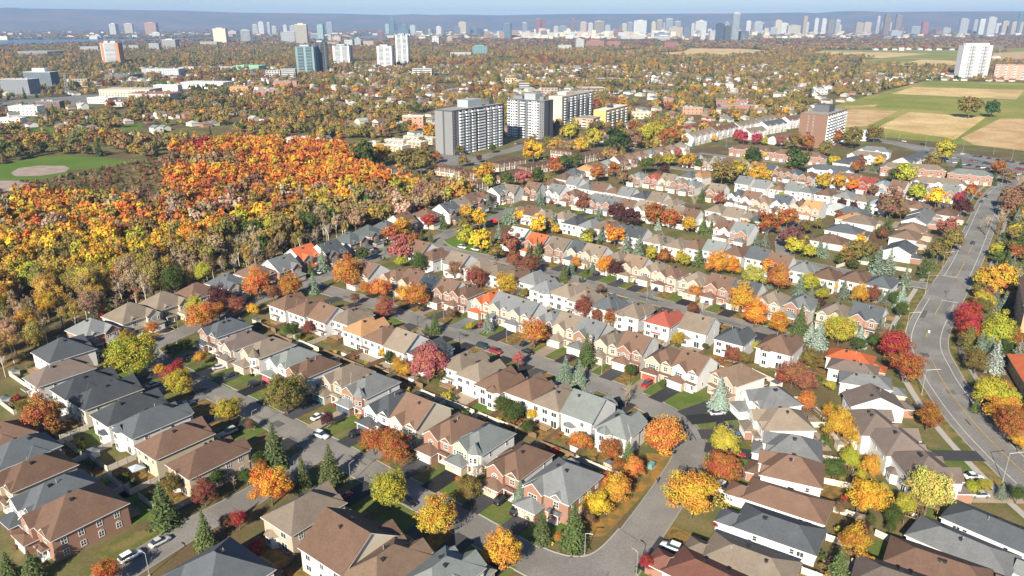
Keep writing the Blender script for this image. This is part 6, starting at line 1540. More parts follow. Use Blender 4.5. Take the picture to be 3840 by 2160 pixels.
# ------------------------------------------------------------------ the city on the horizon
TINT = dict(teal=(.08,.17,.19), tealm=(.16,.3,.3), navy=(.03,.05,.09), blue=(.1,.2,.27), slate=(.13,.16,.2), pale=(.36,.41,.43), white=(.56,.56,.54), cream=(.6,.52,.4), tan=(.46,.37,.27),
            grey=(.4,.41,.41), brown=(.24,.17,.13), dkbr=(.1,.075,.06), redbr=(.3,.13,.1), red=(.3,.09,.08), rose=(.45,.33,.28), orange=(.5,.28,.15))
CM = {k: M('city_'+k, tuple(v*.8 for v in c), .6, .08, .1, .02, .4, .08) for k, c in TINT.items()}
GL2 = M('city_windows', (.06,.08,.1), .25, .2, .1, .03, .5, .2)
TW = dict(teal='dark teal glass', tealm='teal glass', navy='navy glass', blue='blue glass', slate='slate-grey', pale='pale glass', white='white', cream='cream', tan='tan', grey='grey', brown='brown', dkbr='black-brown', redbr='red-brown', red='red', rose='rose', orange='orange')
def quarter(x, y):
    a = math.degrees(math.atan2(x, y)); 
    return ('far left', 'left', 'left of centre', 'centre', 'right of centre', 'right', 'far right')[min(6, max(0, int((a+35)/10)))]
def inside_poly(x, y, poly):
    r = False; j = len(poly)-1
    for i in range(len(poly)):
        if (poly[i][1] > y) != (poly[j][1] > y) and x < (poly[j][0]-poly[i][0])*(y-poly[i][1])/(poly[j][1]-poly[i][1]) + poly[i][0]: r = not r
        j = i
    return r
cnt = {}; info = []
for (x, y, wd, H, c, f) in CITY:
    hn = 'tower' if H > 1.3*wd else ('block' if H > .45*wd else 'low block')
    key = (TW[c], hn, quarter(x, y)); info.append(key); cnt[key] = cnt.get(key, 0)+1
order = {}
for key in cnt:
    ids = sorted([i for i, k in enumerate(info) if k == key], key=lambda i: CITY[i][0]/CITY[i][1])
    for n, i in enumerate(ids): order[i] = n
for i, (x, y, wd, H, c, f) in enumerate(CITY):
    col, hn, q = info[i]; n = cnt[info[i]]
    pre = '' if n == 1 else (('left' if order[i] == 0 else 'right') if n == 2 else ORD[order[i]]+' from left') + f" of the {n} "
    lab = f"{pre}{col} {hn}{'s' if n > 1 else ''} {'of the skyline' if y > 3500 else 'beyond the treetops'}, {q}"
    rg = random.Random(i); D = max(wd*rg.uniform(.45, .8), 10)
    root = empty('city_building', (x, y, 0), R(rg.uniform(-12, 12))); tag(root, lab, 'building', 'buildings of the skyline')
    wb = MB(); wb.box(-wd/2, wd/2, 0, D, 0, H)
    if H > 30: s_ = rg.uniform(.2, .35); wb.box(-wd*s_, wd*s_*.8, D*.25, D*.75, H, H+rg.uniform(3, 6))
    wb.build('wall', CM[c], root)
    win = MB(); fl = max(2, int(H/3.6)); step = 1 if y < 4000 else 2; fhh = H/fl
    dark = c in ('teal','navy','blue','slate','dkbr','tealm')
    if f == 'b':
        for k in range(0, fl, step):
            z = fhh*k + fhh*.3; h_ = fhh*.45*step; win.box(-wd*.48, wd*.48, -.25, 0, z, z+h_); win.box(wd/2, wd/2+.25, D*.04, D*.96, z, z+h_); win.box(-wd/2-.25, -wd/2, D*.04, D*.96, z, z+h_)
    elif f == 'r':
        n = max(3, int(wd/(4 if y < 4000 else 6)))
        for k in range(n):
            a = -wd/2 + wd*(k+.28)/n; b = a + wd/n*.5; win.box(a, b, -.25, 0, H*.03, H*.96)
        for k in range(3): a = D*(k+.25)/3; win.box(wd/2, wd/2+.25, a, a+D/6, H*.03, H*.96); win.box(-wd/2-.25, -wd/2, a, a+D/6, H*.03, H*.96)
    elif f == 'g':
        n = max(3, int(wd/(5 if y < 4000 else 8)))
        for k in range(0, fl, step):
            z = fhh*k + fhh*.3
            for j in range(n): a = -wd/2 + wd*(j+.25)/n; win.box(a, a+wd/n*.5, -.25, 0, z, z+fhh*.5*step)
            win.box(wd/2, wd/2+.25, D*.1, D*.45, z, z+fhh*.5*step); win.box(wd/2, wd/2+.25, D*.55, D*.9, z, z+fhh*.5*step); win.box(-wd/2-.25, -wd/2, D*.1, D*.9, z, z+fhh*.5*step)
    if win.f: o_ = win.build('windows', CM['pale'] if dark and rg.random() < .2 else GL2, root); o_['kind'] = 'stuff'
# the mass of small buildings packed between them, too many and too faint to count
mr = random.Random(77); mm = MB(); mk = ['white','cream','grey','tan','grey','slate','brown','tan','cream']
for k in range(900):
    az = mr.gauss(8, 9) if k < 640 else mr.uniform(-34, 34); y = mr.uniform(5000, 8200); x = y*math.tan(R(az)); wd = mr.uniform(18, 60); H = mr.uniform(8, 26) + (mr.uniform(0, 36) if mr.random() < .35 and -2 < az < 18 else 0)
    if any(inside_poly(x, y, q[1]) for q in WATER): continue
    mm.box(x-wd/2, x+wd/2, y, y+wd*.6, 0, H, m=mr.randrange(len(mk)))
tag(mm.build('distant_buildings', [CM[k] for k in mk]), 'crowd of small pale buildings along the far skyline', 'buildings', None, 'stuff')
# ------------------------------------------------------------------ low buildings between the trees
LOWC = dict(office=((.2,.22,.25),(.5,.48,.46),4.,'grey office block'), glassoff=((.1,.14,.18),(.6,.6,.6),4.,'glass office block with white rooftop box'), lowd=((.12,.11,.11),(.2,.2,.2),1.,'dark low commercial building'), lowg=((.4,.42,.44),(.45,.46,.47),2.,'grey low commercial building'),
  lowgreen=((.2,.42,.3),(.25,.5,.36),1.,'green-roofed store'), lowc=((.55,.47,.36),(.5,.46,.4),2.,'cream low building'), loww=((.68,.67,.64),(.72,.71,.68),2.,'white low building'), lowred=((.5,.47,.44),(.3,.13,.09),2.,'red-brown roofed warehouse'), dkblk=((.15,.09,.07),(.25,.24,.23),4.,'dark brown office block'),
  lowor=((.45,.22,.11),(.4,.2,.1),2.,'orange brick hall'), lowrb=((.33,.15,.1),(.3,.25,.22),3.,'red brick walk-up block'), lowgr=((.35,.17,.12),(.45,.52,.5),2.,'brick school with pale green-grey roof'), apart=((.45,.22,.15),(.6,.57,.52),4.,'brick and white walk-up apartment block'), lowpk=((.5,.24,.15),(.3,.29,.28),3.,'orange brick walk-up block'))
LM = {k: (M('low_'+k, v[0], .8, .1, 1, .1), M('lowroof_'+k, v[1], .9, .12, 1, .05)) for k, v in LOWC.items()}
lc = {}
for (x, y, wd, H, c) in LOWB: lc[c] = lc.get(c, 0)+1
lo = {}
for i, (x, y, wd, H, c) in enumerate(LOWB):
    n = lc[c]; ids = sorted([j for j in range(len(LOWB)) if LOWB[j][4] == c], key=lambda j: LOWB[j][0]/LOWB[j][1]); k = ids.index(i)
    lab = LOWC[c][3] + ' among the trees' if n == 1 else (f"{('left' if k == 0 else 'right')} of two: " if n == 2 else f"{ORD[k]} from left of {n}: ") + LOWC[c][3] + ' among the trees'
    rg = random.Random(i+50); D = min(max(wd*rg.uniform(.4, .6), 9), 40); H = max(H, 4)
    root = empty('low_building', (x, y, 0), R(rg.uniform(-14, 6))); tag(root, lab, 'building', 'low buildings among the far trees')
    wb = MB(); wb.box(-wd/2, wd/2, 0, D, 0, H); wb.build('wall', LM[c][0], root)
    rb = MB(); rb.box(-wd/2-.3, wd/2+.3, -.3, D+.3, H, H+.5, bottom=True); ro = rb.build('roof', LM[c][1], root)
    for k in range(rg.randint(2, 4)): ub = MB(); a, b = rg.uniform(-.4, .3)*wd, rg.uniform(.15, .7)*D; s_ = rg.uniform(1.2, 2.6); ub.box(a, a+s_*1.4, b, b+s_, H+.5, H+.5+s_*.7); ub.build('rooftop_unit', PLANT, ro)
    if c == 'glassoff': ub = MB(); ub.box(-wd*.2, wd*.25, D*.2, D*.8, H+.5, H+6); ub.build('penthouse', WHITEW, root)
    fl = max(1, int(H/3.4)); nw = max(3, int(wd/4.5))
    for k in range(fl):
        for j in range(nw): ob('window', flatwin(2.0, 1.4), root, (-wd/2+wd*(j+.5)/nw, 0, H/fl*k+1.1))
# ------------------------------------------------------------------ small houses under the far trees
def cottage_meshes():
    out = []
    for i in range(6):
        rg = random.Random(i); w_, d_ = rg.uniform(9, 13), rg.uniform(8, 10); h = rg.choice((3, 3.2, 5.4)); wb, rb = MB(), MB(); fb = MB()
        wb.box(-w_/2, w_/2, -d_/2, d_/2, 0, h)
        if i % 2: roof(rb, fb, -w_/2, w_/2, -d_/2, d_/2, h, .5, .4, 'x', 'gable', 'gable'); [wb.face([(s*w_/2,-d_/2,h),(s*w_/2,d_/2,h),(s*w_/2,0,h+d_/2*.5)][::s]) for s in (-1, 1)]
        else: roof(rb, fb, -w_/2, w_/2, -d_/2, d_/2, h, .45, .4, 'x')
        out.append((wb, rb, w_, d_, h))
    return out
COT = cottage_meshes()
cw = [WALL['wh'], WALL['be'], WALL['bk'], WALL['pe'], WALL['cr']]; cr_ = [ROOF[k] for k in ('br','tn','bg','gy','bt','gg','lg')]
FARHOUSE = []

# ------------------------------------------------------------------ trees
TC = dict(ob=(.34,.135,.035), og=(.58,.25,.03), yo=(.5,.3,.035), ye=(.62,.42,.03), yl=(.4,.37,.04), li=(.46,.46,.1), ol=(.2,.16,.045), gn=(.075,.11,.025), dg=(.05,.09,.02), rd=(.34,.04,.025), cr=(.38,.04,.06),
          rb=(.26,.1,.055), pk=(.38,.13,.1), dp=(.085,.032,.03), br=(.22,.13,.07), pu=(.19,.08,.07), bare=(.2,.15,.11), wh=(.46,.37,.24), gr=(.33,.25,.14))
TC['or'] = (.52,.215,.045)
TC.update(tan=(.32,.21,.09), olt=(.27,.22,.06), gol=(.44,.3,.06), khk=(.2,.19,.06))
SC = dict(g=(.095,.125,.042), b=(.17,.215,.155), w=(.3,.37,.31))
def leaf_mat(name, inst, trans=.25):
    m, t, p = new_mat(name); N = t.nodes.new; L = t.links.new
    if inst: src = N('ShaderNodeAttribute'); src.attribute_type = 'INSTANCER'; src.attribute_name = 'col'; col = src.outputs['Color']
    else: src = N('ShaderNodeObjectInfo'); col = src.outputs['Color']
    at = N('ShaderNodeAttribute'); at.attribute_name = 'lv'
    sp = N('ShaderNodeSeparateColor'); L(at.outputs['Color'], sp.inputs[0])
    hs = N('ShaderNodeHueSaturation'); L(col, hs.inputs['Color']); hs.inputs['Saturation'].default_value = .98
    mh = N('ShaderNodeMapRange'); L(sp.outputs[0], mh.inputs['Value']); mh.inputs['To Min'].default_value = .458; mh.inputs['To Max'].default_value = .538; L(mh.outputs[0], hs.inputs['Hue'])
    mv = N('ShaderNodeMapRange'); L(sp.outputs[1], mv.inputs['Value']); mv.inputs['To Min'].default_value = .7; mv.inputs['To Max'].default_value = 1.28; L(mv.outputs[0], hs.inputs['Value'])
    L(hs.outputs[0], p.inputs['Base Color']); p.inputs['Roughness'].default_value = .7; p.inputs['Specular IOR Level'].default_value = .15
    tr = N('ShaderNodeBsdfTranslucent'); L(hs.outputs[0], tr.inputs['Color']); mx = N('ShaderNodeMixShader'); mx.inputs[0].default_value = trans
    out = t.nodes['Material Output']; L(p.outputs[0], mx.inputs[1]); L(tr.outputs[0], mx.inputs[2]); L(mx.outputs[0], out.inputs['Surface'])
    return m
LEAF = leaf_mat('foliage', False); LEAFI = leaf_mat('foliage_far', True); NEED = leaf_mat('needles', False, .08)
def twig_mat(name, inst=False):
    m, t, p = new_mat(name); s = t.nodes.new('ShaderNodeAttribute' if inst else 'ShaderNodeObjectInfo')
    if inst: s.attribute_type = 'INSTANCER'; s.attribute_name = 'col'
    t.links.new(s.outputs['Color'], p.inputs['Base Color']); p.inputs['Roughness'].default_value = .95; p.inputs['Specular IOR Level'].default_value = .1; return m
TWIG = twig_mat('twigs'); TWIGI = twig_mat('twigs_far', True)
def quads_mesh(name, C, N_, S, lv, mat, asp=None):
    """leaf quads: centres C, normals N_, half sizes S, per-leaf variation lv (n,2)"""
    n = len(C); rs = np.random.RandomState(n)
    a = rs.normal(size=(n,3)); a -= (a*N_).sum(1)[:,None]*N_; a /= np.linalg.norm(a,axis=1)[:,None]+1e-9
    b = np.cross(N_, a); s = S[:,None]; k = .7 if asp is None else asp
    V = np.stack([C-a*s-b*s*k*.6, C+a*s*.3-b*s*k, C+a*s+b*s*k*.5, C-a*s*.3+b*s*k], 1).reshape(-1,3)
    me = bpy.data.meshes.new(name); me.vertices.add(4*n); me.vertices.foreach_set('co', V.ravel())
    me.loops.add(4*n); me.loops.foreach_set('vertex_index', np.arange(4*n)); me.polygons.add(n); me.polygons.foreach_set('loop_start', np.arange(n)*4); me.polygons.foreach_set('loop_total', np.full(n,4))
    at = me.attributes.new('lv', 'FLOAT_COLOR', 'FACE'); c4 = np.ones((n,4), np.float32); c4[:,:2] = lv; at.data.foreach_set('color', c4.ravel())
    me.materials.append(mat); me.update(); me.validate(); return me
def crown(seed, nc, nl, ls, mat, flat=1.0, dens=1.0):
    rs = np.random.RandomState(seed); C, N_, S, LV = [], [], [], []
    ph = rs.uniform(0, 6.28, 6)
    for i in range(nc):
        u = rs.normal(size=3); u /= np.linalg.norm(u)
        if u[2] < -.55: u[2] *= -.6; u /= np.linalg.norm(u)
        az = atan2(u[1], u[0])
        env = 1 + .13*sin(2*az+ph[0]) + .1*sin(3*az+ph[1]+2*u[2]) + .1*sin(4*u[2]+ph[2])
        r = rs.uniform(.2, .86)**.75*env*.98; cr = rs.uniform(.16, .32); c = u*r; c[2] *= flat*(1.12 if u[2] > 0 else .95)
        d = rs.normal(size=(nl,3)); d /= np.linalg.norm(d,axis=1)[:,None]
        rad = cr*rs.uniform(.55, 1.0, nl)**.5
        p = c + d*rad[:,None]*np.array([1,1,.78]); nn = d*.8 + u*.5 + rs.normal(size=(nl,3))*.45; nn /= np.linalg.norm(nn,axis=1)[:,None]
        C.append(p); N_.append(nn); S.append(ls*rs.uniform(.6, 1.25, nl)); cv = rs.uniform(0, 1)
        LV.append(np.stack([np.clip(cv + rs.normal(size=nl)*.18, 0, 1), rs.uniform(0, 1, nl)*.7 + .3*rs.uniform()], 1))
    return quads_mesh('crown', np.concatenate(C), np.concatenate(N_), np.concatenate(S), np.concatenate(LV), mat)
def spruce(seed, lv_, nb, ls, mat):
    rs = np.random.RandomState(seed); C, N_, S, LV = [], [], [], []
    for i in range(lv_):
        t = (i+.5)/lv_; z = .06 + .93*t; r = .27*(1-t)**.8*(1+.1*rs.normal()) + .01
        n = max(4, int(nb*(1-t*.75)))
        a0 = rs.uniform(0, 6.28)
        for k in range(n):
            a = a0 + 6.283*k/n + rs.normal()*.18; rr = r*rs.uniform(.78, 1.15); m = max(3, int(7*(1-t))+2)
            for j in range(m):
                q = (j+.6)/m; sp = .16*q
                aa = a + rs.normal()*sp; p = np.array([cos(aa)*rr*q, sin(aa)*rr*q, z - .09*q*q*(1-t*.6) + rs.normal()*.005 + .02*(1-q)])
                nn = np.array([cos(a)*.35, sin(a)*.35, .9]) + rs.normal(size=3)*.35; nn /= np.linalg.norm(nn)
                C.append(p); N_.append(nn); S.append(ls*(1-.45*t)*rs.uniform(.7, 1.25)); LV.append((rs.uniform(.25, .75), rs.uniform(0, 1)))
    return quads_mesh('foliage', np.array(C), np.array(N_), np.array(S), np.array(LV), mat, asp=.5)
def trunk(seed, limbs, r0, top, mat, spread=.5):
    rg = random.Random(seed); m = MB(); m.tube((0,0,0),(rg.uniform(-.02,.02),rg.uniform(-.02,.02),top*.55), r0, r0*.72, 6, cap=False); m.tube((0,0,top*.55),(0,0,top), r0*.7, r0*.3, 5)
    for k in range(limbs):
        a = 6.283*k/limbs + rg.uniform(-.4,.4); z0 = top*rg.uniform(.4, .75); m.tube((0,0,z0),(cos(a)*spread*.5, sin(a)*spread*.5, z0+rg.uniform(.12,.26)), r0*.45, r0*.16, 4)
    return m.mesh('trunk', mat, True)
def bare(seed, mat, n0=9, tw=7, th=.012):
    """leafless crown: limbs forking into fine twigs, unit height 1"""
    rg = random.Random(seed); m = MB()
    def br(p, d, L, r, lev):
        e = [p[i]+d[i]*L for i in range(3)]; m.tube(p, e, r, r*.55, 3 if lev else 4, cap=False)
        if lev >= 3: return
        for k in range((n0, 5, tw)[lev]):
            t = rg.uniform(.35, 1.0); q = [p[i]+d[i]*L*t for i in range(3)]
            v = np.array(d) + np.array([rg.gauss(0,.55), rg.gauss(0,.55), rg.gauss(.12,.3)]); v /= np.linalg.norm(v)
            br(q, tuple(v), L*rg.uniform(.38, .6), r*.5, lev+1)
    br([0,0,.22], (0,0,1.), .46, th, 0)
    return m.mesh('crown', mat)
NEARC = [crown(s, 115, 98, .035, LEAF) for s in range(6)]; MIDC = [crown(20+s, 60, 34, .085, LEAF) for s in range(5)]
SPARSE = [crown(60+s, 30, 26, .06, LEAF) for s in range(3)]
SPN = [spruce(s, 30, 22, .036, NEED) for s in range(3)]; SPM = [spruce(10+s, 20, 15, .05, NEED) for s in range(2)]
BARE = [bare(s, TWIG) for s in range(3)]
TRK = [trunk(s, 6, .028, .62, BARK, .5) for s in range(3)]; TRW = [trunk(s+5, 4, .014, .8, BARKW, .2) for s in range(2)]; TRS = trunk(9, 0, .018, .9, BARK)
def jit(c, rg, s=.16): k = 1+rg.uniform(-s, s); return (min(1, c[0]*k*(1+rg.uniform(-.08,.08))), min(1, c[1]*k*(1+rg.uniform(-.08,.08))), min(1, c[2]*k), 1)
trg = random.Random(5)
def tree(kind, x, y, r, zc, c, label, group, name=None, hk=1.0):
    rg = trg; dist = math.hypot(x, y)
    nm = name or {'d': 'maple_tree' if r > 2.6 else 'garden_tree', 'b': 'bare_tree', 's': 'spruce_tree', 'c': 'cedar_tree', 'w': 'birch_tree'}[kind]
    root = empty(nm, (x, y, 0), rg.uniform(0, 6.28)); tag(root, label, 'tree', group)
    if kind == 'd':
        H = zc + r*hk; ob('trunk', rg.choice(TRK), root, scale=(H, H, H))
        o = ob('crown', rg.choice(NEARC if dist < 330 else MIDC), root, (0, 0, zc), rg.uniform(0, 6.28), (r*1.08, r*rg.uniform(.98, 1.12), r*hk*rg.uniform(1.0, 1.15))); o.color = jit(TC[c], rg)
    elif kind == 'c':
        ob('trunk', TRS, root, scale=(r, r, r)); o = ob('crown', rg.choice(NEARC), root, (0, 0, r*.5), 0, (r*.17, r*.17, r*.52)); o.color = jit(TC['gn'], rg)
    elif kind == 's':
        ob('trunk', TRS, root, scale=(r, r, r)); s = rg.uniform(.98, 1.18) if r > 8 else rg.uniform(1.1, 1.35)
        o = ob('crown', rg.choice(SPN if dist < 330 else SPM), root, (0, 0, 0), 0, (r*s, r*s, r)); o.color = jit(SC[c], rg)
    elif kind == 'b':
        H = zc + r; col = (.4,.31,.21,1) if c != 'wh' else (.55,.47,.37,1)
        t_ = ob('trunk', TRW[0] if c == 'wh' else TRK[0], root, scale=(H, H, H))
        o = ob('crown', rg.choice(BARE), root, (0, 0, 0), 0, (H*1.1, H*1.1, H)); o.color = col
    elif kind == 'w':
        H = zc + r; ob('trunk', rg.choice(TRW), root, scale=(H, H, H)); o = ob('crown', rg.choice(SPARSE), root, (0, 0, zc), 0, (r*.8, r*.8, r*1.6)); o.color = jit(TC[c], rg)
    return root
TG = dict(d='garden trees in autumn colour', b='leafless trees', s='spruces in the gardens', c='columnar cedars in the gardens')
CWD = dict(ob='orange-brown', yo='golden', yl='yellow-green', br='brown', og='golden-orange', rb='russet', gn='green', rd='red', ol='olive', ye='yellow', dp='dark purple', li='lime', pu='purple-brown', dg='deep green', pk='pinkish red', cr='crimson', bare='leafless', tan='tan', olt='pale olive', gol='old gold', khk='khaki')
CWD['or'] = 'orange'
SIDE = dict(L='beyond the houses, far left', l='beyond the houses, left of centre', r='beyond the houses, right of centre', R='beyond the houses, far right')
NTH = ['nearest', 'second nearest', 'third nearest', 'fourth nearest', 'fifth nearest', 'sixth nearest', 'seventh nearest', 'eighth nearest', 'ninth nearest', 'tenth nearest', 'eleventh nearest', 'twelfth nearest', 'thirteenth nearest', 'fourteenth nearest', 'fifteenth nearest']
for ln in TROWS.split():
    kd, x, y, r, zc, c, hi, j, n = ln.split(','); r = float(r); n = int(n)
    what = {'d': CWD.get(c, '') + (' maple' if r > 2.6 else ' small tree'), 'b': 'leafless tree', 's': dict(g='green spruce', b='blue spruce', w='silvery spruce').get(c), 'c': 'columnar cedar'}[kd]
    size = ('tall ' if r > 13 else 'small ' if r < 7 else '') if kd == 's' else ('large ' if kd in 'db' and r > 4.6 else 'small ' if kd == 'b' and r < 2.6 else '')
    pre = '' if n == 1 else ('nearer ' if int(j) == 0 else 'farther ') if n == 2 else NTH[int(j)] + ' '
    lab = pre + size + what + ' ' + (SIDE[hi] if hi in SIDE else 'by ' + HOUSES[int(hi)][2])
    tree(kd, float(x), float(y), r, float(zc), c, lab, TG[kd])

# ---- garden trees behind the houses of the middle distance
vg = random.Random(31); hk_ = 0
for n_, ty, txt in HROWS:
    for tok in txt.split():
        x, y, f, w_, d = [float(v) for v in tok.split(',')[:5]]; short = HOUSES[hk_][2]; hk_ += 1
        if n_ not in ('N6','N7','N8','N9','N10','N11','E1','B1','B2') or vg.random() < .35: continue
        rz = R(f+90); a, b = vg.uniform(-.4, .4)*w_, d/2 + vg.uniform(3.5, 6.5); q = (x+a*cos(rz)-b*sin(rz), y+a*sin(rz)+b*cos(rz))
        if road_gap(*q) < 2: continue
        c = vg.choice(('ol','yo','ob','gn','yl','rb','br','og','dp','gn')); r = vg.uniform(1.8, 3.2)
        if vg.random() < .22: tree('s', *q, vg.uniform(6, 10), 0, vg.choice('gb'), f"garden spruce behind {short}", 'garden trees of the middle distance')
        else: tree('d', *q, r, r+1.0, c, f"{CWD[c]} garden tree behind {short}", 'garden trees of the middle distance')
# ---- trees along the right side of the wide road
kn = normals(AR); vt = random.Random(9)
for k in range(6, len(AR)-20, 2):
    for off in (-14.5, -20, -27, -35):
        if vt.random() < .2: continue
        q = AR[k] + kn[k]*(off + vt.uniform(-3, 3)) + np.array([vt.uniform(-2,2), vt.uniform(-2,2)])
        if q[1] < 150 or any(math.hypot(q[0]-b, q[1]-c) < 17 for b, c in (SPOT['terr'], SPOT['brk'])): continue
        u = vt.random()
        if u < .35: tree('s', q[0], q[1], vt.uniform(7, 12), 0, vt.choice('gbb'), 'spruce in the dense belt of trees right of the wide road', 'spruces right of the wide road')
        elif u < .5: tree('b', q[0], q[1], vt.uniform(2, 3), 4.5, 'bare', 'leafless tree in the dense belt right of the wide road', 'leafless trees right of the wide road')
        else: r = vt.uniform(2.2, 3.8); tree('d', q[0], q[1], r, r*1.1+.8, vt.choice(('ol','yo','ob','gn','br','rb','ol','yl')), 'autumn broadleaf in the dense belt right of the wide road', 'broadleaf trees right of the wide road')
# ---- the woods at left
def inside(x, y, poly):
    r = False; n = len(poly); j = n-1
    for i in range(n):
        if (poly[i][1] > y) != (poly[j][1] > y) and x < (poly[j][0]-poly[i][0])*(y-poly[i][1])/(poly[j][1]-poly[i][1]) + poly[i][0]: r = not r
        j = i
    return r
CAMS, CAMC = sin(R(19.563)), cos(R(19.563))
def pix(x, y, z=0):
    d = y*CAMC + (105-z)*CAMS; return 1920+2800*x/d, 1080-2800*(y*CAMS-(105-z)*CAMC)/d
WOODS = SHEETS[0][3]
wl = []; wr = random.Random(21)
yy = 205
while yy < 665:
    sp = 6.2 + (yy-205)*.006
    xx = -420
    while xx < -20:
        x = xx + wr.uniform(-2, 2); y = yy + wr.uniform(-2, 2); xx += sp
        if not inside(x, y, WOODS): continue
        px, py = pix(x, y)
        if px < -160: continue
        if min(math.hypot(x-h[0], y-h[1]) for h in HOUSES[:30]) < 11: continue
        wl.append((x, y, px, py))
    yy += sp*.95
wood_far = []
def woodtype(px, py):
    k = wr.random(); u = px; v = py
    n = mathutils.noise.noise((px*.004, py*.008, 1.7)) ; n2 = mathutils.noise.noise((px*.006, py*.01, 9.1))
    edge = v > 1210 - .32*u + 60*n                                     # near the houses: bare, brown and olive
    if edge:
        if k < .3: return 'b', wr.choice(('bare','wh','bare','wh'))
        if k < .66: return 'w', wr.choice(('tan','olt','wh','gr','gol'))
        return 'd', wr.choice(('olt','olt','tan','gol','gr','gn','yo','yl'))
    if v > 1010 - .16*u + 70*n2:                                       # the yellow belt
        if k < .2: return 'w', wr.choice(('yl','ol','gr'))
        if k < .28: return 'b', wr.choice(('wh','bare'))
        return 'd', wr.choice(('ye','yl','ye','yo','ye','olt','yo','og') if n > -.25 else ('olt','yl','gol','yo'))
    if v > 800 - .03*u + 50*n:                                         # pale birches and golden crowns
        if k < .3: return 'w', wr.choice(('yo','gr','wh','br','yo'))
        if k < .38: return 'b', 'wh'
        return 'd', wr.choice(('og','yo','ob','br','ol','or') if u > 500 else ('og','or','yo','olt','yo'))
    if u > 1150: return 'd', wr.choice(('or','og','og','og','yo','ob','or'))
    if k < .1: return 'b', 'bare'
    q = n2 + wr.gauss(0, .1)
    return 'd', ('br' if q < -.4 else 'tan' if q < -.3 else 'og' if q < -.2 else 'ob' if q < -.1 else 'og' if q < 0 else 'yo' if q < .08 else 'or' if q < .2 else 'og' if q < .32 else 'or' if q < .46 else 'rd')
WLAB = {}
for i, (x, y, px, py) in enumerate(sorted(wl, key=lambda q: math.hypot(q[0], q[1]))):
    if px < 640 and py < 790 and y > 430:
        if any(inside(x, y, s[3]) for s in SHEETS if s[1] in ('lush', 'soil')): continue
        wood_far.append((x, y, wr.uniform(1.2, 2.0), wr.uniform(2, 3.4), wr.choice(('br','gr','ol','rb')), 'd')); continue
    kd, c = woodtype(px, py)
    H = wr.uniform(11, 16) if kd != 'b' else wr.uniform(8, 13)
    if py > 1180: H *= .8
    r = H*wr.uniform(.27, .4)
    if i < 300:
        nmw = dict(d='broadleaf_tree', b='bare_tree', w='birch_tree')[kd]
        lab = {'d': CWD.get(c, 'grey-brown') + ' broadleaf tree standing in the woods at left', 'b': 'leafless tree standing in the woods at left', 'w': 'slender pale-trunked birch with ' + CWD.get(c, 'sparse') + ' leaves in the woods at left'}[kd]
        tree(kd, x, y, r if kd != 'w' else r*.7, H-r if kd == 'd' else H*.66, c, lab, {'d': 'broadleaf trees of the woods', 'b': 'leafless trees of the woods', 'w': 'birches of the woods'}[kd], nmw, hk=1.25)
    else: wood_far.append((x, y, r, H, c, kd))
# ---- everything farther: instanced on points, one object per mass of trees
def proto(me): o = bpy.data.objects.new('far_tree_shape', me); return o
def far_crown(seed, nc, nl, ls):
    return crown(seed, nc, nl, ls, LEAFI)
def with_trunk(me): return me
PRO = [proto(far_crown(80+s, 30, 16, .15)) for s in range(4)] + [proto(spruce(40, 12, 10, .08, LEAFI))] + [proto(bare(33, TWIGI, 8, 5, .011))]
LOWP = [proto(far_crown(90+s, 16, 9, .26)) for s in range(3)]
def scatter(name, pts, protos, label, cat):
    """pts: list of (x, y, z, sx, sz, index, (r,g,b))"""
    n = len(pts); me = bpy.data.meshes.new(name); me.vertices.add(n)
    me.vertices.foreach_set('co', np.array([(p[0], p[1], p[2]) for p in pts], np.float32).ravel())
    a = me.attributes.new('scl', 'FLOAT_VECTOR', 'POINT'); a.data.foreach_set('vector', np.array([(p[3], p[3], p[4]) for p in pts], np.float32).ravel())
    a = me.attributes.new('idx', 'INT', 'POINT'); a.data.foreach_set('value', np.array([p[5] for p in pts], np.int32))
    a = me.attributes.new('ang', 'FLOAT_VECTOR', 'POINT'); a.data.foreach_set('vector', np.array([(0, 0, (i*2.39996) % 6.283) for i in range(n)], np.float32).ravel())
    a = me.attributes.new('col', 'FLOAT_COLOR', 'POINT'); a.data.foreach_set('color', np.array([(*p[6], 1) for p in pts], np.float32).ravel())
    me.update(); o = ob(name, me); tag(o, label, cat, None, 'stuff')
    g = bpy.data.node_groups.new(name, 'GeometryNodeTree'); g.interface.new_socket('Geometry', in_out='INPUT', socket_type='NodeSocketGeometry'); g.interface.new_socket('Geometry', in_out='OUTPUT', socket_type='NodeSocketGeometry')
    N = g.nodes.new; L = g.links.new; gi, go = N('NodeGroupInput'), N('NodeGroupOutput'); ip = N('GeometryNodeInstanceOnPoints'); ip.inputs['Pick Instance'].default_value = True
    jn = N('GeometryNodeJoinGeometry')
    for p in reversed(protos):
        oi = N('GeometryNodeObjectInfo'); oi.inputs['Object'].default_value = p; oi.inputs['As Instance'].default_value = True; L(oi.outputs['Geometry'], jn.inputs[0])
    L(gi.outputs[0], ip.inputs['Points']); L(jn.outputs[0], ip.inputs['Instance'])
    def att(nm, ty): q = N('GeometryNodeInputNamedAttribute'); q.data_type = ty; q.inputs[0].default_value = nm; return [s for s in q.outputs if s.enabled and s.name == 'Attribute'][0]
    L(att('idx', 'INT'), ip.inputs['Instance Index']); L(att('scl', 'FLOAT_VECTOR'), ip.inputs['Scale']); L(att('ang', 'FLOAT_VECTOR'), ip.inputs['Rotation'])
    L(ip.outputs[0], go.inputs[0]); md = o.modifiers.new('scatter', 'NODES'); md.node_group = g; return o
def vary(c, s=.22): k = 1+wr.uniform(-s, s); return (c[0]*k*(1+wr.uniform(-.1,.1)), c[1]*k*(1+wr.uniform(-.1,.1)), c[2]*k)
P_ = []
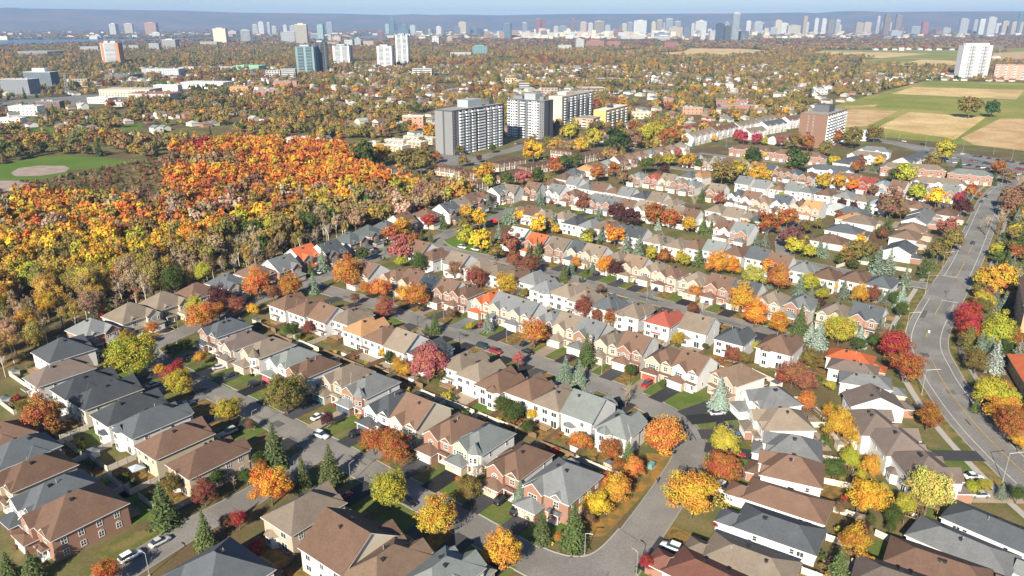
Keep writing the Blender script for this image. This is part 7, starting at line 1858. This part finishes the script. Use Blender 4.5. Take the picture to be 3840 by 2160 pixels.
for (x, y, r, H, c, kd) in wood_far:
    if kd == 'b': P_.append((x, y, 0, H*1.1, H, 5, (.38,.29,.19) if c != 'wh' else (.5,.42,.32)))
    else: P_.append((x, y, H-r*1.15, r*1.1, r*1.25, wr.randrange(4), vary(TC[c])))
# undergrowth along the wood's edge
for k in range(900):
    q = wr.choice(wl); P_.append((q[0]+wr.uniform(-4,4), q[1]+wr.uniform(-4,4), 1.0, wr.uniform(1.2,2.4), wr.uniform(1.0,2.2), wr.randrange(4), vary(TC[wr.choice(('ol','gn','gr','br','gn'))])))
scatter('woodland_trees', P_, PRO, 'dense mixed autumn woods filling the left of the picture', 'woods')
EXC = [s[3] for s in SHEETS if s[1] in ('straw','straw2','green','lush','soil','lot')]
BOXES = [(b[0], b[1], b[2]) for b in CITY if b[1] < 3500] + [(b[0], b[1]+8, b[2]) for b in LOWB]
SUB = [(-30,462),(0,490),(60,560),(150,660),(290,840),(340,860),(360,720),(420,600),(460,440),(340,120),(-180,90),(-180,205),(-152,236)]
TWR = [(-20,660,52),(18,735,36),(72,840,46),(118,840,38),(90,800,26),(290,690,40),(942,1590,45),(1000,1500,75),(-1050,2050,40),(-438,1665,45),(-410,1690,30),(-310,1910,35),(-293,2100,30),(-448,2065,35)]
HWY = np.array([p[:2] for p in HIGHWAY], float) if len(HIGHWAY) else None
hp = smooth_pts(HIGHWAY, 20)
def blocked(x, y, r=4):
    if inside(x, y, SUB) or inside(x, y, WOODS) or inside(x, y, AVE): return True
    for p in EXC:
        if inside(x, y, p): return True
    for a, b, c in TWR:
        if math.hypot(x-a, y-b) < c*.75: return True
    for a, b, c in BOXES:
        if abs(x-a) < c*.6 and -22 < y-b < 30: return True
    if np.min(np.hypot(hp[:,0]-x, hp[:,1]-y)) < 26: return True
    return False
FARQ = ['gn','gn','khk','khk','olt','olt','tan','olt','khk','gol','olt','tan','khk','tan','olt','yo','gol','br','ob']
P1 = []; far_open = []
AVE = [(330,860),(352,730),(400,600),(460,420),(800,420),(800,800),(450,900)]
TOWN = [(-105,500),(-50,465),(20,500),(90,590),(110,640),(60,720),(-20,740),(-70,760),(-150,690),(-150,640)]
HSPOT = []
for gy in range(0, 64):
    for gx in range(-60, 61):
        u, v = gx*21 + wr.uniform(-3, 3), 640 + gy*(26 if gy % 2 else 22) + wr.uniform(-3, 3)
        a, b = u*.92 + (v-640)*.25, v - u*.25
        if b < 660 or b > 2000 or abs(a) > b*.72 or wr.random() < .5: continue
        if mathutils.noise.noise((a*.006, b*.006, 8.8)) < -.18: continue
        HSPOT.append((a, b))
HSPOT = [q for q in HSPOT if not blocked(*q) and not inside(*q, TOWN)]; HS = np.array(HSPOT)
FARC = (['ol']*14 + ['yo']*3 + ['br']*7 + ['gn']*7 + ['ob']*3 + ['yl']*2 + ['or']*1 + ['rb']*2 + ['gr']*4 + ['dp']*1)
y = 480.
while y < 3300:
    sp = 8.4 + max(0, y-700)*.0036; hwid = y*.74 + 40
    x = -hwid
    while x < hwid:
        a, b = x + wr.uniform(-.45,.45)*sp, y + wr.uniform(-.45,.45)*sp; x += sp
        n = mathutils.noise.noise((a*.012, b*.012, 4.4))
        gu, gv = (a*.67+b*.74) % 118, (-a*.74+b*.67) % 92
        if b < 2300 and (gu < 13 or gv < 15): continue
        if n < -.3 or wr.random() < .12:
            if 640 < b < 2100 and wr.random() < .3: far_open.append((a, b))
            continue
        if blocked(a, b): continue
        if inside(a, b, TOWN) and wr.random() < .85: continue
        if b < 2050 and len(HS) and np.min(np.abs(HS[:,0]-a) + np.maximum(np.abs(HS[:,1]-7-b)-9, 0)) < 9: continue
        n4 = mathutils.noise.noise((a*.02, b*.02, 1.3)) + wr.gauss(0, .16)
        c = FARQ[min(len(FARQ)-1, max(0, int((n4+.75)/1.5*len(FARQ))))]; r = wr.uniform(2.5, 5.4)*(1 + max(0, y-1500)*.0002)
        n3 = mathutils.noise.noise((a*.004, b*.004, 7.7))
        if n3 > .34 and wr.random() < .6: c = wr.choice(('ob','ob','yo','br','br','rb'))
        if wr.random() < .07: P1.append((a, b, 0, r*2.6, r*wr.uniform(2.6, 3.6), 4, vary((.06,.08,.03))))
        elif wr.random() < .05: P1.append((a, b, 0, r*2.4, r*2.5, 5, (.3,.25,.21)))
        else: P1.append((a, b, r*1.15, r*1.12, r*wr.uniform(.95, 1.25), wr.randrange(4), vary(TC[c])))
    y += sp*.9
scatter('neighbourhood_trees', P1, PRO, 'mixed autumn street trees covering the far neighbourhoods', 'trees')
P2 = []
FARC2 = ['ol','br','tan','khk','olt','gn','br','tan','ob']
y = 3300.
while y < 14500:
    sp = 30 + (y-3300)*.011; hwid = y*.74
    x = -hwid
    while x < hwid:
        a, b = x + wr.uniform(-.45,.45)*sp, y + wr.uniform(-.45,.45)*sp; x += sp
        if mathutils.noise.noise((a*.002, b*.002, 2.2)) < -.3 or wr.random() < .08: continue
        if any(inside(a, b, q[1]) or inside(a, b-90, q[1]) for q in WATER) : continue
        if y < 4200 and any(inside(a, b, q) for q in EXC): continue
        r = sp*wr.uniform(.42, .7); P2.append((a, b, 2, r, wr.uniform(8, 14), wr.randrange(3), vary(TC[wr.choice(FARC2)])))
    y += sp*.85
scatter('distant_trees', P2, LOWP, 'hazy band of trees stretching towards the hills', 'trees')
# ---- houses of the far neighbourhoods, glimpsed between crowns
far_open = sorted(HSPOT, key=lambda q: math.hypot(*q))[:1400]
jw, jr = MB(), MB()
for fh, (a, b) in enumerate(far_open):
    i = wr.randrange(6); wbm, rbm, w_, d_, h_ = COT[i]; wi, ri = wr.randrange(5), wr.randrange(7); an = R(wr.choice((48, -42, 138)) + wr.uniform(-6, 6))
    if fh < 55:
        root = empty('house', (a, b, 0), an); tag(root, 'small low house half hidden among the trees of the far neighbourhood', 'house', 'houses among the far trees')
        ob('wall', cached(('cw', i, wi), lambda: wbm.mesh('wall', cw[wi])), root); ob('roof', cached(('cr', i, ri), lambda: rbm.mesh('roof', cr_[ri])), root)
        for s in (-1, 1): ob('window', flatwin(1.6, 1.2), root, (s*w_*.25, -d_/2, 1.2)); ob('window', flatwin(1.6, 1.2), root, (s*w_*.25, d_/2, 1.2), pi)
    else:
        for src, m0 in ((wbm, wi), (rbm, 5+ri)):
            k = len(jw.v); jw.v += [(a+v[0]*cos(an)-v[1]*sin(an), b+v[0]*sin(an)+v[1]*cos(an), v[2]) for v in src.v]; jw.f += [tuple(k+q for q in f) for f in src.f]; jw.m += [m0]*len(src.f)
tag(jw.build('far_houses', cw + cr_), 'small pale houses dotted through the far autumn trees', 'houses', None, 'stuff')

# ------------------------------------------------------------------ cars
PAINT = {k: M('paint_'+k, c, .25, .03, 1, .3, .6, .02) for k, c in dict(white=(.75,.75,.74), silver=(.45,.46,.47), black=(.012,.012,.014), dark=(.03,.03,.035), navy=(.02,.03,.06), blue=(.05,.12,.25), red=(.3,.02,.02), maroon=(.12,.015,.02), green=(.02,.04,.035), grey=(.2,.2,.2)).items()}
TYRE = M('tyre_rubber', (.015,.015,.015), .9, .1); RIM = M('wheel_rim', (.4,.4,.4), .4, .05, metal=.8)
HEADL = M('headlight_glass', (.7,.7,.7), .2, .05); TAILL = M('tail_light_red', (.35,.02,.02), .3, .05)
def loft(secs, mat_of=None):
    m = MB(); n = len(secs[0])
    for s in secs: m.v += s
    for i in range(len(secs)-1):
        for k in range(n): j = (k+1) % n; m.f.append((i*n+k, i*n+j, (i+1)*n+j, (i+1)*n+k)); m.m.append(0)
    m.f.append(tuple(range(n))[::-1]); m.m.append(0); m.f.append(tuple((len(secs)-1)*n+k for k in range(n))); m.m.append(0)
    return m
def car_parts(ty):
    """x forward; body, glasshouse, wheels"""
    Lh = {'sedan': 2.3, 'suv': 2.35, 'van': 3.2}[ty]; hb = {'sedan': .78, 'suv': .95, 'van': 1.25}[ty]; ht = {'sedan': 1.44, 'suv': 1.7, 'van': 2.6}[ty]; W = {'sedan': .9, 'suv': .95, 'van': 1.05}[ty]
    def sec(x, w, z0, z1): return [(x,-w,z0),(x,-w*1.0,z0+(z1-z0)*.6),(x,-w*.86,z1),(x,w*.86,z1),(x,w,z0+(z1-z0)*.6),(x,w,z0)]
    body = loft([sec(-Lh, W*.82, .35, hb*.92), sec(-Lh+.25, W*.97, .25, hb+.04), sec(-.9, W, .22, hb+.06), sec(.7, W, .22, hb+.04), sec(1.5, W*.98, .22, hb-.04), sec(Lh-.2, W*.93, .25, hb-.14), sec(Lh, W*.78, .35, hb-.28)]).mesh('body', PAINT['white'], True)
    if ty == 'sedan': st = [(-1.75,.62,hb),(-1.05,.68,ht-.06),(.15,.68,ht),(1.0,.66,hb)]
    elif ty == 'suv': st = [(-2.15,.72,hb),(-1.85,.74,ht-.08),(.2,.74,ht),(1.05,.72,hb)]
    else: st = [(-3.0,.9,hb),(-2.95,.92,ht),(1.4,.92,ht),(2.2,.85,hb)]
    g = MB()
    def gs(x, w, z): return [(x,-w*1.14 if z <= hb+.01 else -w,z),(x,w*1.14 if z <= hb+.01 else w,z)]
    P = [gs(*s) for s in st]; b = [q for s in P for q in s]; g.v = b
    g.f = [(0,2,3,1),(2,4,5,3),(4,6,7,5),(0,6,4,2),(1,3,5,7)]; g.m = [0,1,0,0,0]
    glass = g
    w = MB(); n = 12
    for s in (-1, 1):
        ring = [(cos(2*pi*k/n)*.33, s*.1, sin(2*pi*k/n)*.33) for k in range(n)]; w.v += ring
    w.f = [(k, (k+1) % n, n+(k+1) % n, n+k) for k in range(n)] + [tuple(range(n))[::-1], tuple(range(n, 2*n))]; w.m = [0]*len(w.f)
    tyre = w.mesh('wheel', TYRE, False)
    r = MB()
    for s in (-1, 1): r.face([(cos(2*pi*k/8)*.2, s*.104, sin(2*pi*k/8)*.2) for k in range(8)][::s])
    rim = r.mesh('rim', RIM); l = MB(); l.box(-.05, .05, -.2, .2, -.07, .07, bottom=True)
    return body, glass, tyre, rim, l, Lh, hb, W
CP = {t_: car_parts(t_) for t_ in ('sedan', 'suv', 'van')}
HL_, TL_ = CP['sedan'][4].mesh('headlight', HEADL), CP['sedan'][4].mesh('tail_light', TAILL)
def car(x, y, ang, ty, col, label, group='parked cars', z=.19):
    body, glass, tyre, rim, l, Lh, hb, W = CP[ty]; root = empty('car' if ty != 'van' else 'van', (x, y, z), R(ang)); tag(root, label, 'car' if ty != 'van' else 'van', group)
    def bm(): b = body.copy(); b.materials.clear(); b.materials.append(PAINT[col]); return b
    ob('body', cached(('cb', ty, col), bm), root); ob('glasshouse', cached(('cg', ty, col), lambda: glass.mesh('glasshouse', [GLASSD, PAINT[col]])), root)
    for sx in (-1.42, 1.42):
        for sy in (-1, 1): wo = ob('wheel', tyre, root, (sx*(1.35 if ty == 'van' else 1), sy*(W-.08), .33)); ob('rim', rim, wo)
    for sy in (-1, 1): ob('headlight', HL_, root, (Lh-.1, sy*W*.6, hb*.62)); ob('tail_light', TL_, root, (-Lh+.03, sy*W*.6, hb*.78))
    return root
for a in CARDATA: car(*a)
lotr = random.Random(3)
for (x, y, a, short) in PARKED:
    if any(math.hypot(x-c[0], y-c[1]) < 6 for c in CARDATA): continue
    c = lotr.choice(('white','silver','black','dark','navy','grey','red','black','silver')); car(x, y, a, lotr.choice(('sedan','suv')), c, f"{dict(dark='charcoal').get(c, c)} car on the driveway of {short}")
def lot_row(x0, y0, x1, y1, n, ang, where):
    for i in range(n):
        if lotr.random() < .25: continue
        t = (i+.5)/n; c = lotr.choice(('white','silver','black','dark','navy','red','grey','white')); cw_ = dict(dark='charcoal').get(c, c)
        car(x0+(x1-x0)*t, y0+(y1-y0)*t, ang + lotr.choice((0, 180)), lotr.choice(('sedan','suv')), c, f"{cw_} car in the {ORD[i] if i < 20 else 'twenty-' + ORD[i-20] if i < 29 else 'thirtieth' if i == 29 else 'thirty-' + ORD[i-30]} bay of {where}", 'cars in the parking lots', .06)
lot_row(352, 640, 402, 520, 34, 20, 'the far shopping-centre row by the avenue'); lot_row(372, 652, 425, 530, 34, 200, 'the row nearest the avenue'); lot_row(338, 622, 384, 512, 30, 20, 'the near shopping-centre row')
lot_row(2, 690, 26, 686, 9, 75, 'the row below the grey towers'); lot_row(-90, 632, -70, 622, 7, 60, 'the row left of the grey tower')
# ------------------------------------------------------------------ highway with traffic, pylons
ribbon('highway', hp, -15, 15, .5, ASPH2)
ribbon('highway_median', hp, -1.2, 1.2, .62, CONC)
for i in range(26):
    k = lotr.randrange(12, len(hp)-4); n_ = normals(hp)[k]; off = lotr.choice((-11,-7,-4,4,7,11)); d_ = math.degrees(math.atan2(-n_[0], n_[1])); 
    car(hp[k][0]+n_[0]*off, hp[k][1]+n_[1]*off, d_, lotr.choice(('sedan','suv','van')), lotr.choice(('white','silver','black','dark','red')), 'small vehicle in traffic on the distant highway', 'traffic on the highway', .55)
def pylon(x, y, H, label):
    root = empty('power_pylon', (x, y, 0), .4); tag(root, label, 'pylon', 'power pylons along the highway'); m = MB(); b = H*.09
    for sx in (-1, 1):
        for sy in (-1, 1): m.tube((sx*b, sy*b, 0), (sx*.6, sy*.6, H), .25, .15, 4)
    for k in range(8):
        z0, z1 = H*k/8, H*(k+1)/8; r0, r1 = b+(.6-b)*k/8, b+(.6-b)*(k+1)/8
        for s in (-1, 1): m.tube((-r0, s*r0, z0), (r1, s*r1, z1), .12, .12, 3); m.tube((r0, s*r0, z0), (-r1, s*r1, z1), .12, .12, 3)
    m.build('tower', STEEL, root)
    for z in (.75, .86, .97): a = MB(); a.box(-H*.14, H*.14, -.2, .2, H*z, H*z+.4, bottom=True); a.build('cross_arm', STEEL, root)
pylon(*SPOT['pyl'], 34, 'steel lattice power pylon left, beside the highway'); pylon(*SPOT['pyl2'], 36, 'steel lattice power pylon right, beside the highway')
# ------------------------------------------------------------------ street lamps
def near_house(x, y): return min(HOUSES, key=lambda h: math.hypot(h[0]-x, h[1]-y))[2]
def lamp(x, y, H, arm=0):
    root = empty('street_lamp', (x, y, 0)); tag(root, ('tall bent-arm street lamp by ' if arm else 'short street lamp by ') + near_house(x, y), 'street lamp', 'street lamps')
    p = MB(); p.tube((0,0,0), (0,0,H), .1 if arm else .08, .06, 8); p.box(-.22, .22, -.22, .22, 0, .25); p.build('pole', STEEL, root)
    rn = min(((float(np.min(np.hypot(P[:,0]-x, P[:,1]-y))), P[int(np.argmin(np.hypot(P[:,0]-x, P[:,1]-y)))]) for _, _, P in ROADS), key=lambda q: q[0])[1]
    d = np.array([rn[0]-x, rn[1]-y]); d /= np.linalg.norm(d)+1e-6; L = 2.8 if arm else .8
    a = MB(); a.tube((0,0,H), (d[0]*L, d[1]*L, H+(.7 if arm else .25)), .08, .06, 6); a.build('arm', STEEL, root)
    h = MB(); h.tube((d[0]*L, d[1]*L, H+(.7 if arm else .25)), (d[0]*(L+.8), d[1]*(L+.8), H+(.75 if arm else .27)), .12, .08, 6); h.build('lamp_head', STEEL, root)
for a in LAMPDATA: lamp(*a)
seen_l = set()
for (x, y, H, ax) in COBRADATA: lamp(x, y, H, 1)
lam = {}
for o in [o for o in COL.objects if o.name.startswith('street_lamp')]: lam.setdefault(o['label'], []).append(o)
for k, v in lam.items():
    if len(v) > 1:
        for i, o in enumerate(sorted(v, key=lambda q: q.location.y)): o['label'] = NTH[i] + ' ' + k
# ------------------------------------------------------------------ fences, shrubs and sheds in the yards
PANEL = {}
def panel_mesh(L, mat, h=1.7):
    def mk():
        m = MB(); n = 8
        for i in range(n): a = -L/2 + L*i/n; m.box(a+.01, a+L/n-.01, -.02, .02, .06, h + (.0 if i % 2 else .015))
        m.box(-L/2, L/2, .02, .06, .4, .5, bottom=True); m.box(-L/2, L/2, .02, .06, h-.35, h-.25, bottom=True); return m.mesh('fence_panel', mat)
    return cached(('pan', round(L, 2), mat.name, h), mk)
def post_mesh(mat): 
    def mk(): m = MB(); m.box(-.07, .07, -.07, .07, 0, 1.85); return m.mesh('fence_post', mat)
    return cached(('post', mat.name), mk)
def fence(pts, mat, label, group='yard fences'):
    root = empty('fence', (pts[0][0], pts[0][1], 0)); tag(root, label, 'fence', group); ox, oy = pts[0]
    for (a, b), (c, d) in zip(pts, pts[1:]):
        L = math.hypot(c-a, d-b); n = max(1, round(L/2.4)); ang = atan2(d-b, c-a)
        for i in range(n):
            t = (i+.5)/n; ob('fence_panel', panel_mesh(L/n-.14, mat), root, (a+(c-a)*t-ox, b+(d-b)*t-oy, 0), ang)
            ob('fence_post', post_mesh(mat), root, (a+(c-a)*i/n-ox, b+(d-b)*i/n-oy, 0), ang)
YARD = dict(N1=9.0, N3=7.4, N5=10, S1=7.5, N2=8.6, N4=7.2, N6=8, R1=8, R1b=6, R3=6, D=6, SS=7, W=7, N7=8)
srg = random.Random(17); shrubn = [0]
SHRUBM = [crown(120+s, 26, 26, .13, LEAF) for s in range(3)]
def shrub(x, y, r, c, label):
    root = ob('shrub', srg.choice(SHRUBM), None, (x, y, r*.62), srg.uniform(0, 6.28), (r*1.1, r, r*.95)); root.color = jit(TC[c], srg); tag(root, label, 'shrub', 'shrubs in the yards'); return root
hi = 0
for n_, ty, txt in HROWS:
    for i, tok in enumerate(txt.split()):
        x, y, f, w_, d = [float(v) for v in tok.split(',')[:5]]; short = HOUSES[hi][2]; hi += 1
        dist = math.hypot(x, y)
        if dist > 420: continue
        rz = R(f+90); c_, s_ = cos(rz), sin(rz); loc2 = lambda a, b: (x+a*c_-b*s_, y+a*s_+b*c_)
        hw, hd = w_/2, d/2
        if n_ in YARD and dist < 340:
            Y = YARD[n_]; mat = WOODW if n_ in ('S1','SS','R1','R1b','R3') else (WOOD if srg.random() < .75 else WOODW)
            a = [loc2(-hw-.85, hd+.4), loc2(-hw-.85, hd+Y)]
            if n_ in ('N1','N3','N5','S1','R1','D','N7'): a.append(loc2(hw+.6, hd+Y))
            if all(road_gap(*p) > 1.5 for p in a): fence(a, mat, f"{'pale' if mat is WOODW else 'brown'} board fence behind {short}")
        spots = [('back left', -hw*.7, hd+srg.uniform(3.5, 7)), ('back right', hw*.7, hd+srg.uniform(3, 7)), ('back middle', srg.uniform(-.2, .2)*w_, hd+srg.uniform(5, 7.5)), ('front left', -hw*.8, -hd-srg.uniform(1.5, 3.5)), ('front right', hw*.8, -hd-srg.uniform(1.5, 3.5))]
        for nm, a, b in spots:
            if srg.random() > (.6 if dist < 260 else .12) or shrubn[0] >= 295: continue
            if nm.startswith('front') and ty == 'two' and False: continue
            p = loc2(a, b)
            if road_gap(*p) < 1.2: continue
            c = srg.choice(('gn','gn','gn','ol','ol','yl','rb','yo','br','dg','rd')); r = srg.uniform(.7, 1.7) if nm.startswith('back') else srg.uniform(.5, 1.0)
            shrubn[0] += 1; shrub(*p, r, c, f"{CWD[c]} shrub, {nm} of {short}")
        if srg.random() < .22 and dist < 300:
            p = loc2(srg.choice((-1, 1))*(hw-.6), hd+6.2)
            if road_gap(*p) > 3:
                root = empty('garden_shed', (*p, 0), rz); tag(root, f"small garden shed behind {short}", 'shed', 'garden sheds'); wb, rb, fb = MB(), MB(), MB()
                wb.box(-1.2, 1.2, -1, 1, 0, 2); roof(rb, fb, -1.2, 1.2, -1, 1, 2, .5, .15, 'x', 'hip', 'hip', .08); wb.build('wall', srg.choice((WALL['gs'], WALL['cr'], WOOD)), root); rb.build('roof', ROOF[srg.choice(('br','sl','tn'))], root); fb.build('fascia', TRIM, root)
                dm = MB(); dm.box(-.45, .45, -.05, 0, .05, 1.85); dm.build('door', TRIM, root, (0, -1, 0))
fence([(147,322), (158,330), (170,322), (178,316)], WOODW, 'pale board fence along the lane behind the spruces at right')
# ------------------------------------------------------------------ single things
def pergola(x, y, w_, d, h, rz, label, solid=False):
    root = empty('pergola', (x, y, 0), rz); tag(root, label, 'pergola')
    for sx in (-1, 1):
        for sy in (-1, 1): m = MB(); m.box(-.09, .09, -.09, .09, 0, h); m.build('post', WOOD, root, (sx*w_*.45, sy*d*.45, 0))
    for sy in (-1, 1): m = MB(); m.box(-w_/2, w_/2, -.06, .06, h, h+.2, bottom=True); m.build('beam', WOOD, root, (0, sy*d*.45, 0))
    n = 7 if not solid else 14
    for k in range(n): m = MB(); wd = .07 if not solid else w_/n*.46; m.box(-wd, wd, -d/2, d/2, h+.2, h+.34, bottom=True); m.build('slat', WOOD, root, (-w_/2+w_*(k+.5)/n, 0, 0))
pergola(*SPOT['perg'], 5, 5, 2.6, .2, 'large wooden pergola behind the tan-roofed house by the bend'); pergola(*SPOT['perg2'], 4, 4.5, 2.5, -.6, 'open wooden pergola beside the curved fence at lower right')
pergola(*SPOT['shed'], 5.5, 4, 2.5, -.5, 'slatted wooden garden shelter at lower right', True)
CLOTH = {k: M('canvas_'+k, c, .8, .05) for k, c in dict(red=(.55,.02,.02), grey=(.3,.35,.38)).items()}
def umbrella(x, y, r, h, k, label, n=8, name='parasol'):
    root = empty(name, (x, y, 0)); tag(root, label, name.replace('_', ' ')); m = MB(); m.cone([(cos(2*pi*i/n)*r, sin(2*pi*i/n)*r) for i in range(n)], h, (0, 0, h+r*.42)); m.build('canopy', CLOTH[k], root)
    if n == 8: p = MB(); p.tube((0,0,0), (0,0,h+r*.4), .05, .04); p.build('pole', STEEL, root)
    else:
        for i in range(4): p = MB(); a = 2*pi*i/4; p.tube((cos(a)*r*.93, sin(a)*r*.93, 0), (cos(a)*r*.93, sin(a)*r*.93, h), .05, .05); p.build('post', DARK, root)
umbrella(*SPOT['umb'], 2.1, 2.3, 'red', 'red parasol in the back yard at far left'); umbrella(*SPOT['umb2'], 3.2, 2.6, 'red', 'red canopy in the little park', 4, 'canopy_tent'); umbrella(*SPOT['gaz'], 2.3, 2.3, 'grey', 'grey canvas gazebo behind the beige house', 4, 'gazebo')
def hoop(x, y, label):
    root = empty('basketball_hoop', (x, y, 0), R(52)); tag(root, label, 'basketball hoop'); p = MB(); p.tube((0,0,0), (0,0,3.0), .08, .06); p.build('pole', DARK, root)
    b = MB(); b.box(-.6, .6, -.45, -.4, 2.7, 3.6, bottom=True); b.build('backboard', GLASSB, root); r = MB()
    for k in range(10): a, c = 2*pi*k/10, 2*pi*(k+1)/10; r.tube((cos(a)*.23, -.68+sin(a)*.23, 3.05), (cos(c)*.23, -.68+sin(c)*.23, 3.05), .02, .02, 4)
    r.build('rim', GDOOR['r'], root)
hoop(*SPOT['hoop'], 'basketball hoop at the edge of the middle street by the parked cars'); hoop(*SPOT['hoop2'], 'basketball hoop at the edge of the middle street, farther left')
YEL = M('yellow_sign', (.75,.42,.02), .5, .03)
root = empty('road_sign', (*SPOT['sign'], 0), R(-8)); tag(root, 'yellow diamond warning sign on the verge of the wide road', 'road sign'); p = MB(); p.tube((0,0,0), (0,0,2.6), .05, .05); p.build('post', STEEL, root)
s_ = MB(); s_.box(-.55, .55, -.03, .03, -.55, .55, bottom=True); q = s_.build('plate', YEL, root, (0, -.08, 2.5)); q.rotation_euler = (0, R(45), 0); k_ = MB(); k_.box(-.12, .12, -.045, -.03, -.3, .28, bottom=True); k_.box(-.3, .3, -.045, -.03, .05, .15, bottom=True); k_.build('symbol', DARK, root, (0, -.08, 2.5))
root = empty('fire_hydrant', (*SPOT['hydrant'], 0)); tag(root, 'yellow fire hydrant on the corner lawn between two spruces', 'hydrant'); p = MB(); p.tube((0,0,0), (0,0,.7), .16, .14, 8); p.tube((0,0,.7), (0,0,.85), .17, .05, 8); p.build('barrel', YEL, root); p = MB(); p.tube((-.3,0,.5), (.3,0,.5), .08, .08, 6); p.build('outlet', YEL, root)
root = empty('utility_box', (*SPOT['box'], 0), R(52)); tag(root, 'green utility box on the verge by the orange maple', 'utility box'); p = MB(); p.box(-.9, .9, -.6, .6, .1, 1.3); p.build('cabinet', GDOOR['t'], root); p = MB(); p.box(-1.0, 1.0, -.7, .7, 0, .1); p.build('plinth', CONC, root)
# walkers: one skinned body each
def person(x, y, ang, top, legs, label):
    J = [(0,0,.95,.13),(0,0,1.2,.14),(0,0,1.42,.15),(0,0,1.52,.06),(0,.02,1.62,.1),(0,.02,1.74,.085)]
    E_ = [(0,1),(1,2),(2,3),(3,4),(4,5)]; V = list(J)
    for s, st in ((-1, .22), (1, -.2)):
        b = len(V); V += [(s*.11,0,.9,.1),(s*.11,st*.6,.5,.075),(s*.11,st,.09,.05),(s*.11,st+.16,.05,.045)]; E_ += [(0,b),(b,b+1),(b+1,b+2),(b+2,b+3)]
        b = len(V); V += [(s*.2,0,1.4,.07),(s*.25,-st*.5,1.13,.05),(s*.25,-st+.06,.9,.04),(s*.25,-st+.1,.82,.04)]; E_ += [(2,b),(b,b+1),(b+1,b+2),(b+2,b+3)]
    me = bpy.data.meshes.new('person'); me.from_pydata([v[:3] for v in V], E_, []); o = ob('person', me, None, (x, y, .05), R(ang-90)); tag(o, label, 'person', 'people walking')
    sk = o.modifiers.new('skin', 'SKIN'); 
    for i, v in enumerate(V): me.skin_vertices[0].data[i].radius = (v[3], v[3])
    me.skin_vertices[0].data[0].use_root = True; o.modifiers.new('sub', 'SUBSURF').levels = 1
    m, t, p_ = new_mat('clothes'); tc = t.nodes.new('ShaderNodeTexCoord'); sx = t.nodes.new('ShaderNodeSeparateXYZ'); t.links.new(tc.outputs['Object'], sx.inputs[0]); rp = t.nodes.new('ShaderNodeValToRGB'); rp.color_ramp.interpolation = 'CONSTANT'
    dv = t.nodes.new('ShaderNodeMath'); dv.operation = 'DIVIDE'; t.links.new(sx.outputs[2], dv.inputs[0]); dv.inputs[1].default_value = 1.9; t.links.new(dv.outputs[0], rp.inputs[0]); t.links.new(rp.outputs[0], p_.inputs['Base Color'])
    el = rp.color_ramp.elements; el[0].color = (.03,.03,.03,1); el[1].position = .06; el[1].color = (*legs, 1)
    for ps, c in ((.5, top), (.8, (.45,.28,.2)), (.89, (.04,.025,.02))): e_ = el.new(ps); e_.color = (*c, 1)
    me.materials.append(m)
for k, a, tp, lg, lb in (('person1', 56, (.02,.02,.025), (.03,.03,.05), 'person in dark clothes walking along the curving street by the kerb'), ('person2', 150, (.03,.04,.06), (.05,.05,.06), 'person in dark clothes crossing the wide road at the junction')):
    person(*SPOT[k], a, tp, lg, lb)
root = empty('lane_marker_sign', (*SPOT['person3'], 0), R(150)); tag(root, 'small white upright marker sign on the centre line of the wide road', 'road sign'); p = MB(); p.tube((0,0,0), (0,0,1.2), .06, .06); p.build('post', DARK, root); p = MB(); p.box(-.3, .3, -.04, .04, .35, 1.35, bottom=True); p.build('plate', TRIM, root)
# farm buildings beyond the fields
for i, (x, y) in enumerate(sorted(FARMDATA)):
    j = i % 6; wbm, rbm, w_, d_, h_ = COT[j]; root = empty('farm_building', (x, y, 0), R(lotr.uniform(-30, 30))); root.scale = (1.5, 1.5, 1.4); tag(root, f"{ORD[i]} farm building from left beyond the straw fields", 'farm building', 'farm buildings beyond the fields')
    ob('wall', cached(('cw', j, 0), lambda: wbm.mesh('wall', cw[0])), root); ob('roof', cached(('cr', j, 6), lambda: rbm.mesh('roof', cr_[6])), root)
# brick building with terracotta roofs at the right edge
def mall(x, y, dir_, L, D, H, label, tint):
    root = empty('brick_building', (x, y, 0), R(dir_)); tag(root, label, 'building'); wb, rb, fb = MB(), MB(), MB(); wb.box(-L/2, L/2, -D/2, D/2, 0, H); roof(rb, fb, -L/2, L/2, -D/2, D/2, H, .5, .8, 'x'); wb.build('wall', PEACHB, root); rb.build('roof', ROOF[tint], root); fb.build('fascia', TRIM, root)
    for s, q, n in ((0, -D/2, int(L/4)), (2, D/2, int(L/4))):
        for k in range(n):
            for fl in range(int(H/3.2)): window(root, -L/2+L*(k+.5)/n, q, 1+fl*3.2, s, 1.6, 1.5, 2, 1)
    for k in range(int(D/4)):
        for fl in range(int(H/3.2)): window(root, -L/2, -D/2+D*(k+.5)/int(D/4), 1+fl*3.2, 3, 1.6, 1.5, 2, 1)
x, y = SPOT['terr']; mall(x+7, y-2, 70, 30, 14, 5, 'low brick building with terracotta roof at the right edge', 'or'); x, y = SPOT['brk']; mall(x+9, y+4, 60, 34, 16, 13, 'tall brick building cut by the right edge above the spruces', 'br')
